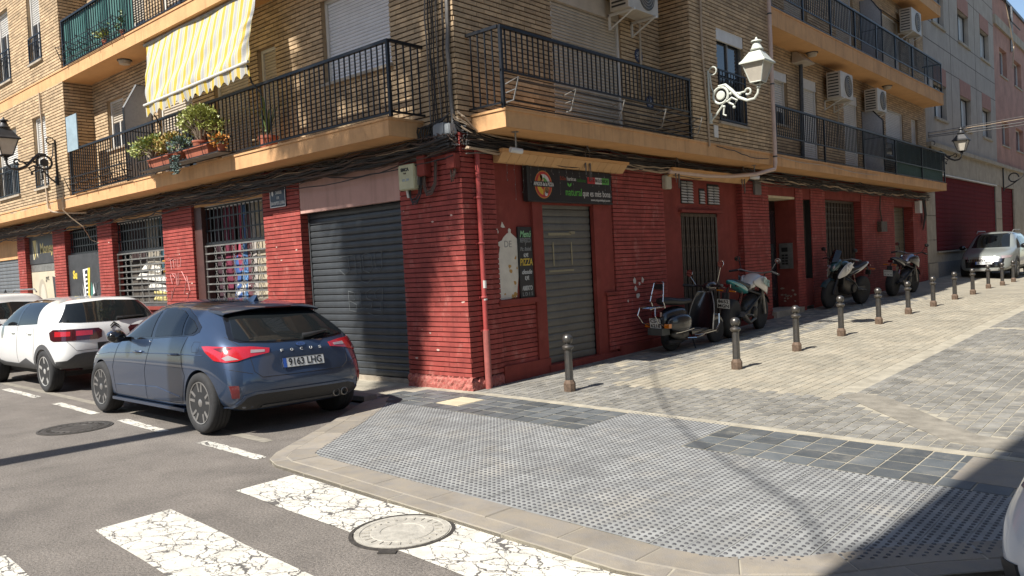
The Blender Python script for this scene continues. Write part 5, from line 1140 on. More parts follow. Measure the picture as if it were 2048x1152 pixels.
# ---------------- street name sign
t = thing('street_sign', 'blue street name plate on the red pilaster left of the garage', 'street sign', (-4.23, -.03, 2.80)); m = MB(); LF.box(m, -4.455, -4.005, .0, .02, 2.785, 3.10); ob('plate', m, mat('navy_enamel', (.018, .03, .06), .3, var=.1), t)
m = MB()
for a, b, c, d in ((-4.455,-4.005,2.785,2.797),(-4.455,-4.005,3.088,3.10),(-4.455,-4.443,2.797,3.088),(-4.017,-4.005,2.797,3.088)): LF.box(m, a, b, .02, .023, c, d)
ob('border', m, M_TXTW, t)
text('CARRER', .07, LF.M(-4.2, .021, 3.02), M_TXTW, t, width=.19); text('DE', .06, LF.M(-4.22, .021, 2.935), M_TXTW, t); text('JOAN BAPTISTA LLOVERA', .075, LF.M(-4.23, .021, 2.85), M_TXTW, t, width=.40)
m = MB(); m.prism([(-4.40,3.0),(-4.375,2.97),(-4.35,3.0),(-4.35,3.04),(-4.375,3.07),(-4.40,3.04)], .003, LF.M(0,.02,0)); ob('crest', m, M_TXTW, t)
# ---------------- air conditioners
def aircon(label, F, u0, u1, z0, z1, dep=.34):
    t = thing('air_conditioner', label, 'air conditioner', F.p((u0+u1)/2, .1, z0), group='air conditioning units on the upper walls'); M_AC = mat('ac_casing', (.52, .47, .39), .5, var=.07, grime=.2)
    m = MB(); F.box(m, u0, u1, .12, .12+dep, z0, z1); ob('casing', m, M_AC, t)
    cu_, cz_ = lerp(u0, u1, .62), (z0+z1)/2; r_ = (z1-z0)*.42
    m = MB(); m.lathe([(r_, 0), (r_, .012), (r_*.93, .014), (r_*.93, .004), (0, .004)], 24, F.M(cu_, .12+dep, cz_)); ob('fan_ring', m, mat('ac_dark', (.10, .095, .085), .6), t)
    m = MB()
    for k in range(4): rr_ = r_*(.25+.2*k); A = [F.M(cu_, .12+dep+.016, cz_) @ Vector((rr_*math.cos(a*.35), rr_*math.sin(a*.35), 0)) for a in range(18)]; m.tube(A, .004, 3, close=True)
    ob('fan_guard', m, M_AC, t)
    for k in range(8):          # side grille facing the viewer
        m = MB(); z = lerp(z0+.06, z1-.06, k/7); s = F.p(u0-.003, .12, z-.014); e = F.p(u0, .12+dep, z+.014); m.box(min(s[0],e[0])+.03, max(s[0],e[0])-.05, s[1]-.004 if F.a == 'x' else s[1], e[1], s[2], e[2]) if F.a == 'x' else m.box(s[0]-.004, e[0], e[1]+.03, s[1]-.03, s[2], e[2]); ob('louvre', m, mat('ac_slot', (.035, .033, .03), .7), t)
    for u in (u0+.12, u1-.12): m = MB(); F.box(m, u-.02, u+.02, .0, .03, z0-.25, z0); F.box(m, u-.02, u+.02, .0, dep+.16, z0-.035, z0-.003); m.tube([F.p(u, .02, z0-.24), F.p(u, dep+.1, z0-.03)], .015, 4); ob('bracket', m, M_WHITE, t)
    m = MB(); m.tube([F.p(u1-.05, .1, z0+.1), F.p(u1+.06, .06, z0), F.p(u1+.06, .04, z0-1.2)], .02, 5); ob('hose', m, M_BEIGE, t)
aircon('air conditioner at the top edge above the corner balcony door', RF, 3.45, 4.35, 5.60, 6.15); aircon('air conditioner left of the pair, above the two closed door blinds', RF, 13.0, 13.9, 5.38, 6.02); aircon('air conditioner right of the pair, above the balcony divider', RF, 15.9, 16.7, 5.38, 5.98); aircon('air conditioner on the floor above, near the top of the long balcony', RF, 19.6, 20.7, 8.25, 8.95)
# ceiling lights under upper slab
for lab, F, u in (('round bulkhead light under the upper left balcony slab', LF, -8.95), ('small square light under the upper slab, left one', RF, 11.6), ('small square light under the upper slab, right one', RF, 17.4)):
    t = thing('ceiling_light', lab, 'light', F.p(u, .3, 6.05 if F is LF else 6.2)); zt = 6.118 if F is LF else 6.258
    m = MB(); m.lathe([(.14,zt-.02),(.14,zt)], 20, Matrix.Translation(F.p(u, .3, 0))); ob('base', m, M_IRONG, t); m = MB(); m.lathe([(.04,zt-.1),(.10,zt-.085),(.12,zt-.02)], 20, Matrix.Translation(F.p(u, .3, 0))); ob('diffuser', m, M_BEIGE, t, smooth=True)
t = thing('wall_hood', 'cream hood over the pipe under the upper slab', 'hood', RF.p(11.35, .1, 5.9)); m = MB(); m.add([(.02,11.1,6.24),(.02,11.6,6.24),(.12,11.6,6.24),(.12,11.1,6.24),(.02,11.05,5.98),(.02,11.7,5.98),(.34,11.7,6.0),(.34,11.05,6.0)], [(0,1,2,3),(3,2,6,7),(0,3,7,4),(1,5,6,2),(4,7,6,5)]); ob('hood', m, M_BEIGE, t); m = MB(); m.tube([(.1,11.4,6.0),(.06,11.4,3.7)], .05, 8); ob('pipe', m, M_IRONG, t)
# round ceramic plates on the wall of the corner balcony
for lab, u, z in (('upper blue ceramic plate on the corner balcony wall', 4.42, 5.08), ('lower blue ceramic plate behind the corner balcony railing', 4.72, 4.32)):
    t = thing('ceramic_plate', lab, 'plate', RF.p(u, .02, z-.12)); m = MB(); m.lathe([(.12,.0),(.12,.012),(.09,.006),(0,.006)], 20, RF.M(u, .0, z)); ob('rim', m, flat('blue_glaze', (.06,.08,.14), .2), t)
    m = MB()
    for k in range(8): a = k*math.pi/4; m.prism([(u+.02*math.cos(a+.3), z+.02*math.sin(a+.3)), (u+.075*math.cos(a+.2), z+.075*math.sin(a+.2)), (u+.075*math.cos(a-.2), z+.075*math.sin(a-.2)), (u+.02*math.cos(a-.3), z+.02*math.sin(a-.3))][::-1], .002, RF.M(0, .007, 0))
    ob('petal_pattern', m, flat('pale_glaze', (.4,.42,.45), .2), t)
# ---------------- striped awning
def stripe_mat():
    m = bpy.data.materials.new('striped_awning_canvas'); m.use_nodes = True; N = m.node_tree.nodes; L = m.node_tree.links; b = N['Principled BSDF']; geo = N.new('ShaderNodeNewGeometry'); sp = N.new('ShaderNodeSeparateXYZ'); L.new(geo.outputs['Position'], sp.inputs[0])
    a = N.new('ShaderNodeMath'); a.operation = 'MULTIPLY'; a.inputs[1].default_value = 1/.26; L.new(sp.outputs['X'], a.inputs[0]); f = N.new('ShaderNodeMath'); f.operation = 'FRACT'; L.new(a.outputs[0], f.inputs[0])
    r = N.new('ShaderNodeValToRGB'); r.color_ramp.interpolation = 'CONSTANT'; cs = [(0,(.58,.57,.51)),(.10,(.62,.45,.07)),(.44,(.58,.57,.51)),(.52,(.44,.44,.43)),(.80,(.58,.57,.51)),(.86,(.60,.52,.28))]
    r.color_ramp.elements[0].position = 0; r.color_ramp.elements[0].color = (*cs[0][1], 1); r.color_ramp.elements[1].position = cs[1][0]; r.color_ramp.elements[1].color = (*cs[1][1], 1)
    for p, c in cs[2:]: e = r.color_ramp.elements.new(p); e.color = (*c, 1)
    L.new(f.outputs[0], r.inputs[0]); L.new(r.outputs[0], b.inputs['Base Color']); b.inputs['Roughness'].default_value = .85
    tr = N.new('ShaderNodeBsdfTranslucent'); L.new(r.outputs[0], tr.inputs['Color']); mx = N.new('ShaderNodeMixShader'); mx.inputs[0].default_value = .3; L.new(b.outputs[0], mx.inputs[1]); L.new(tr.outputs[0], mx.inputs[2]); L.new(mx.outputs[0], N['Material Output'].inputs[0]); return m
M_AWN = stripe_mat()
t = thing('awning', 'yellow and white striped canvas awning hanging over the balcony', 'awning', (-5.3, -.6, 4.6))
U0, U1, nu, nv = -7.02, -3.56, 70, 26
m = MB(); vs = []
for j in range(nv+1):
    v = j/nv
    for i in range(nu+1):
        u = i/nu; y0 = lerp(-.50, -.80, min(1, v*1.05)); w = .02*math.sin(u*31+v*2)*v*(1-v*.4)+.016*math.sin(u*13+v*7)+.014*math.sin((u+v)*21)*v
        vs.append((lerp(lerp(-7.55, -3.75, u), lerp(U0, U1, u), v)+.01*math.sin(v*6), y0+w, lerp(6.10, 4.84+.06*u+.02*math.sin(u*4), v)))
m.add(vs, [(j*(nu+1)+i, j*(nu+1)+i+1, (j+1)*(nu+1)+i+1, (j+1)*(nu+1)+i) for j in range(nv) for i in range(nu)]); ob('canvas', m, M_AWN, t, smooth=80)
m = MB(); m.tube([(U0-.03,-.83,4.83),(U1+.03,-.83,4.89)], .022, 8); ob('front_bar', m, M_WHITE, t)
m = MB(); k = 96; vs = []
for i in range(k+1): u = i/k; x = lerp(U0, U1, u); d = .17+.035*math.cos(u*2*math.pi*16); vs += [(x, -.82+.01*math.sin(u*40), 4.82+.06*u), (x, -.81+.02*math.sin(u*33), 4.82+.06*u-d)]
m.add(vs, [(2*i, 2*i+2, 2*i+3, 2*i+1) for i in range(k)]); ob('valance', m, M_AWN, t, smooth=80)
m = MB(); m.tube([(-7.6,-.5,6.075),(-3.7,-.5,6.075)], .035, 8); ob('roller', m, M_GALV, t)
for x, s in ((U0, 1), (U1, -1)): m = MB(); m.tube([(x+s*.05,-.58,4.45),(x+s*.12,-.70,4.62),(x,-.83,4.84)], .014, 5); ob('arm', m, M_IRON, t)
# ---------------- potted plants on the rail
M_LEAF = mat('succulent_leaf', (.24, .27, .06), .45, var=.3, vs=25, col2=(.30, .30, .08)); M_LEAFG = mat('green_leaf', (.07, .13, .04), .5, var=.3, vs=25, col2=(.16, .2, .06)); M_LEAFO = mat('orange_leaf', (.36, .19, .04), .5, var=.3, vs=25, col2=(.2, .2, .05)); M_STEM = mat('woody_stem', (.22, .17, .12), .9, var=.2)
def leaf(m, c, d, L, w, mi=0):
    d = d.normalized(); s = d.orthogonal().normalized(); s.rotate(Matrix.Rotation(random.uniform(0, 6.3), 3, d)); n_ = d.cross(s)*w*.35
    m.add([c, c+d*L*.5+s*w, c+d*L, c+d*L*.5-s*w, c+d*L*.5+n_], [(0,1,4),(1,2,4),(2,3,4),(3,0,4)], mi)
def bush(name, label, pos, rad, pot, mats, n, stems, seed):
    random.seed(seed); t = thing(name, label, 'plant', pos); c = Vector(pos); top = c+Vector((0, 0, pot[1]))
    m = MB(); m.lathe([(pot[0]*.72, 0), (pot[0]*.95, pot[1]*.8), (pot[0], pot[1]*.82), (pot[0], pot[1]), (pot[0]*.9, pot[1]), (pot[0]*.88, pot[1]*.85), (0, pot[1]*.85)], 14, Matrix.Translation(c)); ob('pot', m, M_TERRA, t, smooth=True)
    cen = top+Vector((rad[3] if len(rad) > 3 else 0, 0, rad[2]*.95)); tips = []; sm = MB()
    for k in range(stems):
        a = random.uniform(0, 6.28); e = random.uniform(-.35, 1.5); p = cen+Vector((rad[0]*math.cos(a)*math.cos(e), rad[1]*math.sin(a)*math.cos(e), rad[2]*math.sin(e)))*random.uniform(.6, 1.0); mid = top.lerp(p, .5)+Vector((0, 0, .05)); sm.tube([top+Vector((random.uniform(-.04,.04), random.uniform(-.04,.04), -.02)), mid, p], [.022, .014, .008], 5); tips.append(p)
    ob('stem', sm, M_STEM, t)
    m = MB()
    for k in range(n):
        p = random.choice(tips)+Vector((random.gauss(0, .045), random.gauss(0, .045), random.gauss(0, .04))); leaf(m, p, (p-cen).normalized()+Vector((random.uniform(-.7,.7), random.uniform(-.7,.7), random.uniform(-.1,1))), random.uniform(.05, .085), random.uniform(.018, .03), 0 if random.random() < .75 else min(1, len(mats)-1))
    ob('foliage', m, mats, t); return t
bush('potted_succulent', 'large rounded yellow-green jade plant on the balcony rail', (-5.25, -.74, 3.80), (.47, .25, .27), (.15, .15), [M_LEAF, M_LEAF, M_LEAFG], 1500, 60, 1)
bush('potted_succulent', 'spreading green jade plant on the left of the balcony rail', (-6.95, -.74, 3.72), (.45, .24, .20, -.1), (.14, .13), [M_LEAF, M_LEAFG], 1100, 45, 2)
bush('potted_succulent', 'orange-tinged jade plant in the middle of the balcony rail', (-6.35, -.72, 3.76), (.28, .18, .15), (.12, .12), [M_LEAFO, M_LEAF], 480, 26, 3)
M_LEAFB = mat('bluish_leaf', (.11, .16, .14), .6, var=.2)
tr_ = bush('trailing_plant', 'grey-green trailing succulent spilling from the balcony shelf', (-5.98, -.76, 3.74), (.22, .14, .10), (.12, .12), [M_LEAFB, M_LEAFG], 500, 20, 4)
m = MB()
for k in range(260): x = -5.95+random.gauss(0,.07); z = 3.8-random.random()**1.3*.3; leaf(m, Vector((x, -.84+random.uniform(-.03,.03), z)), Vector((random.uniform(-1,1), -1, -.6)), .05, .014)
ob('trailing_foliage', m, M_LEAFB, tr_)
bush('potted_flower', 'small yellow pot with orange flowers at the right end of the shelf', (-4.66, -.72, 3.68), (.06, .06, .04), (.08, .14), [flat('orange_petal', (.5,.2,.03), .6), M_LEAFG], 160, 10, 6)
random.seed(8)
for lab, a, b in (('long terracotta trough, right one on the balcony shelf', -5.62, -4.85), ('long terracotta trough, left one on the balcony shelf', -6.9, -6.2)):
    t = thing('flower_trough', lab, 'planter', ((a+b)/2, -.74, 3.70)); m = MB(); m.add([(a+.03,-.83,3.69),(b-.03,-.83,3.69),(b-.03,-.65,3.69),(a+.03,-.65,3.69),(a,-.86,3.83),(b,-.86,3.83),(b,-.62,3.83),(a,-.62,3.83)], [(3,2,1,0),(0,1,5,4),(1,2,6,5),(2,3,7,6),(3,0,4,7),(4,5,6,7)]); ob('trough', m, M_TERRA, t); m = MB(); m.box(a-.015,b+.015,-.875,-.605,3.815,3.84); ob('rim', m, M_TERRA, t)
t = thing('plant_shelf', 'black iron shelf holding the potted plants on the balcony rail', 'plant shelf', (-6, -.7, 3.66))
m = MB(); 
for z, y in ((3.68,-.64),(3.68,-.86),(3.84,-.90),(3.95,-.62)): m.tube([(-7.3,y,z),(-4.5,y,z)], .009, 5)
ob('wire', m, M_IRON, t)
for k in range(7): m = MB(); x = -7.3+k*.467; m.tube([(x,-.6,3.68),(x,-.87,3.68),(x,-.91,3.86),(x,-.6,3.93)], .010, 5); ob('bracket', m, M_IRON, t)
m = MB(); m.box(-7.3,-4.5,-.86,-.64,3.665,3.677); ob('board', m, mat('grey_plank', (.25, .22, .18), .9, var=.2), t)
random.seed(9); t = bush('spiky_plant', 'tall spiky plant behind the balcony railing', (-3.95, -.3, 3.63), (.05, .05, .05), (.16, .25), [M_LEAFG], 4, 3, 10)
m = MB()
for k in range(40):
    a = random.uniform(0, 6.28); e = random.uniform(.5, 1.4); L = random.uniform(.5, .95); c = Vector((-3.95,-.3,3.9)); d = Vector((math.cos(a)*math.cos(e)*.5, math.sin(a)*math.cos(e)*.5, math.sin(e))); s = Vector((-math.sin(a), math.cos(a), 0))*.014
    p1, p2 = c+d*L*.6, c+d*L+Vector((d.x, d.y, -.12)); m.add([c-s, c+s, p1+s, p2, p1-s], [(0,1,2,4),(4,2,3)])
ob('blades', m, M_LEAFG, t)
for lab, u, hh, mts in (('round cactus leaf plant behind the upper left railing', -8.35, .25, [M_LEAFG]), ('yellow-green potted plant behind the upper left railing', -9.2, .15, [M_LEAF])): bush('potted_plant', lab, (u, -.5, 6.40), (.14, .1, hh*.6), (.11, .12), mts, 220, 14, int(hh*100))
# ================================================================ vehicles
def paint(name, col, flake=.0): 
    m = mat(name, col, .32, metal=flake, var=.03, vs=3, coat=1., spec=.5); return m
M_TYRE = mat('tyre_rubber', (.025, .025, .026), .85, var=.15, vs=20); M_ALLOY = mat('alloy_rim', (.55, .54, .52), .4, metal=.5, var=.1, vs=15); M_ALLOYD = mat('dark_alloy_rim', (.30, .29, .28), .38, metal=.6, var=.12, vs=15)
M_CGL = mat('car_glass', (.010, .012, .013), .03, var=.02, spec=.45); M_TRIM = mat('black_plastic_trim', (.022, .022, .023), .55, var=.1, vs=30); M_TRIMG = mat('grey_plastic_trim', (.07, .07, .072), .6, var=.1, vs=30); M_GLOSSK = mat('gloss_black', (.008, .008, .009), .12, coat=.5)
M_TAIL = mat('tail_lamp_red', (.42, .012, .02), .12, var=.1, vs=40, coat=1, spec=.7); M_TAILD = mat('dark_red_lens', (.10, .006, .01), .15, coat=1); M_LENS = mat('clear_lens', (.33, .27, .27), .1, coat=1, spec=.8); M_CHROME = mat('chrome', (.52, .52, .52), .12, metal=1, var=.02); M_PLATE = flat('plate_white', (.62, .62, .60), .4); M_PLATEB = flat('plate_blue', (.03, .10, .40), .4)
def subsurf_mesh(cage_v, cage_f, name, levels=3, cutters=()):
    me = bpy.data.meshes.new(name); me.from_pydata(cage_v, [], cage_f); bm = bmesh.new(); bm.from_mesh(me); bmesh.ops.remove_doubles(bm, verts=bm.verts, dist=1e-4); bmesh.ops.recalc_face_normals(bm, faces=bm.faces); bm.to_mesh(me); bm.free()
    o = bpy.data.objects.new(name, me); COL.objects.link(o); md = o.modifiers.new('s', 'SUBSURF'); md.levels = levels; md.render_levels = levels; cs = []
    for c in cutters:
        co = bpy.data.objects.new('cut', c); COL.objects.link(co); b = o.modifiers.new('b', 'BOOLEAN'); b.operation = 'DIFFERENCE'; b.object = co; b.solver = 'EXACT'; cs.append(co)
    bpy.context.view_layer.update(); out = bpy.data.meshes.new_from_object(o.evaluated_get(bpy.context.evaluated_depsgraph_get()))
    for q in [o]+cs: COL.objects.unlink(q); bpy.data.objects.remove(q)
    out.name = name; return out
class Shell:
    """lofted car body; x from tail to nose, y to the left, z up"""
    def __init__(s, rings, tail, nose, wheels, rw, name='body', arch=1.09, depth=.28):
        J = len(rings[0]); V = []; F = []
        def ringfull(r): return [(x, y, z) for x, y, z in r]+[(x, -y, z) for x, y, z in r[1:-1][::-1]]
        def cap(r, fx, sc):
            zc = .5*(r[0][2]+r[-1][2]); return [(fx(y*sc, zc+(z-zc)*sc), y*sc, zc+(z-zc)*sc) for x, y, z in r]
        allr = [cap(rings[0], tail, .42), cap(rings[0], tail, .80)]+rings+[cap(rings[-1], nose, .80), cap(rings[-1], nose, .42)]
        fr = [ringfull(r) for r in allr]; n = len(fr[0])
        for r in fr: V += r
        for i in range(len(fr)-1):
            for k in range(n): F.append((i*n+k, i*n+(k+1) % n, (i+1)*n+(k+1) % n, (i+1)*n+k))
        for base in (0, (len(fr)-1)*n):
            half = n//2
            for k in range(half//2 + (half % 2)):
                pass
            # quads across the cap: pair index k with n-k (mirror), then strip along z
            for k in range(half): a, b = k, k+1; c, d = (n-b) % n, (n-a) % n; F.append(tuple(dict.fromkeys((base+a, base+b, base+c, base+d))))
        cut = []
        for wx in wheels:
            for sgn in (1, -1):
                m = MB(); m.lathe([(0, 0), (rw*arch, 0), (rw*arch, .8), (0, .8)], 40, frameM((wx, sgn*s.wmax(rings, wx)-sgn*depth, rw), (1, 0, 0), (0, 0, 1)) if sgn < 0 else frameM((wx, sgn*s.wmax(rings, wx)-sgn*depth, rw), (-1, 0, 0), (0, 0, 1))); cut.append(m.mesh('cut', M_TRIM, weld=True))
        s.full = subsurf_mesh(V, F, name, 3, ()); s.me = subsurf_mesh(V, F, name, 3, cut)
        setsmooth(s.me, 35); bm = bmesh.new(); bm.from_mesh(s.full); s.bvh = BVHTree.FromBMesh(bm); bm.free()
    def wmax(s, rings, wx): return max(p[1] for r in rings for p in r)
    def hit(s, o, d):
        h = s.bvh.ray_cast(Vector(o), Vector(d)); return (h[0], h[1]) if h[0] is not None else (None, None)
    def patch(s, poly, n, off=.004, grid=.05, th=.01, smooth=True, at=None):
        """poly in (u, z): u along the horizontal perpendicular to direction n; projected onto the shell from outside along -n"""
        n = Vector((n[0], n[1], 0)).normalized() if len(n) == 2 else Vector(n).normalized(); top = abs(n.z) > .9
        ua = Vector((1, 0, 0)) if top else Vector((-n.y, n.x, 0)); va = Vector((0, 1, 0)) if top else Vector((0, 0, 1))
        bm = bmesh.new(); f = bm.faces.new([bm.verts.new((u, v, 0)) for u, v in poly]); us = [p[0] for p in poly]; vs = [p[1] for p in poly]
        for lo, hi, ax in ((min(us), max(us), 0), (min(vs), max(vs), 1)):
            k = max(1, int((hi-lo)/grid))
            for i in range(1, k):
                c = Vector((0, 0, 0)); c[ax] = lerp(lo, hi, i/k); nn = Vector((0, 0, 0)); nn[ax] = 1
                bmesh.ops.bisect_plane(bm, geom=bm.verts[:]+bm.edges[:]+bm.faces[:], plane_co=c, plane_no=nn)
        bad = []
        for v in bm.verts:
            o = ua*v.co.x+va*v.co.y+n*6 if at is None else ua*v.co.x+va*v.co.y+Vector(at)
            p, nr = s.hit(o, -n)
            if p is None or (o-p).length > 6.9+(1.2 if top or abs(n.x) < .2 else 0): bad.append(v); continue
            if nr.dot(n) < 0: nr = -nr
            v.co = p+nr*off
        if bad: bmesh.ops.delete(bm, geom=bad, context='VERTS')
        bmesh.ops.triangulate(bm, faces=[f for f in bm.faces if len(f.verts) > 4]); bm.normal_update()
        for f in bm.faces:
            if f.normal.dot(n) < 0: f.normal_flip()
        if th:
            r = bmesh.ops.extrude_face_region(bm, geom=bm.faces[:]); bm.normal_update()
            for v in [g for g in r['geom'] if isinstance(g, bmesh.types.BMVert)]: v.co = v.co+n*.0
            orig = [v for v in bm.verts if v not in set(g for g in r['geom'] if isinstance(g, bmesh.types.BMVert))]
            for v in orig: v.co -= n*(off+th)
        me = bpy.data.meshes.new('patch'); bm.to_mesh(me); bm.free()
        if smooth: setsmooth(me, 35)
        return me
    def line(s, pts, n, r=.004, step=.04):
        n = Vector((n[0], n[1], 0)).normalized() if len(n) == 2 else Vector(n); top = abs(n.z) > .9
        ua = Vector((1, 0, 0)) if top else Vector((-n.y, n.x, 0)); va = Vector((0, 1, 0)) if top else Vector((0, 0, 1)); out = []
        for a, b in zip(pts, pts[1:]):
            k = max(1, int(math.dist(a, b)/step))
            for i in range(k):
                u, v = lerp(a[0], b[0], i/k), lerp(a[1], b[1], i/k); p, nr = s.hit(ua*u+va*v+n*6, -n)
                if p is not None: out.append(p)
        p, nr = s.hit(ua*pts[-1][0]+va*pts[-1][1]+n*6, -n)
        if p is not None: out.append(p)
        m = MB()
        if len(out) > 1: m.tube(out, r, 4)
        return m
SIDE = (0, 1)       # for n=(0,1): u = -x ; use mir() to write polygons in x
def mx_(poly): return [(-x, z) for x, z in poly][::-1]
def put_mesh(name, me, mt, t):
    me.materials.clear(); me.materials.append(mt); return put(bpy.data.objects.new(name, me), t)
def mirror_mesh(me):
    k = me.copy(); k.transform(Matrix.Scale(-1, 4, (0, 1, 0))); k.flip_normals(); return k
def both(t, name, me, mt):
    a = put_mesh(name, me, mt, t); b = put_mesh(name, mirror_mesh(me), mt, t); return a, b
def wheel(t, x, y, r, w, style, mt, spokes=5):
    """wheel facing +y if y>0"""
    s = 1 if y > 0 else -1; M = frameM((x, y, r), (1, 0, 0), (0, 0, 1)) if s < 0 else frameM((x, y, r), (-1, 0, 0), (0, 0, 1))      # local Z outwards
    ri = r*.70
    m = MB(); m.lathe([(ri*.97,-w*.95),(r*.88,-w),(r*.97,-w*.93),(r,-w*.78),(r,-w*.2),(r*.975,-w*.06),(r*.90,0.002),(ri*1.06,.0),(ri,-.012),(ri*.97,-.03)], 44, M); ty = ob('wheel', m, M_TYRE, t, smooth=50)
    m = MB()
    for dz in (.3, .5, .7):
        A = [M @ Vector((r*1.0005*math.cos(a), r*1.0005*math.sin(a), -w*dz)) for a in [2*math.pi*k/44 for k in range(44)]]; m.tube(A, .005, 3, close=True)
    sub('tread_groove', m, M_DARK, ty)
    m = MB(); m.lathe([(ri*1.0,-.014),(ri*.985,-.004),(ri*.94,-.01),(ri*.90,-.05),(ri*.88,-w*.8),(0,-w*.8)], 40, M); sub('rim_barrel', m, M_TRIM if style != 'flat' else mt, ty, smooth=50)
    m = MB(); m.lathe([(ri*1.01,-.016),(ri*.99,-.003),(ri*.945,-.006),(ri*.93,-.02)], 40, M); sub('rim_lip', m, mt, ty, smooth=50)
    m = MB(); m.lathe([(ri*.62,-.07),(ri*.62,-.055),(0,-.055)], 24, M); sub('brake_disc', m, M_GALV, ty)
    sp = MB()
    for k in range(spokes):
        a = 2*math.pi*k/spokes+.3; e = [(.0, .0)]
        for da in ((-.22, .22) if style == 'twin' else (0,)):
            b0, b1 = a+da*.45, a+da; wi, wo = (.16, .11) if style == 'twin' else (.22, .17)
            c0, c1 = Vector((math.cos(b0), math.sin(b0), 0)), Vector((math.cos(b1), math.sin(b1), 0)); q0, q1 = Vector((-c0.y, c0.x, 0)), Vector((-c1.y, c1.x, 0))
            P = [c0*ri*.12-q0*ri*wi/2, c0*ri*.12+q0*ri*wi/2, c1*ri*.95+q1*ri*wo/2, c1*ri*.95-q1*ri*wo/2]
            zi, zo = -.022, -.006
            top = [P[0]+Vector((0,0,zi)), P[1]+Vector((0,0,zi)), P[2]+Vector((0,0,zo)), P[3]+Vector((0,0,zo))]; bot = [p-Vector((0,0,.04)) for p in top]
            sp.add([M @ p for p in top+bot], [(0,1,2,3),(7,6,5,4),(0,4,5,1),(1,5,6,2),(2,6,7,3),(3,7,4,0)])
    sub('spokes', sp, mt, ty)
    m = MB(); m.lathe([(ri*.2,-.05),(ri*.2,-.016),(ri*.14,-.008),(0,-.008)], 20, M); sub('hub_cap', m, mt, ty, smooth=50)
    return ty
def plate(t, M, txt, w=.52, h=.11, two=None, band=True):
    m = MB(); m.prism([(-w/2,-h/2),(w/2,-h/2),(w/2,h/2),(-w/2,h/2)], .008, M); p = ob('number_plate', m, M_PLATE, t)
    if band: m = MB(); m.prism([(-w/2,-h/2),(-w/2+.045,-h/2),(-w/2+.045,h/2),(-w/2,h/2)], .0095, M); sub('country_band', m, M_PLATEB, p)
    def tx(s, cx, cy, sz, wd): me = text_mesh(s, sz, .001, bold=.002, width=wd); me.transform(M @ Matrix.Translation((cx, cy, .0095))); me.materials.clear(); me.materials.append(M_TXTK); child(bpy.data.objects.new('characters', me), p)
    if two: tx(two[0], .0, h*.22, h*.46, w*.82); tx(two[1], .0, -h*.24, h*.46, w*.82)
    else: tx(txt, .02 if band else 0, 0, h*.95, w*.80)
    m = MB(); e = .004
    for a, b, c, d in ((-w/2,w/2,-h/2,-h/2+e),(-w/2,w/2,h/2-e,h/2),(-w/2,-w/2+e,-h/2,h/2),(w/2-e,w/2,-h/2,h/2)): m.prism([(a,c),(b,c),(b,d),(a,d)], .0098, M)
    sub('rim', m, M_TXTK, p); return p

def focus_rings(L=4.25, W=.905, H=1.425, zb=.22):
    def lower(x, w, zb_, b, bz): return [(x, 0, zb_-.01), (x, w*.92, zb_-.01), (x, w*.985, zb_+.045), (x, w*.985, .45), (x, w, .70), (x, w*b, bz)]
    rs = [[(.15,0,.225),(.15,.64,.225),(.14,.80,.31),(.12,.83,.52),(.22,.83,.74),(.30,.79,.93),(.50,.665,1.12),(.74,.545,1.285),(.72,.34,1.325),(.71,0,1.335)],
          [(.36,0,.21),(.36,.68,.21),(.36,.86,.31),(.33,.885,.50),(.40,.895,.72),(.48,.855,.965),(.72,.72,1.15),(.92,.565,1.318),(.90,.35,1.358),(.90,0,1.368)]]
    def mid(x, zt, rw2, bz, wf=1.): return lower(x, W*wf, zb, .95, bz)+[(x, W*.855, bz+.18), (x, rw2, zt-.055), (x, rw2*.6, zt-.008), (x, 0, zt)]
    rs.append(mid(1.12, H-.03, .59, .985)); rs.append(mid(1.55, H-.004, .605, .975)); rs.append(mid(1.95, H, .605, .965))
    rs.append(lower(2.35, W, zb, .95, .95)+[(2.38, W*.845, 1.12), (2.28, .60, H-.085), (2.34, .36, H-.035), (2.36, 0, H-.026)])
    rs.append(lower(2.80, W*.995, zb, .945, .935)+[(2.80, W*.825, 1.00), (2.72, .655, 1.17), (2.76, .40, 1.215), (2.78, 0, 1.225)])
    rs.append(lower(3.16, W*.985, zb, .935, .905)+[(3.14, W*.80, .945), (3.14, W*.60, .975), (3.17, W*.35, .99), (3.18, 0, .995)])
    rs.append(lower(3.55, W*.97, zb, .925, .855)+[(3.55, W*.78, .90), (3.55, W*.58, .918), (3.55, W*.34, .93), (3.55, 0, .935)])
    rs.append([(3.97,0,.20),(3.97,W*.72,.20),(3.92,W*.88,.30),(3.89,W*.905,.47),(3.85,W*.90,.63),(3.83,W*.85,.745),(3.89,W*.72,.79),(3.92,W*.54,.81),(3.95,W*.32,.822),(3.96,0,.825)])
    rs.append([(L-.07,0,.22),(L-.08,W*.60,.22),(L-.11,W*.74,.30),(L-.12,W*.77,.43),(L-.15,W*.75,.56),(L-.17,W*.70,.63),(L-.15,W*.6,.66),(L-.12,W*.45,.68),(L-.11,W*.28,.69),(L-.10,0,.695)])
    return rs
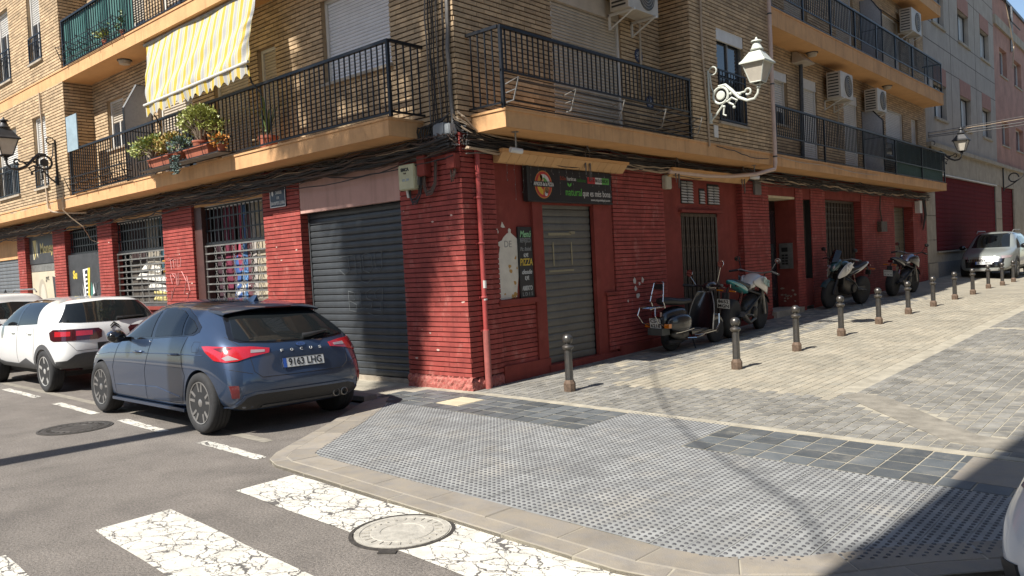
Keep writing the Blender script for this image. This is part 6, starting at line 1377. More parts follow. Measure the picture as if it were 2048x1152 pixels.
def hatch_rings(L=4.378, W=.912, H=1.455, zb=.24, tail_w=.86, belt=.96, cowl=(3.36, .985), hoodf=(4.05, .82), roof0=.62, rw_=.575, roofpk=1.95, tailtop=1.385, hb=1.0):
    """control rings (10 points from bottom centre round the left side to roof centre)"""
    def lower(x, w, zb_, b, bz): return [(x, 0, zb_), (x, w*.80, zb_), (x, w*.955, zb_+.10), (x, w*.995, .50), (x, w, .70), (x, w*b, bz)]
    rs = []
    # tail outline
    rs.append([(.17,0,zb+.08),(.17,tail_w*.72,zb+.08),(.15,tail_w*.92,zb+.15),(.12,tail_w*.97,.54),(.20,tail_w*.97,.76),(.27,tail_w*.94,belt-.02),(.44,.72,belt+.20),(roof0-.04,rw_,tailtop-.035),(roof0-.07,rw_*.62,tailtop),(roof0-.08,0,tailtop+.008)])
    rs.append([(.40,0,zb+.04),(.40,W*.74,zb+.04),(.40,W*.94,zb+.12),(.36,W*.975,.50),(.40,W*.99,.72),(.44,W*.955,belt),(.62,.745,belt+.22),(roof0+.14,rw_+.012,tailtop-.012),(roof0+.12,rw_*.62,tailtop+.025),(roof0+.12,0,tailtop+.032)])
    def mid(x, zt, rw2, bz, wf=1.): return lower(x, W*wf, zb, .955, bz)+[(x, W*.865, bz+.21), (x, rw2, zt-.055), (x, rw2*.6, zt-.008), (x, 0, zt)]
    rs.append(mid(.80, H-.045, .585, belt+.005, .995)); rs.append(mid(1.35, H-.008, .60, belt)); rs.append(mid(roofpk, H, .605, belt-.008)); 
    xw = roofpk+.50
    rs.append(lower(xw, W, zb, .955, belt-.018)+[(xw+.06, W*.865, belt+.19), (xw-.02, .60, H-.075), (xw, .36, H-.03), (xw+.01, 0, H-.022)])
    cx, cz_ = cowl
    rs.append(lower(cx-.33, W*.995, zb, .95, belt-.03)+[(cx-.34, W*.85, belt+.06), (lerp(xw, cx, .45), .66, lerp(H-.07, cz_, .45)), (lerp(xw, cx, .48), .40, lerp(H-.03, cz_+.015, .46)), (lerp(xw, cx, .49), 0, lerp(H-.02, cz_+.02, .46))])
    rs.append(lower(cx-.02, W*.985, zb, .94, belt-.06)+[(cx-.02, W*.80, cz_-.01), (cx-.0, W*.60, cz_+.01), (cx+.02, W*.35, cz_+.02), (cx+.03, 0, cz_+.022)])
    hx, hz = hoodf
    rs.append(lower(lerp(cx, hx, .5), W*.97, zb, .93, lerp(belt-.08, hz-.06, .45))+[(lerp(cx, hx, .5), W*.78, lerp(cz_, hz, .42)-.01), (lerp(cx, hx, .5), W*.58, lerp(cz_, hz, .42)), (lerp(cx, hx, .5), W*.34, lerp(cz_, hz, .42)+.015), (lerp(cx, hx, .5), 0, lerp(cz_, hz, .42)+.02)])
    rs.append([(L-.28,0,zb-.02),(L-.28,W*.72,zb-.02),(L-.33,W*.88,zb+.08),(L-.36,W*.905,.48),(L-.40,W*.90,.64),(L-.42,W*.85,hz-.09),(L-.36,W*.72,hz-.04),(L-.33,W*.54,hz-.02),(L-.30,W*.32,hz-.005),(L-.29,0,hz)])
    rs.append([(L-.07,0,zb),(L-.08,W*.60,zb),(L-.11,W*.74,zb+.08),(L-.12,W*.77,.44),(L-.15,W*.75,.58),(L-.17,W*.70,hz-.17),(L-.15,W*.6,hz-.14),(L-.12,W*.45,hz-.12),(L-.11,W*.28,hz-.11),(L-.10,0,hz-.105)])
    return rs
def tailfn(prof): 
    xs, zs = zip(*prof)
    return lambda y, z: pw(zs, xs, z)+.10*(abs(y)/.9)**3
def nosefn(L): return lambda y, z: L-.015*0-.05*(abs(y)/.8)**2-(.10*max(0, z-.55)/.2)

# ---------------- the blue hatchback
def ellipse(cx, cy, a, b, n=20): return [(cx+a*math.cos(2*math.pi*k/n), cy+b*math.sin(2*math.pi*k/n)) for k in range(n)]
def hatchback(loc, rotz, label):
    t = thing('parked_car', label, 'car', loc, rotz, world=False); L = 4.25; RW = .325; wx = (.68, 3.38)
    prof = [(.11,.22),(.05,.36),(.0,.50),(.0,.585),(.045,.64),(.065,.76),(.085,.86),(.13,.95),(.22,1.02),(.42,1.15),(.60,1.27),(.70,1.335)]
    sh = Shell(focus_rings(), tailfn(prof), nosefn(L), wx, RW); P_ = paint('blue_metallic_paint', (.036, .060, .112), .55)
    body = put_mesh('body', sh.me, P_, t)
    # glass: rear screen, side windows
    tl = (-1, 0)      # n toward the tail: u = -y
    rs_ = [(-.66,1.00),(-.64,1.06),(-.56,1.20),(-.52,1.245),(-.30,1.27),(0,1.278),(.30,1.27),(.52,1.245),(.56,1.20),(.64,1.06),(.66,1.00),(.60,.97),(.35,.95),(0,.945),(-.35,.95),(-.60,.97)][::-1]
    put_mesh('screen_surround', sh.patch([(u*1.07, 1.11+(z-1.11)*1.08) for u, z in rs_], tl, .003), M_GLOSSK, t)
    put_mesh('rear_window', sh.patch(rs_, tl, .007), M_CGL, t)
    sw = [(2.74,.955),(2.48,1.10),(2.24,1.23),(1.98,1.315),(1.7,1.34),(1.42,1.31),(1.10,1.225),(.86,1.125),(.84,1.075),(.93,1.04),(1.81,.995)]
    def grow(p, c, k): return [(c[0]+(x-c[0])*k, c[1]+(z-c[1])*(k+.05)) for x, z in p]
    both(t, 'window_surround', sh.patch(mx_(grow(sw, (1.78, 1.14), 1.02)), SIDE, .003), M_GLOSSK)
    fw = [(2.66,.975),(2.45,1.09),(2.22,1.21),(2.02,1.285),(1.92,.998)]; rw2 = [(1.83,1.005),(1.92,1.315),(1.68,1.32),(1.44,1.29),(1.28,1.245),(1.16,1.035)]; qw = [(1.11,1.04),(1.22,1.225),(1.05,1.18),(.90,1.11),(.90,1.075),(.96,1.05)]
    for p in (fw, rw2, qw): both(t, 'side_window', sh.patch(mx_(p), SIDE, .007), M_CGL)
    put_mesh('windscreen', sh.patch([(-.62,1.0),(.62,1.0),(.52,1.33),(-.52,1.33)], (1, 0), .005), M_CGL, t)
    # tail lamps wrap the corner: projected along the diagonal
    n = (-.78, .62); nv = Vector((n[0], n[1], 0)).normalized(); ua = Vector((-nv.y, nv.x, 0))
    def U(x, y): return ua.dot(Vector((x, y, 0)))
    a, b, c, d = U(.09, .40), U(.12, .60), U(.2, .84), U(.60, .895)
    lamp = [(a,.84),(a,.885),(lerp(a,b,.7),.905),(b,.912),(c,.92),(lerp(c,d,.75),.93),(d,.925),(lerp(c,d,.85),.87),(lerp(c,d,.45),.785),(c,.765),(lerp(b,c,.5),.775),(b,.81)]
    if U(1, 0) > U(0, 1): pass
    if a > d: lamp = [(u, z) for u, z in lamp][::-1]
    la, lb = both(t, 'tail_lamp', sh.patch(lamp, n, .010, .03, .014), M_TAIL)
    inner = [(lerp(a,b,.25),.85),(lerp(a,b,.25),.872),(b,.88),(b,.848)]; clear = [(lerp(b,c,.45),.79),(lerp(b,c,.9),.835),(lerp(c,d,.15),.81),(c,.782)]
    dark = [(lerp(b,c,.75),.90),(c,.915),(lerp(c,d,.5),.905),(lerp(c,d,.2),.87)]
    for nm, pl, mt in (('reversing_lens', inner, M_LENS), ('indicator_lens', clear, M_LENS), ('brake_lens', dark, M_TAILD)):
        me = sh.patch(pl, n, .0125, .03, .003)
        for o_, me_ in ((la, me), (lb, mirror_mesh(me))): me_.materials.clear(); me_.materials.append(mt); child(bpy.data.objects.new(nm, me_), o_)
    # lower bumper, diffuser strip, reflectors, exhausts
    put_mesh('lower_bumper', sh.patch([(-.765,.295),(-.66,.40),(-.56,.425),(.56,.425),(.66,.40),(.765,.295),(.66,.265),(-.66,.265)][::-1], tl, .006), M_TRIM, t)
    put_mesh('diffuser_strip', sh.patch([(-.79,.295),(-.69,.42),(-.58,.45),(.58,.45),(.69,.42),(.79,.295),(.755,.295),(.665,.40),(.565,.425),(-.565,.425),(-.665,.40),(-.755,.295)][::-1], tl, .012, th=.02), MATS['blue_metallic_paint'], t)
    put_mesh('skid_line', sh.patch([(-.50,.275),(.50,.275),(.48,.30),(-.48,.30)], tl, .012), M_TRIMG, t)
    both(t, 'reflector', sh.patch([(.75,.46),(.82,.60),(.87,.60),(.80,.44)][::-1] if False else [(-.735,.40),(-.79,.40),(-.815,.53),(-.745,.53)], tl, .008, .03), M_TAILD)
    for y in (-.43, -.535):
        m = MB(); M = frameM((.02, y, .31), (0, 1, 0), (0, 0, 1)); m.lathe([(.033,-.16),(.044,-.02),(.046,.055),(.038,.06),(.036,.0),(0,-.02)], 20, frameM((.135, y, .315), (0, -1, 0), (0, 0, 1))); ob('exhaust_tip', m, M_GALV, t, smooth=40)
    # tailgate seam, door seams, sills
    def seam(name, pts, n_, mt=M_DARK, r=.0035): o_ = ob(name, sh.line(pts, n_, r), mt, t); return o_
    seam('tailgate_seam', [(-.72,1.02),(-.60,.84),(-.58,.66),(-.50,.595),(.50,.595),(.58,.66),(.60,.84),(.72,1.02)], tl)
    seam('bumper_seam', [(-.83,.70),(-.60,.64)], tl); seam('bumper_seam', [(.60,.64),(.83,.70)], tl)
    for s in (1, -1):
        n_ = (0, s); f = (lambda p: [(-x, z) for x, z in p]) if s > 0 else (lambda p: p)
        seam('door_seam', f([(1.02,1.02),(1.10,.86),(1.06,.70),(1.0,.60),(1.10,.29),(2.0,.27),(2.02,.6),(1.88,.98)]), n_); seam('door_seam', f([(2.0,.27),(2.90,.27),(2.98,.6),(2.84,.92)]), n_)
        seam('crease', f([(.62,.83),(1.2,.83),(2.4,.80),(3.1,.78),(3.7,.72)]), n_, P_, .006); seam('crease', f([(1.15,.36),(1.7,.43),(2.5,.41),(2.9,.39)]), n_, P_, .006)
        seam('fuel_flap' if s > 0 else 'wing_seam', f([(.72,.97),(.72,.86),(.85,.86),(.88,.92),(.85,.97),(.72,.97)]) if s > 0 else f([(3.2,.9),(3.3,.7)]), n_, r=.002)
        m = MB()
        for x in (1.27, 2.20):
            p, nr = sh.hit((x, s*6, .82), (0, -s, 0)); q = p.y
            m2 = MB(); m2.tube([(x-.10,q-s*.004,.825),(x-.08,q+s*.026,.825),(x+.08,q+s*.026,.82),(x+.10,q-s*.004,.82)], .013, 8); ob('door_handle', m2, P_, t, smooth=60)
        m2 = MB(); y = .78*s; m2.box(1.04, 3.0, min(y, y+s*.115), max(y, y+s*.115), .20, .235); ob('sill', m2, MATS['blue_metallic_paint'], t)
        m2 = MB(); m2.ball((2.52, s*1.00, 1.00), (.075, .11, .075), 14, 10); mr = ob('door_mirror', m2, M_GLOSSK, t, smooth=80); m2 = MB(); m2.ball((2.55, s*1.0, 1.02), (.07, .105, .062), 14, 10); sub('mirror_cap', m2, P_, mr, smooth=80); m2 = MB(); m2.obox((2.53, s*.90, .965), (.06, .14, .05)); sub('stalk', m2, M_GLOSSK, mr)
    # spoiler, fin, wiper, badges, plate
    m = MB(); pr_ = [(.52,-.01),(.56,-.028),(.86,.01),(.90,.035),(.62,.022)]; k = 14; vs = []
    for i in range(k+1):
        y = lerp(-.60, .60, i/k); e = (abs(y)/.60)**2.2
        for x, dz in pr_: vs.append((x+.10*e, y, 1.325-.055*e+dz))
    m.add(vs, [(i*5+j, i*5+(j+1) % 5, (i+1)*5+(j+1) % 5, (i+1)*5+j) for i in range(k) for j in range(5)]+[(0,1,2,3,4),tuple(k*5+q for q in (4,3,2,1,0))]); ob('spoiler', m, P_, t, smooth=40)
    m = MB(); m.box(.525,.55,-.16,.16,1.303,1.318); ob('brake_light', m, M_TAILD, t)
    m = MB(); m.add([(1.0,-.035,1.375),(1.2,-.02,1.39),(1.2,.02,1.39),(1.0,.035,1.375),(.98,0,1.445),(1.06,0,1.445)], [(0,4,3),(0,1,5,4),(3,4,5,2),(1,2,5)]); ob('roof_aerial', m, P_, t)
    p, nr = sh.hit((-6, -.12, .985), (1, 0, 0)); q, _ = sh.hit((-6, -.42, 1.01), (1, 0, 0)); m = MB(); m.tube([p+Vector((-.02,.05,0)), p+Vector((-.045,-.02,.008)), q+Vector((-.03,0,.01))], [.03, .026, .010], 8); ob('rear_wiper', m, M_TRIM, t, smooth=60)
    def rearM(y, z, off=.004):
        p, nr = sh.hit((-6, y, z), (1, 0, 0)); nr = nr if nr.x < 0 else -nr; xx = Vector((0, -1, 0)); xx = (xx-nr*xx.dot(nr)).normalized(); yy = nr.cross(xx); return frameM(p+nr*off, xx, yy)
    m = MB(); m.prism(ellipse(0, 0, .062, .024), .004, rearM(0, .90)); bg = ob('oval_badge', m, M_CHROME, t); m = MB(); m.prism(ellipse(0, 0, .056, .019), .005, rearM(0, .90)); sub('badge_face', m, flat('badge_blue', (.03,.06,.18), .3), bg)
    me = text_mesh('Ford', .04, .001, shear=.3, width=.07); me.transform(rearM(0, .90, .0095)); me.materials.clear(); me.materials.append(M_CHROME); child(bpy.data.objects.new('script', me), bg)
    for k, ch in enumerate('FOCUS'):
        y = .24-.12*k; text(ch, .042, rearM(y, .848, .004), M_PLATE, t, name='badge_letter', width=.032)
    plate(t, rearM(0, .715, .006), '9163 LHG')
    for x in wx:
        for s in (1, -1): wheel(t, x, s*.90, RW, .215, 'twin', M_ALLOYD, 5)
    m = MB(); m.box(.5, 3.9, -.7, .7, .22, .30); ob('underbody', m, M_DARK, t)
    for s in (1, -1): put_mesh('headlamp', sh.patch([(.45*s,.60),(.66*s,.62),(.72*s,.70),(.50*s,.67)][::s], (1, 0), .006, .04), M_LENS, t)
    put_mesh('grille', sh.patch([(-.42,.42),(.42,.42),(.46,.56),(-.46,.56)], (1, 0), .006), M_TRIM, t)
    t.rotation_euler = (R(1.3), 0, rotz); return t
hatchback((-.19, -2.37, 0), R(179.1), 'blue metallic hatchback parked tail towards the crossing')

# ---------------- the white crossover, and simpler relatives
def crossover(loc, rotz, label, col, name, H=1.50, L=4.17, full=True, rails=False, plain=False):
    t = thing('parked_car', label, 'car', loc, rotz, world=False); RW = .335; wx = (.73, 3.33)
    prof = [(.12,.30),(.04,.42),(.0,.58),(.01,.72),(.03,.88),(.06,1.0),(.14,1.12),(.30,1.32),(.42,1.44),(.46,1.48)]
    rings = hatch_rings(L=L, W=.875, H=H, zb=.27, tail_w=.835, belt=1.06, cowl=(3.15, 1.05), hoodf=(3.86, .92), roof0=.50, rw_=.57, roofpk=1.8, tailtop=H-.06)
    sh = Shell(rings, tailfn(prof), nosefn(L), wx, RW); P_ = paint(name, col); put_mesh('body', sh.me, P_, t); tl = (-1, 0)
    put_mesh('rear_window', sh.patch([(-.74,1.10),(-.68,1.19),(-.56,1.38),(0,1.415),(.56,1.38),(.68,1.19),(.74,1.10),(.5,1.085),(0,1.075),(-.5,1.085)][::-1], tl, .006), M_CGL, t)
    sw = [(2.92,1.03),(2.60,1.22),(2.36,1.36),(2.05,1.43),(1.6,1.455),(1.15,1.44),(1.02,1.08),(1.8,1.055)]
    both(t, 'side_window', sh.patch(mx_(sw), SIDE, .005), M_CGL);
    both(t, 'window_pillar', sh.patch(mx_([(1.87,1.05),(1.87,1.45),(1.95,1.45),(1.95,1.05)]), SIDE, .007), M_GLOSSK)
    put_mesh('windscreen', sh.patch([(-.60,1.08),(.60,1.08),(.50,H-.09),(-.50,H-.09)], (1, 0), .005), M_CGL, t)
    n = (-.85, .53); nv = Vector((n[0], n[1], 0)).normalized(); ua = Vector((-nv.y, nv.x, 0)); U = lambda x, y: ua.dot(Vector((x, y, 0)))
    a, d = U(.04, .22), U(.42, .86); lamp = [(lerp(a,d,k), z) for k, z in ((0,.84),(.0,.95),(.06,.985),(.9,.995),(1,.95),(.97,.84),(.9,.815),(.06,.815))]; lamp = lamp if a < d else lamp[::-1]
    la, lb = both(t, 'tail_lamp', sh.patch(lamp, n, .009, .04, .012), mat('smoked_red_lens', (.05, .006, .01), .12, coat=1))
    for k0, k1 in ((.16, .45), (.55, .86)):
        q = [(lerp(a,d,k0),.885),(lerp(a,d,k0),.955),(lerp(a,d,k1),.962),(lerp(a,d,k1),.885)]; q = q if a < d else q[::-1]; me = sh.patch(q, n, .0125, .04, .004)
        for o_, me_ in ((la, me), (lb, mirror_mesh(me))): me_.materials.clear(); me_.materials.append(M_TAIL); child(bpy.data.objects.new('lamp_cell', me_), o_)
    put_mesh('lower_bumper', sh.patch([(-.84,.28),(-.84,.42),(-.62,.60),(-.50,.62),(.50,.62),(.62,.60),(.84,.42),(.84,.28)][::-1], tl, .008), M_TRIMG, t); both(t, 'bumper_side', sh.patch(mx_([(.06,.29),(.06,.52),(.30,.50),(.36,.29)]), SIDE, .008), M_TRIMG)
    both(t, 'reflector', sh.patch([(-.46,.34),(-.74,.35),(-.72,.385),(-.48,.375)], tl, .011), M_TAILD)
    for x in wx:        # black arch cladding
        A = [(x+RW*1.28*math.cos(a), RW+RW*1.28*math.sin(a)) for a in [math.pi*k/14 for k in range(15)]]; B = [(x+RW*1.06*math.cos(a), RW+RW*1.06*math.sin(a)) for a in [math.pi*k/14 for k in range(14, -1, -1)]]
        both(t, 'arch_cladding', sh.patch(mx_([p for p in A+B if p[1] > .2]), SIDE, .009, .06), M_TRIMG)
    both(t, 'sill_cladding', sh.patch(mx_([(1.15,.28),(1.15,.42),(1.5,.52),(1.9,.42),(2.6,.42),(2.95,.45),(2.95,.28)]), SIDE, .009), M_TRIMG)
    for s in (1, -1):
        f = (lambda p: [(-x, z) for x, z in p]) if s > 0 else (lambda p: p)
        ob('door_seam', sh.line(f([(1.16,1.05),(1.12,.7),(1.18,.42)]), (0, s), .0035), M_DARK, t); ob('door_seam', sh.line(f([(1.92,1.05),(1.92,.42)]), (0, s), .0035), M_DARK, t); ob('door_seam', sh.line(f([(2.85,1.03),(2.95,.7),(2.9,.42)]), (0, s), .0035), M_DARK, t)
        for x in (1.32, 2.12):
            p, nr = sh.hit((x, s*6, .93), (0, -s, 0)); m2 = MB(); m2.tube([(x-.09,p.y-s*.004,.93),(x-.07,p.y+s*.024,.932),(x+.07,p.y+s*.024,.935),(x+.09,p.y-s*.004,.935)], .013, 8); ob('door_handle', m2, P_, t, smooth=60)
        m2 = MB(); m2.ball((2.72, s*.97, 1.10), (.08, .11, .085), 14, 10); ob('door_mirror', m2, M_GLOSSK, t, smooth=80)
        if rails: m2 = MB(); m2.tube([(.7,s*.56,H-.03),(.85,s*.57,H+.03),(2.1,s*.57,H+.03),(2.3,s*.56,H-.06)], .018, 6); ob('roof_rail', m2, M_GALV, t)
        for x in wx: wheel(t, x, s*.865, RW, .205, 'plain', M_ALLOY, 5)
    ob('tailgate_seam', sh.line([(-.76,1.09),(-.70,.80),(-.60,.66),(.60,.66),(.70,.80),(.76,1.09)], tl, .0035), M_DARK, t)
    def rearM(y, z, off=.004):
        p, nr = sh.hit((-6, y, z), (1, 0, 0)); nr = nr if nr.x < 0 else -nr; xx = Vector((0, -1, 0)); xx = (xx-nr*xx.dot(nr)).normalized(); yy = nr.cross(xx); return frameM(p+nr*off, xx, yy)
    m = MB()
    for dz in (0, .04): m.prism([(-.07,dz-.035),(0,dz+.02),(.07,dz-.035),(.07,dz-.018),(0,dz+.045),(-.07,dz-.018)], .006, rearM(0, .985))
    ob('chevron_badge', m, M_GLOSSK, t); text('CITROËN', .035, rearM(0, .915), M_TRIM, t, name='badge_lettering', width=.17)
    plate(t, rearM(0, .57, .012), '7429 KXB') if False else None
    m = MB(); m.prism([(-.3,-.06),(.3,-.06),(.3,.06),(-.3,.06)], .004, rearM(0, .70, .002)); ob('plate_recess', m, M_TRIM, t)
    p, nr = sh.hit((-6, -.1, 1.12), (1, 0, 0)); q, _ = sh.hit((-6, -.5, 1.13), (1, 0, 0)); m = MB(); m.tube([p+Vector((-.02,.04,0)), p+Vector((-.04,-.04,.0)), q+Vector((-.03,0,0))], [.025,.02,.01], 8); ob('rear_wiper', m, M_TRIM, t)
    m = MB(); m.add([(.75,-.03,H-.02),(.9,0,H-.01),(.75,.03,H-.02),(.72,0,H+.06)], [(0,1,3),(1,2,3),(2,0,3)]); ob('roof_aerial', m, M_TRIM, t)
    m = MB(); m.box(.45, 3.7, -.66, .66, .24, .33); ob('underbody', m, M_DARK, t)
    # front end
    for s in (1, -1): put_mesh('headlamp', sh.patch([(.48*s,.70),(.74*s,.72),(.78*s,.80),(.50*s,.79)][::s], (1, 0), .008, .04), M_LENS, t)
    put_mesh('grille', sh.patch([(-.56,.40),(.56,.40),(.60,.70),(-.60,.70)] if not plain else [(-.30,.34),(.30,.34),(.34,.46),(-.34,.46)], (1, 0), .007), M_GLOSSK, t)
    return t, sh
crossover((-5.97, -1.99, 0), math.pi, 'white crossover with black arch cladding parked behind the blue hatchback', (.66, .66, .65), 'white_car_paint')
crossover((-10.75, -1.93, 0), math.pi, 'white car with dark windows at the left edge, roof rails', (.60, .60, .58), 'pearl_car_paint', H=1.62, rails=True)
# the grey SUV facing us on the side street
t, sh = crossover((1.32, 28.5, zed(1.8, 26)-.0), -math.pi/2, 'grey SUV facing down the side street beyond the bollards', (.20, .215, .20), 'sage_grey_paint', H=1.66, L=4.3, rails=True)
def noseM(sh, y, z, off=.004):
    p, nr = sh.hit((9, y, z), (-1, 0, 0)); nr = nr if nr.x > 0 else -nr; xx = Vector((0, 1, 0)); xx = (xx-nr*xx.dot(nr)).normalized(); yy = nr.cross(xx); return frameM(p+nr*off, xx, yy)
plate(t, noseM(sh, 0, .56, .012), '8757 MRK')
m = MB()
for k in range(19): y = -.5+k*1.0/18; M = noseM(sh, y, .68, .01); m.prism([(-.008,-.10),(.008,-.10),(.008,.09),(-.008,.09)], .012, M)
ob('grille_bar', m, M_CHROME, t, kind='stuff')
put_mesh('front_skid', sh.patch([(-.42,.30),(.42,.30),(.42,.36),(-.42,.36)], (1, 0), .012), M_PLATE, t)
m = MB(); m.prism([(-.05,-.05),(.05,-.05),(.06,.05),(0,.07),(-.06,.05)], .01, noseM(sh, 0, .72, .012)); ob('badge', m, M_CHROME, t)
# the white car cut by the right edge
t, sh = crossover((10.73, -3.30, 0), math.pi, 'white car nose cut off by the right edge of the picture', (.60, .62, .64), 'cool_white_paint', H=1.5, L=4.17, plain=True)
for s in (1, -1): put_mesh('fog_lamp_recess', sh.patch([(.50*s,.30),(.64*s,.32),(.62*s,.44),(.50*s,.42)][::s], (1, 0), .009, .04), M_TRIM, t)
m = MB(); m.box(4.02, 4.16, -.74, .74, .17, .20); ob('splitter', m, MATS['cool_white_paint'], t)
# ================================================================ two-wheelers (x forward, y left, about the rear contact point)
M_BSEAT = mat('black_vinyl', (.015, .015, .016), .5, var=.2); M_ENG = mat('engine_grey', (.09, .085, .08), .45, metal=.6, var=.25, vs=18); M_ENGD = mat('engine_dark', (.03, .03, .032), .5, metal=.4, var=.25, vs=18); M_TEAL = paint('teal_paint', (.03, .22, .24)); M_WPAINT = paint('white_bike_paint', (.55, .53, .49)); M_BLKP = paint('black_paint', (.008, .009, .013)); M_AMB = mat('amber_lens', (.6, .17, .01), .15, coat=1, var=.1); M_DTEAL = paint('dark_teal_paint', (.02, .07, .08)); M_MIRR = mat('mirror_glass', (.75, .72, .68), .04, metal=1, var=.02)
def loft(sections, n=14, levels=2):
    """closed loft through (centre, half-width, half-height[, squareness]) sections along x"""
    V = []; F = []
    for (cx, cy, cz), a, b in sections:
        for k in range(n): t = 2*math.pi*k/n; V.append((cx, cy+a*math.copysign(abs(math.cos(t))**.8, math.cos(t)), cz+b*math.copysign(abs(math.sin(t))**.8, math.sin(t))))
    m = len(sections)
    for i in range(m-1):
        for k in range(n): F.append((i*n+k, i*n+(k+1) % n, (i+1)*n+(k+1) % n, (i+1)*n+k))
    F += [tuple(reversed(range(n))), tuple((m-1)*n+k for k in range(n))]
    me = subsurf_mesh(V, F, 'loft', levels); setsmooth(me, 60); return me
def bwheel(t, x, r, w, rim, spokes=5, rr=.62):
    M = frameM((x, 0, r), (1, 0, 0), (0, 0, 1)); h = w/2
    m = MB(); m.lathe([(r*rr,-h*.8),(r*.86,-h),(r*.96,-h*.75),(r,-h*.3),(r,h*.3),(r*.96,h*.75),(r*.86,h),(r*rr,h*.8)], 36, M); ty = ob('wheel', m, M_TYRE, t, smooth=50)
    m = MB(); m.lathe([(r*rr*1.02,-h*.7),(r*rr*1.03,-h*.5),(r*rr*.93,-h*.3),(r*rr*.93,h*.3),(r*rr*1.03,h*.5),(r*rr*1.02,h*.7)], 36, M); sub('rim', m, rim, ty, smooth=50)
    m = MB(); m.lathe([(.05,-h*.8),(.05,h*.8)], 16, M)
    for k in range(spokes): a = 2*math.pi*k/spokes; m.tube([M @ Vector((.03*math.cos(a),.03*math.sin(a),0)), M @ Vector((r*rr*.95*math.cos(a+.15),r*rr*.95*math.sin(a+.15),0))], [.022,.012], 5)
    sub('spokes', m, rim, ty); m = MB(); m.lathe([(r*.36,-h*.62),(r*.36,-h*.55)], 24, M); m.lathe([(r*.36,h*.55),(r*.36,h*.62)], 24, M); sub('brake_disc', m, M_GALV, ty); return ty
def bmirror(t, p0, p1, r, mt=M_TRIM, glass=-1):
    m = MB(); m.tube([p0, Vector(p0).lerp(Vector(p1), .5)+Vector((.02,0,.02)), p1], .007, 5); ob('mirror_stalk', m, mt, t); m = MB(); m.ball(p1, (.025, r*1.25, r), 14, 10); mm = ob('mirror', m, mt, t, smooth=80)
    m = MB(); m.lathe([(r*.9,0),(0,.001)], 18, frameM(Vector(p1)+Vector((-.022,0,0)), (0,-1,0), (0,0,1))); m2 = sub('mirror_glass', m, M_MIRR, mm)
def lean(t, a):
    """roll a finished bike about its contact line"""
    t.rotation_euler = (a, 0, t.rotation_euler.z); t.rotation_mode = 'XYZ'
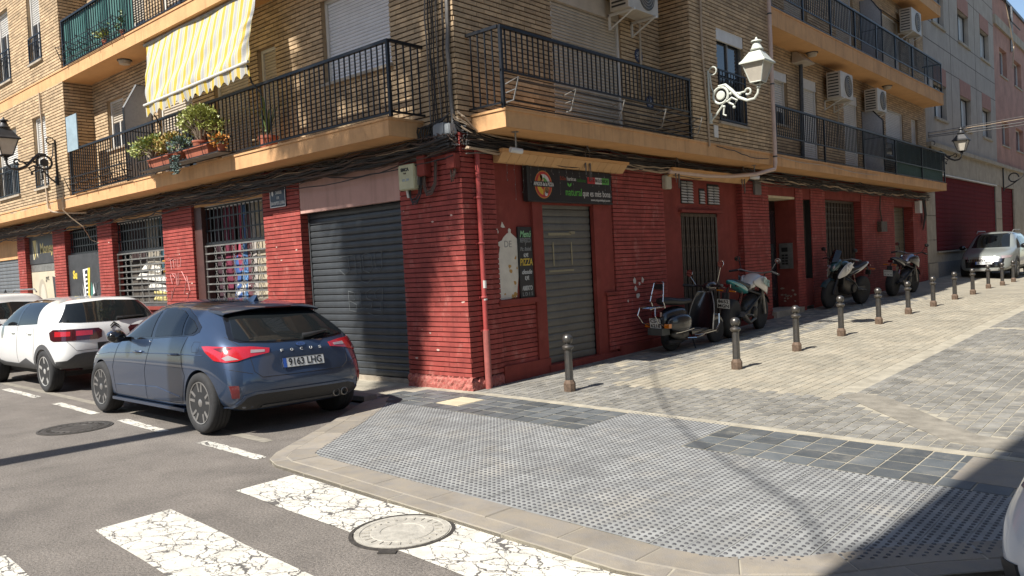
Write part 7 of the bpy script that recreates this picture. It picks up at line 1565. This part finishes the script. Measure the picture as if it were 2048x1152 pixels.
def naked_bike(label, loc, rotz, tank, tail, shroud, lettering, pl, roll, frontfender=M_TRIM, fairing=None, wind=False, decal=None, mglass=True):
    t = thing('motorcycle', label, 'motorcycle', loc, rotz, world=False); wb = 1.40
    bwheel(t, .0, .315, .165, M_ENGD); bwheel(t, wb, .30, .115, M_ENGD)
    put_mesh('fuel_tank', loft([((.66,0,.80),.06,.05),((.72,0,.83),.12,.08),((.85,0,.90),.155,.11),((1.0,0,.93),.15,.10),((1.10,0,.90),.10,.08),((1.14,0,.87),.05,.05)]), tank, t)
    for s in (1, -1): put_mesh('tank_shroud', loft([((.68,s*.10,.88),.03,.04),((.84,s*.165,.88),.03,.10),((1.04,s*.19,.84),.028,.14),((1.20,s*.175,.77),.02,.11),((1.32,s*.12,.66),.012,.04)]), shroud, t)
    put_mesh('seat', loft([((-.12,0,.93),.06,.03),((.0,0,.92),.11,.045),((.25,0,.87),.13,.05),((.45,0,.81),.13,.05),((.68,0,.82),.09,.05)]), M_BSEAT, t)
    put_mesh('tail_fairing', loft([((-.22,0,.94),.03,.02),((-.1,0,.91),.09,.04),((.15,0,.84),.135,.06),((.42,0,.76),.13,.07),((.55,0,.72),.08,.04)]), tail, t)
    put_mesh('engine', loft([((.42,0,.40),.11,.10),((.55,0,.42),.15,.17),((.75,0,.44),.16,.19),((.92,0,.50),.13,.18),((1.0,0,.56),.08,.10)], 12), M_ENG, t)
    m = MB(); m.lathe([(.10,0),(.10,.03),(.06,.045),(0,.045)], 18, frameM((.66,-.15,.38), (1,0,0), (0,0,1))); m.lathe([(.09,0),(.09,.03),(.05,.04),(0,.04)], 18, frameM((.66,.15,.40), (-1,0,0), (0,0,1))); ob('engine_cover', m, M_ENGD, t)
    m = MB()
    for s in (1, -1): m.tube([(1.12,s*.04,.90),(.95,s*.15,.66),(.62,s*.15,.52),(.42,s*.12,.40)], .022, 6); m.tube([(.95,s*.15,.66),(.55,s*.12,.74),(-.05,s*.07,.86)], .016, 6); m.tube([(.42,s*.11,.40),(.0,s*.10,.315)], .028, 6)
    ob('frame', m, M_ENGD, t)
    m = MB(); m.tube([(.90,-.08,.42),(.85,-.12,.26),(.5,-.14,.22),(.25,-.17,.30),(.02,-.19,.40)], [.022,.024,.03,.045,.05], 10); ob('exhaust', m, M_ENG, t, smooth=60)
    m = MB()
    for s in (1, -1): m.tube([(1.12,s*.085,.93),(wb-.0,s*.085,.30)], [.024,.03], 8)
    m.obox((1.13,0,.90), (.06,.22,.03)); m.obox((1.17,0,.78), (.06,.22,.03)); ob('fork', m, M_GALV if not wind else M_ENGD, t)
    A = [Vector((wb+.335*math.cos(a), 0, .30+.335*math.sin(a))) for a in [.5+1.7*k/8 for k in range(9)]]; m = MB(); vs = []
    for p in A: vs += [p+Vector((0,-.065,-.01)), p+Vector((0,0,.015)), p+Vector((0,.065,-.01))]
    m.add(vs, [(3*i+j, 3*i+j+1, 3*i+j+4, 3*i+j+3) for i in range(8) for j in range(2)]); ob('front_mudguard', m, frontfender, t, smooth=80)
    m = MB(); m.tube([(.98,.40,1.03),(1.06,.28,1.06),(1.10,.10,1.02),(1.10,-.10,1.02),(1.06,-.28,1.06),(.98,-.40,1.03)], .013, 8); ob('handlebar', m, M_GALV, t)
    for s in (1, -1):
        m = MB(); m.tube([(.94,s*.44,1.02),(1.02,s*.31,1.05)], .019, 8); ob('grip', m, M_BSEAT, t); m = MB(); m.tube([(1.08,s*.30,1.05),(1.04,s*.42,1.02)], .007, 5); ob('brake_lever', m, M_GALV, t); bmirror(t, (1.06,s*.26,1.06), (1.10,s*.36,1.24), .045)
    if fairing:
        put_mesh('front_fairing', loft([((1.10,0,.98),.10,.08),((1.20,0,.95),.13,.11),((1.32,0,.88),.10,.10),((1.40,0,.82),.04,.05)]), fairing, t)
        m = MB(); m.add([(1.30,-.11,1.0),(1.30,.11,1.0),(1.16,.10,1.22),(1.16,-.10,1.22),(1.38,0,.98),(1.22,0,1.25)], [(0,4,5,3),(4,1,2,5)]); ob('windscreen', m, M_CGL, t)
        for s in (1, -1): put_mesh('headlamp', loft([((1.33,s*.045,.90),.03,.035),((1.38,s*.045,.87),.028,.03),((1.40,s*.045,.85),.01,.012)], 10, 1), M_LENS, t)
    else:
        m = MB(); m.lathe([(.03,-.1),(.08,-.05),(.09,0),(.08,.01),(0,.02)], 18, frameM((1.28,0,.88), (0,1,0), (0,0,1))); ob('headlamp', m, M_LENS, t, smooth=50)
    m = MB(); m.tube([(-.15,0,.88),(-.30,0,.70),(-.34,0,.60)], .016, 6); m.obox((-.28,0,.70), (.02,.12,.10)); ob('plate_bracket', m, M_TRIM, t)
    if pl is not None: plate(t, frameM((-.345,0,.58), (0,-1,0), (-.25,0,.97)), None, .22, .16, pl, band=False)
    m = MB(); m.obox((-.24,0,.86), (.03,.12,.05)); ob('tail_lamp', m, M_TAILD, t)
    for s in (1, -1): m = MB(); m.tube([(-.26,s*.05,.78),(-.27,s*.16,.78)], .012, 5); ob('indicator', m, M_AMB, t)
    m = MB(); m.tube([(.45,.12,.33),(.38,.24,.0)], .011, 6); ob('side_stand', m, M_ENGD, t)
    m = MB(); m.tube([(1.06,.30,1.04),(1.22,.16,1.02),(1.22,.06,.80),(1.30,.09,.50)], .006, 5); m.tube([(1.06,-.30,1.04),(1.20,-.14,1.04),(1.18,-.05,.84),(1.0,-.04,.7)], .006, 5); m.tube([(1.06,-.28,1.05),(1.22,-.1,1.0),(1.24,-.08,.7),(1.38,-.09,.36)], .006, 5); ob('control_cable', m, M_CABLE, t)
    m = MB(); m.box(1.02, 1.07, -.13, .13, .50, .72); ob('radiator', m, M_ENGD, t)
    m = MB(); m.tube([(.30, 0, .42), (.42, 0, .70)], .03, 8); ob('rear_shock', m, M_TAILD, t)
    m = MB(); m.box(.05, .45, .095, .115, .36, .42); ob('chain_guard', m, M_TRIM, t)
    for s in (1, -1): m = MB(); m.tube([(.40, s*.13, .36), (.40, s*.24, .36)], .014, 6); ob('footpeg', m, M_GALV, t)
    if lettering:
        for s in (1, -1):
            M = frameM((1.0, s*.224, .87), (-s, 0, -s*-.25), (-.25*0, 0, 1)); me = text_mesh(lettering, .14, .002, bold=.008, width=.34); me.transform(M); put_mesh('lettering', me, M_TXTW if decal is None else decal, t)
    lean(t, roll); t.scale = (1.1, 1.1, 1.12); return t
def gpos(px, py): p = unproj(px, py, zed); p.z = zed(p.x, p.y); return p
mb1 = naked_bike('white and teal naked motorcycle parked behind the black scooter', (.62, 6.1, zed(.6, 6.1)), math.pi/2+.08, M_WPAINT, M_TEAL, M_WPAINT, 'VOGE', ('8652', 'MGN'), .10, decal=M_TEAL)
mb2 = naked_bike('dark teal and white sport motorcycle facing the crossing', (.60, 13.4, zed(.6, 13.4)), -math.pi/2-.16, M_DTEAL, M_WPAINT, M_WPAINT, 'NK', None, -.10, frontfender=M_DTEAL, fairing=M_DTEAL, wind=True)
mb3 = naked_bike('black and silver motorcycle, farthest of the parked two-wheelers', (.66, 15.85, zed(.6, 15.9)), math.pi/2-.08, mat('silver_tank', (.33, .33, .37), .25, metal=.6, coat=1), M_BLKP, M_BLKP, '', ('····', '···'), .10)
# ---------------- classic scooter
def scooter(loc, rotz):
    t = thing('scooter', 'black classic scooter with chrome rear rack beside the pizza shop', 'scooter', loc, rotz, world=False); P_ = M_BLKP
    bwheel(t, 0, .215, .10, M_GALV, 5, .60); bwheel(t, 1.24, .215, .10, M_GALV, 5, .60)
    put_mesh('rear_body', loft([((-.30,0,.46),.06,.10),((-.20,0,.50),.13,.17),((.05,0,.53),.15,.18),((.30,0,.55),.13,.15),((.42,0,.50),.08,.10)]), P_, t)
    for s in (1, -1): put_mesh('side_cowl', loft([((-.26,s*.13,.44),.02,.06),((-.15,s*.19,.45),.075,.13),((.05,s*.215,.45),.09,.155),((.25,s*.19,.45),.07,.12),((.36,s*.15,.45),.02,.05)]), P_, t); 
    m = MB()
    for s in (1, -1): m.tube([(x, s*(.215+.09*math.sqrt(max(0,1-((x-.03)/.33)**2))), .33+.02*math.sin(x*5)) for x in (-.22,-.12,0,.12,.24)], .008, 5)
    ob('cowl_trim', m, M_CHROME, t)
    m = MB(); m.box(.36, .95, -.16, .16, .24, .28); ob('floorboard', m, P_, t); m = MB()
    for y in (-.12, -.06, .06, .12): m.box(.38, .93, y-.012, y+.012, .281, .293)
    ob('floor_strip', m, M_GALV, t)
    # leg shield: curved sheet
    m = MB(); nu, nv = 12, 12; vs = []
    for j in range(nv+1):
        v = j/nv
        for i in range(nu+1): u = -1+2*i/nu; w = .25*(1-.45*v**3); vs.append((.92+.16*v**1.2-.09*u*u-.02, w*u, .27+.60*v))
    m.add(vs, [(j*(nu+1)+i, j*(nu+1)+i+1, (j+1)*(nu+1)+i+1, (j+1)*(nu+1)+i) for j in range(nv) for i in range(nu)]); ob('leg_shield', m, P_, t, smooth=80)
    m = MB()
    for s in (1, -1): m.tube([vs[j*(nu+1)+(nu if s > 0 else 0)] for j in range(nv+1)], .011, 6)
    m.tube([vs[nv*(nu+1)+i] for i in range(nu+1)], .011, 6); ob('shield_trim', m, M_GALV, t)
    put_mesh('steering_column', loft([((1.02,0,.55),.05,.25),((1.08,0,.70),.06,.25),((1.13,0,.85),.05,.1)]), P_, t)
    put_mesh('front_mudguard', loft([((1.02,0,.36),.04,.06),((1.12,0,.44),.075,.08),((1.26,0,.45),.08,.07),((1.40,0,.38),.06,.05),((1.46,0,.30),.03,.04)]), P_, t)
    put_mesh('headset', loft([((.98,0,.95),.05,.04),((1.05,0,.97),.08,.065),((1.15,0,.97),.085,.075),((1.20,0,.96),.07,.06)]), P_, t)
    m = MB(); m.lathe([(.07,0),(.072,.012),(0,.02)], 18, frameM((1.20,0,.96), (0,1,0), (0,0,1))); ob('headlamp', m, M_LENS, t)
    m = MB(); m.tube([(.93,.36,.98),(1.02,.22,.97),(1.07,0,.96),(1.02,-.22,.97),(.93,-.36,.98)], .02, 8); ob('handlebar', m, P_, t)
    for s in (1, -1):
        m = MB(); m.tube([(.90,s*.39,.985),(.99,s*.26,.97)], .023, 8); ob('grip', m, M_BSEAT, t); m = MB(); m.tube([(1.06,s*.22,.96),(1.0,s*.38,.94)], .007, 5); ob('brake_lever', m, M_TRIM, t)
    for s, z in ((1, 1.18), (-1, 1.33)):
        m = MB(); m.tube([(1.02,s*.20,.97),(1.0,s*.30,z-.06)], .007, 6); ob('mirror_stalk', m, M_CHROME, t); m = MB(); M = frameM((.99,s*.31,z), (0,-1,.0), (.12,0,1)); m.lathe([(.0,-.02),(.055,-.012),(.062,0),(.055,.003)], 20, M); mm = ob('mirror', m, M_CHROME, t, smooth=60); m = MB(); m.lathe([(.054,.0035),(0,.004)], 20, M); sub('mirror_glass', m, M_MIRR, mm)
    put_mesh('seat', loft([((-.28,0,.79),.07,.05),((-.18,0,.80),.13,.07),((.05,0,.78),.145,.065),((.20,0,.755),.13,.055),((.42,0,.765),.12,.055),((.55,0,.75),.06,.04)]), M_BSEAT, t)
    # chrome rack and backrest
    m = MB()
    for s in (1, -1):
        m.tube([(-.28,s*.12,.70),(-.30,s*.12,.76),(-.33,s*.125,.80),(-.30,s*.115,.92),(-.26,s*.09,1.08),(-.255,s*.06,1.10)], .0105, 8); m.tube([(-.30,s*.12,.72),(-.58,s*.13,.72),(-.62,s*.10,.70)], .0095, 8); m.tube([(-.56,s*.15,.72),(-.60,s*.17,.60),(-.50,s*.16,.48),(-.34,s*.13,.42)], .0095, 8)
    m.tube([(-.255,.06,1.10),(-.255,-.06,1.10)], .0105, 8); m.tube([(-.33,.12,.90),(-.33,-.12,.90)], .008, 6)
    for y in (-.08, -.04, 0, .04, .08): m.tube([(-.30,y,.72),(-.62,y,.70)], .007, 6)
    m.tube([(-.62,.10,.70),(-.62,-.10,.70)], .0095, 8); ob('rear_rack', m, M_CHROME, t)
    m = MB(); m.box(-.275,-.25,-.085,.085,.98,1.07); ob('backrest_pad', m, M_BSEAT, t)
    m = MB(); m.obox((-.335,0,.60), (.05,.16,.075)); ob('tail_lamp', m, M_TAILD, t); plate(t, frameM((-.375,0,.465), (0,-1,0), (-.18,0,.98)), None, .22, .165, ('CS-S', '6218'), band=False)
    m = MB(); m.box(-.40,-.20,-.14,.14,.28,.385); ob('mudflap', m, mat('grey_rubber', (.07,.075,.07), .6), t)
    for s in (1, -1): m = MB(); m.obox((-.31,s*.19,.425), (.07,.09,.065)); ob('indicator', m, M_AMB, t)
    put_mesh('engine', loft([((-.12,-.08,.27),.04,.05),((.0,-.13,.26),.08,.10),((.20,-.14,.25),.08,.09),((.32,-.10,.26),.04,.05)], 10), M_ENG, t)
    m = MB(); m.tube([(.2,-.10,.18),(.0,-.13,.15),(-.25,-.12,.16)], .045, 8); ob('exhaust', m, M_ENGD, t)
    m = MB()
    for s in (1, -1): m.tube([(.42,s*.16,.22),(.62,s*.22,.235),(.90,s*.25,.26),(1.0,s*.25,.36),(1.02,s*.24,.52)], .014, 8); m.tube([(.15,s*.22,.20),(.42,s*.2,.18),(.6,s*.22,.22)], .012, 6)
    ob('crash_bar', m, M_CHROME, t); m = MB()
    for s in (1, -1): m.tube([(.48,s*.06,.22),(.42,s*.18,.0)], .011, 6)
    ob('centre_stand', m, M_ENGD, t); lean(t, .02); t.scale = (1.03, 1.03, 1.05); return t
scooter((.50, 4.2, zed(.5, 4.2)), math.pi/2-.12)
print('objects', len(bpy.data.objects), 'tris', sum(len(o.data.polygons) for o in bpy.data.objects if o.type == 'MESH'))
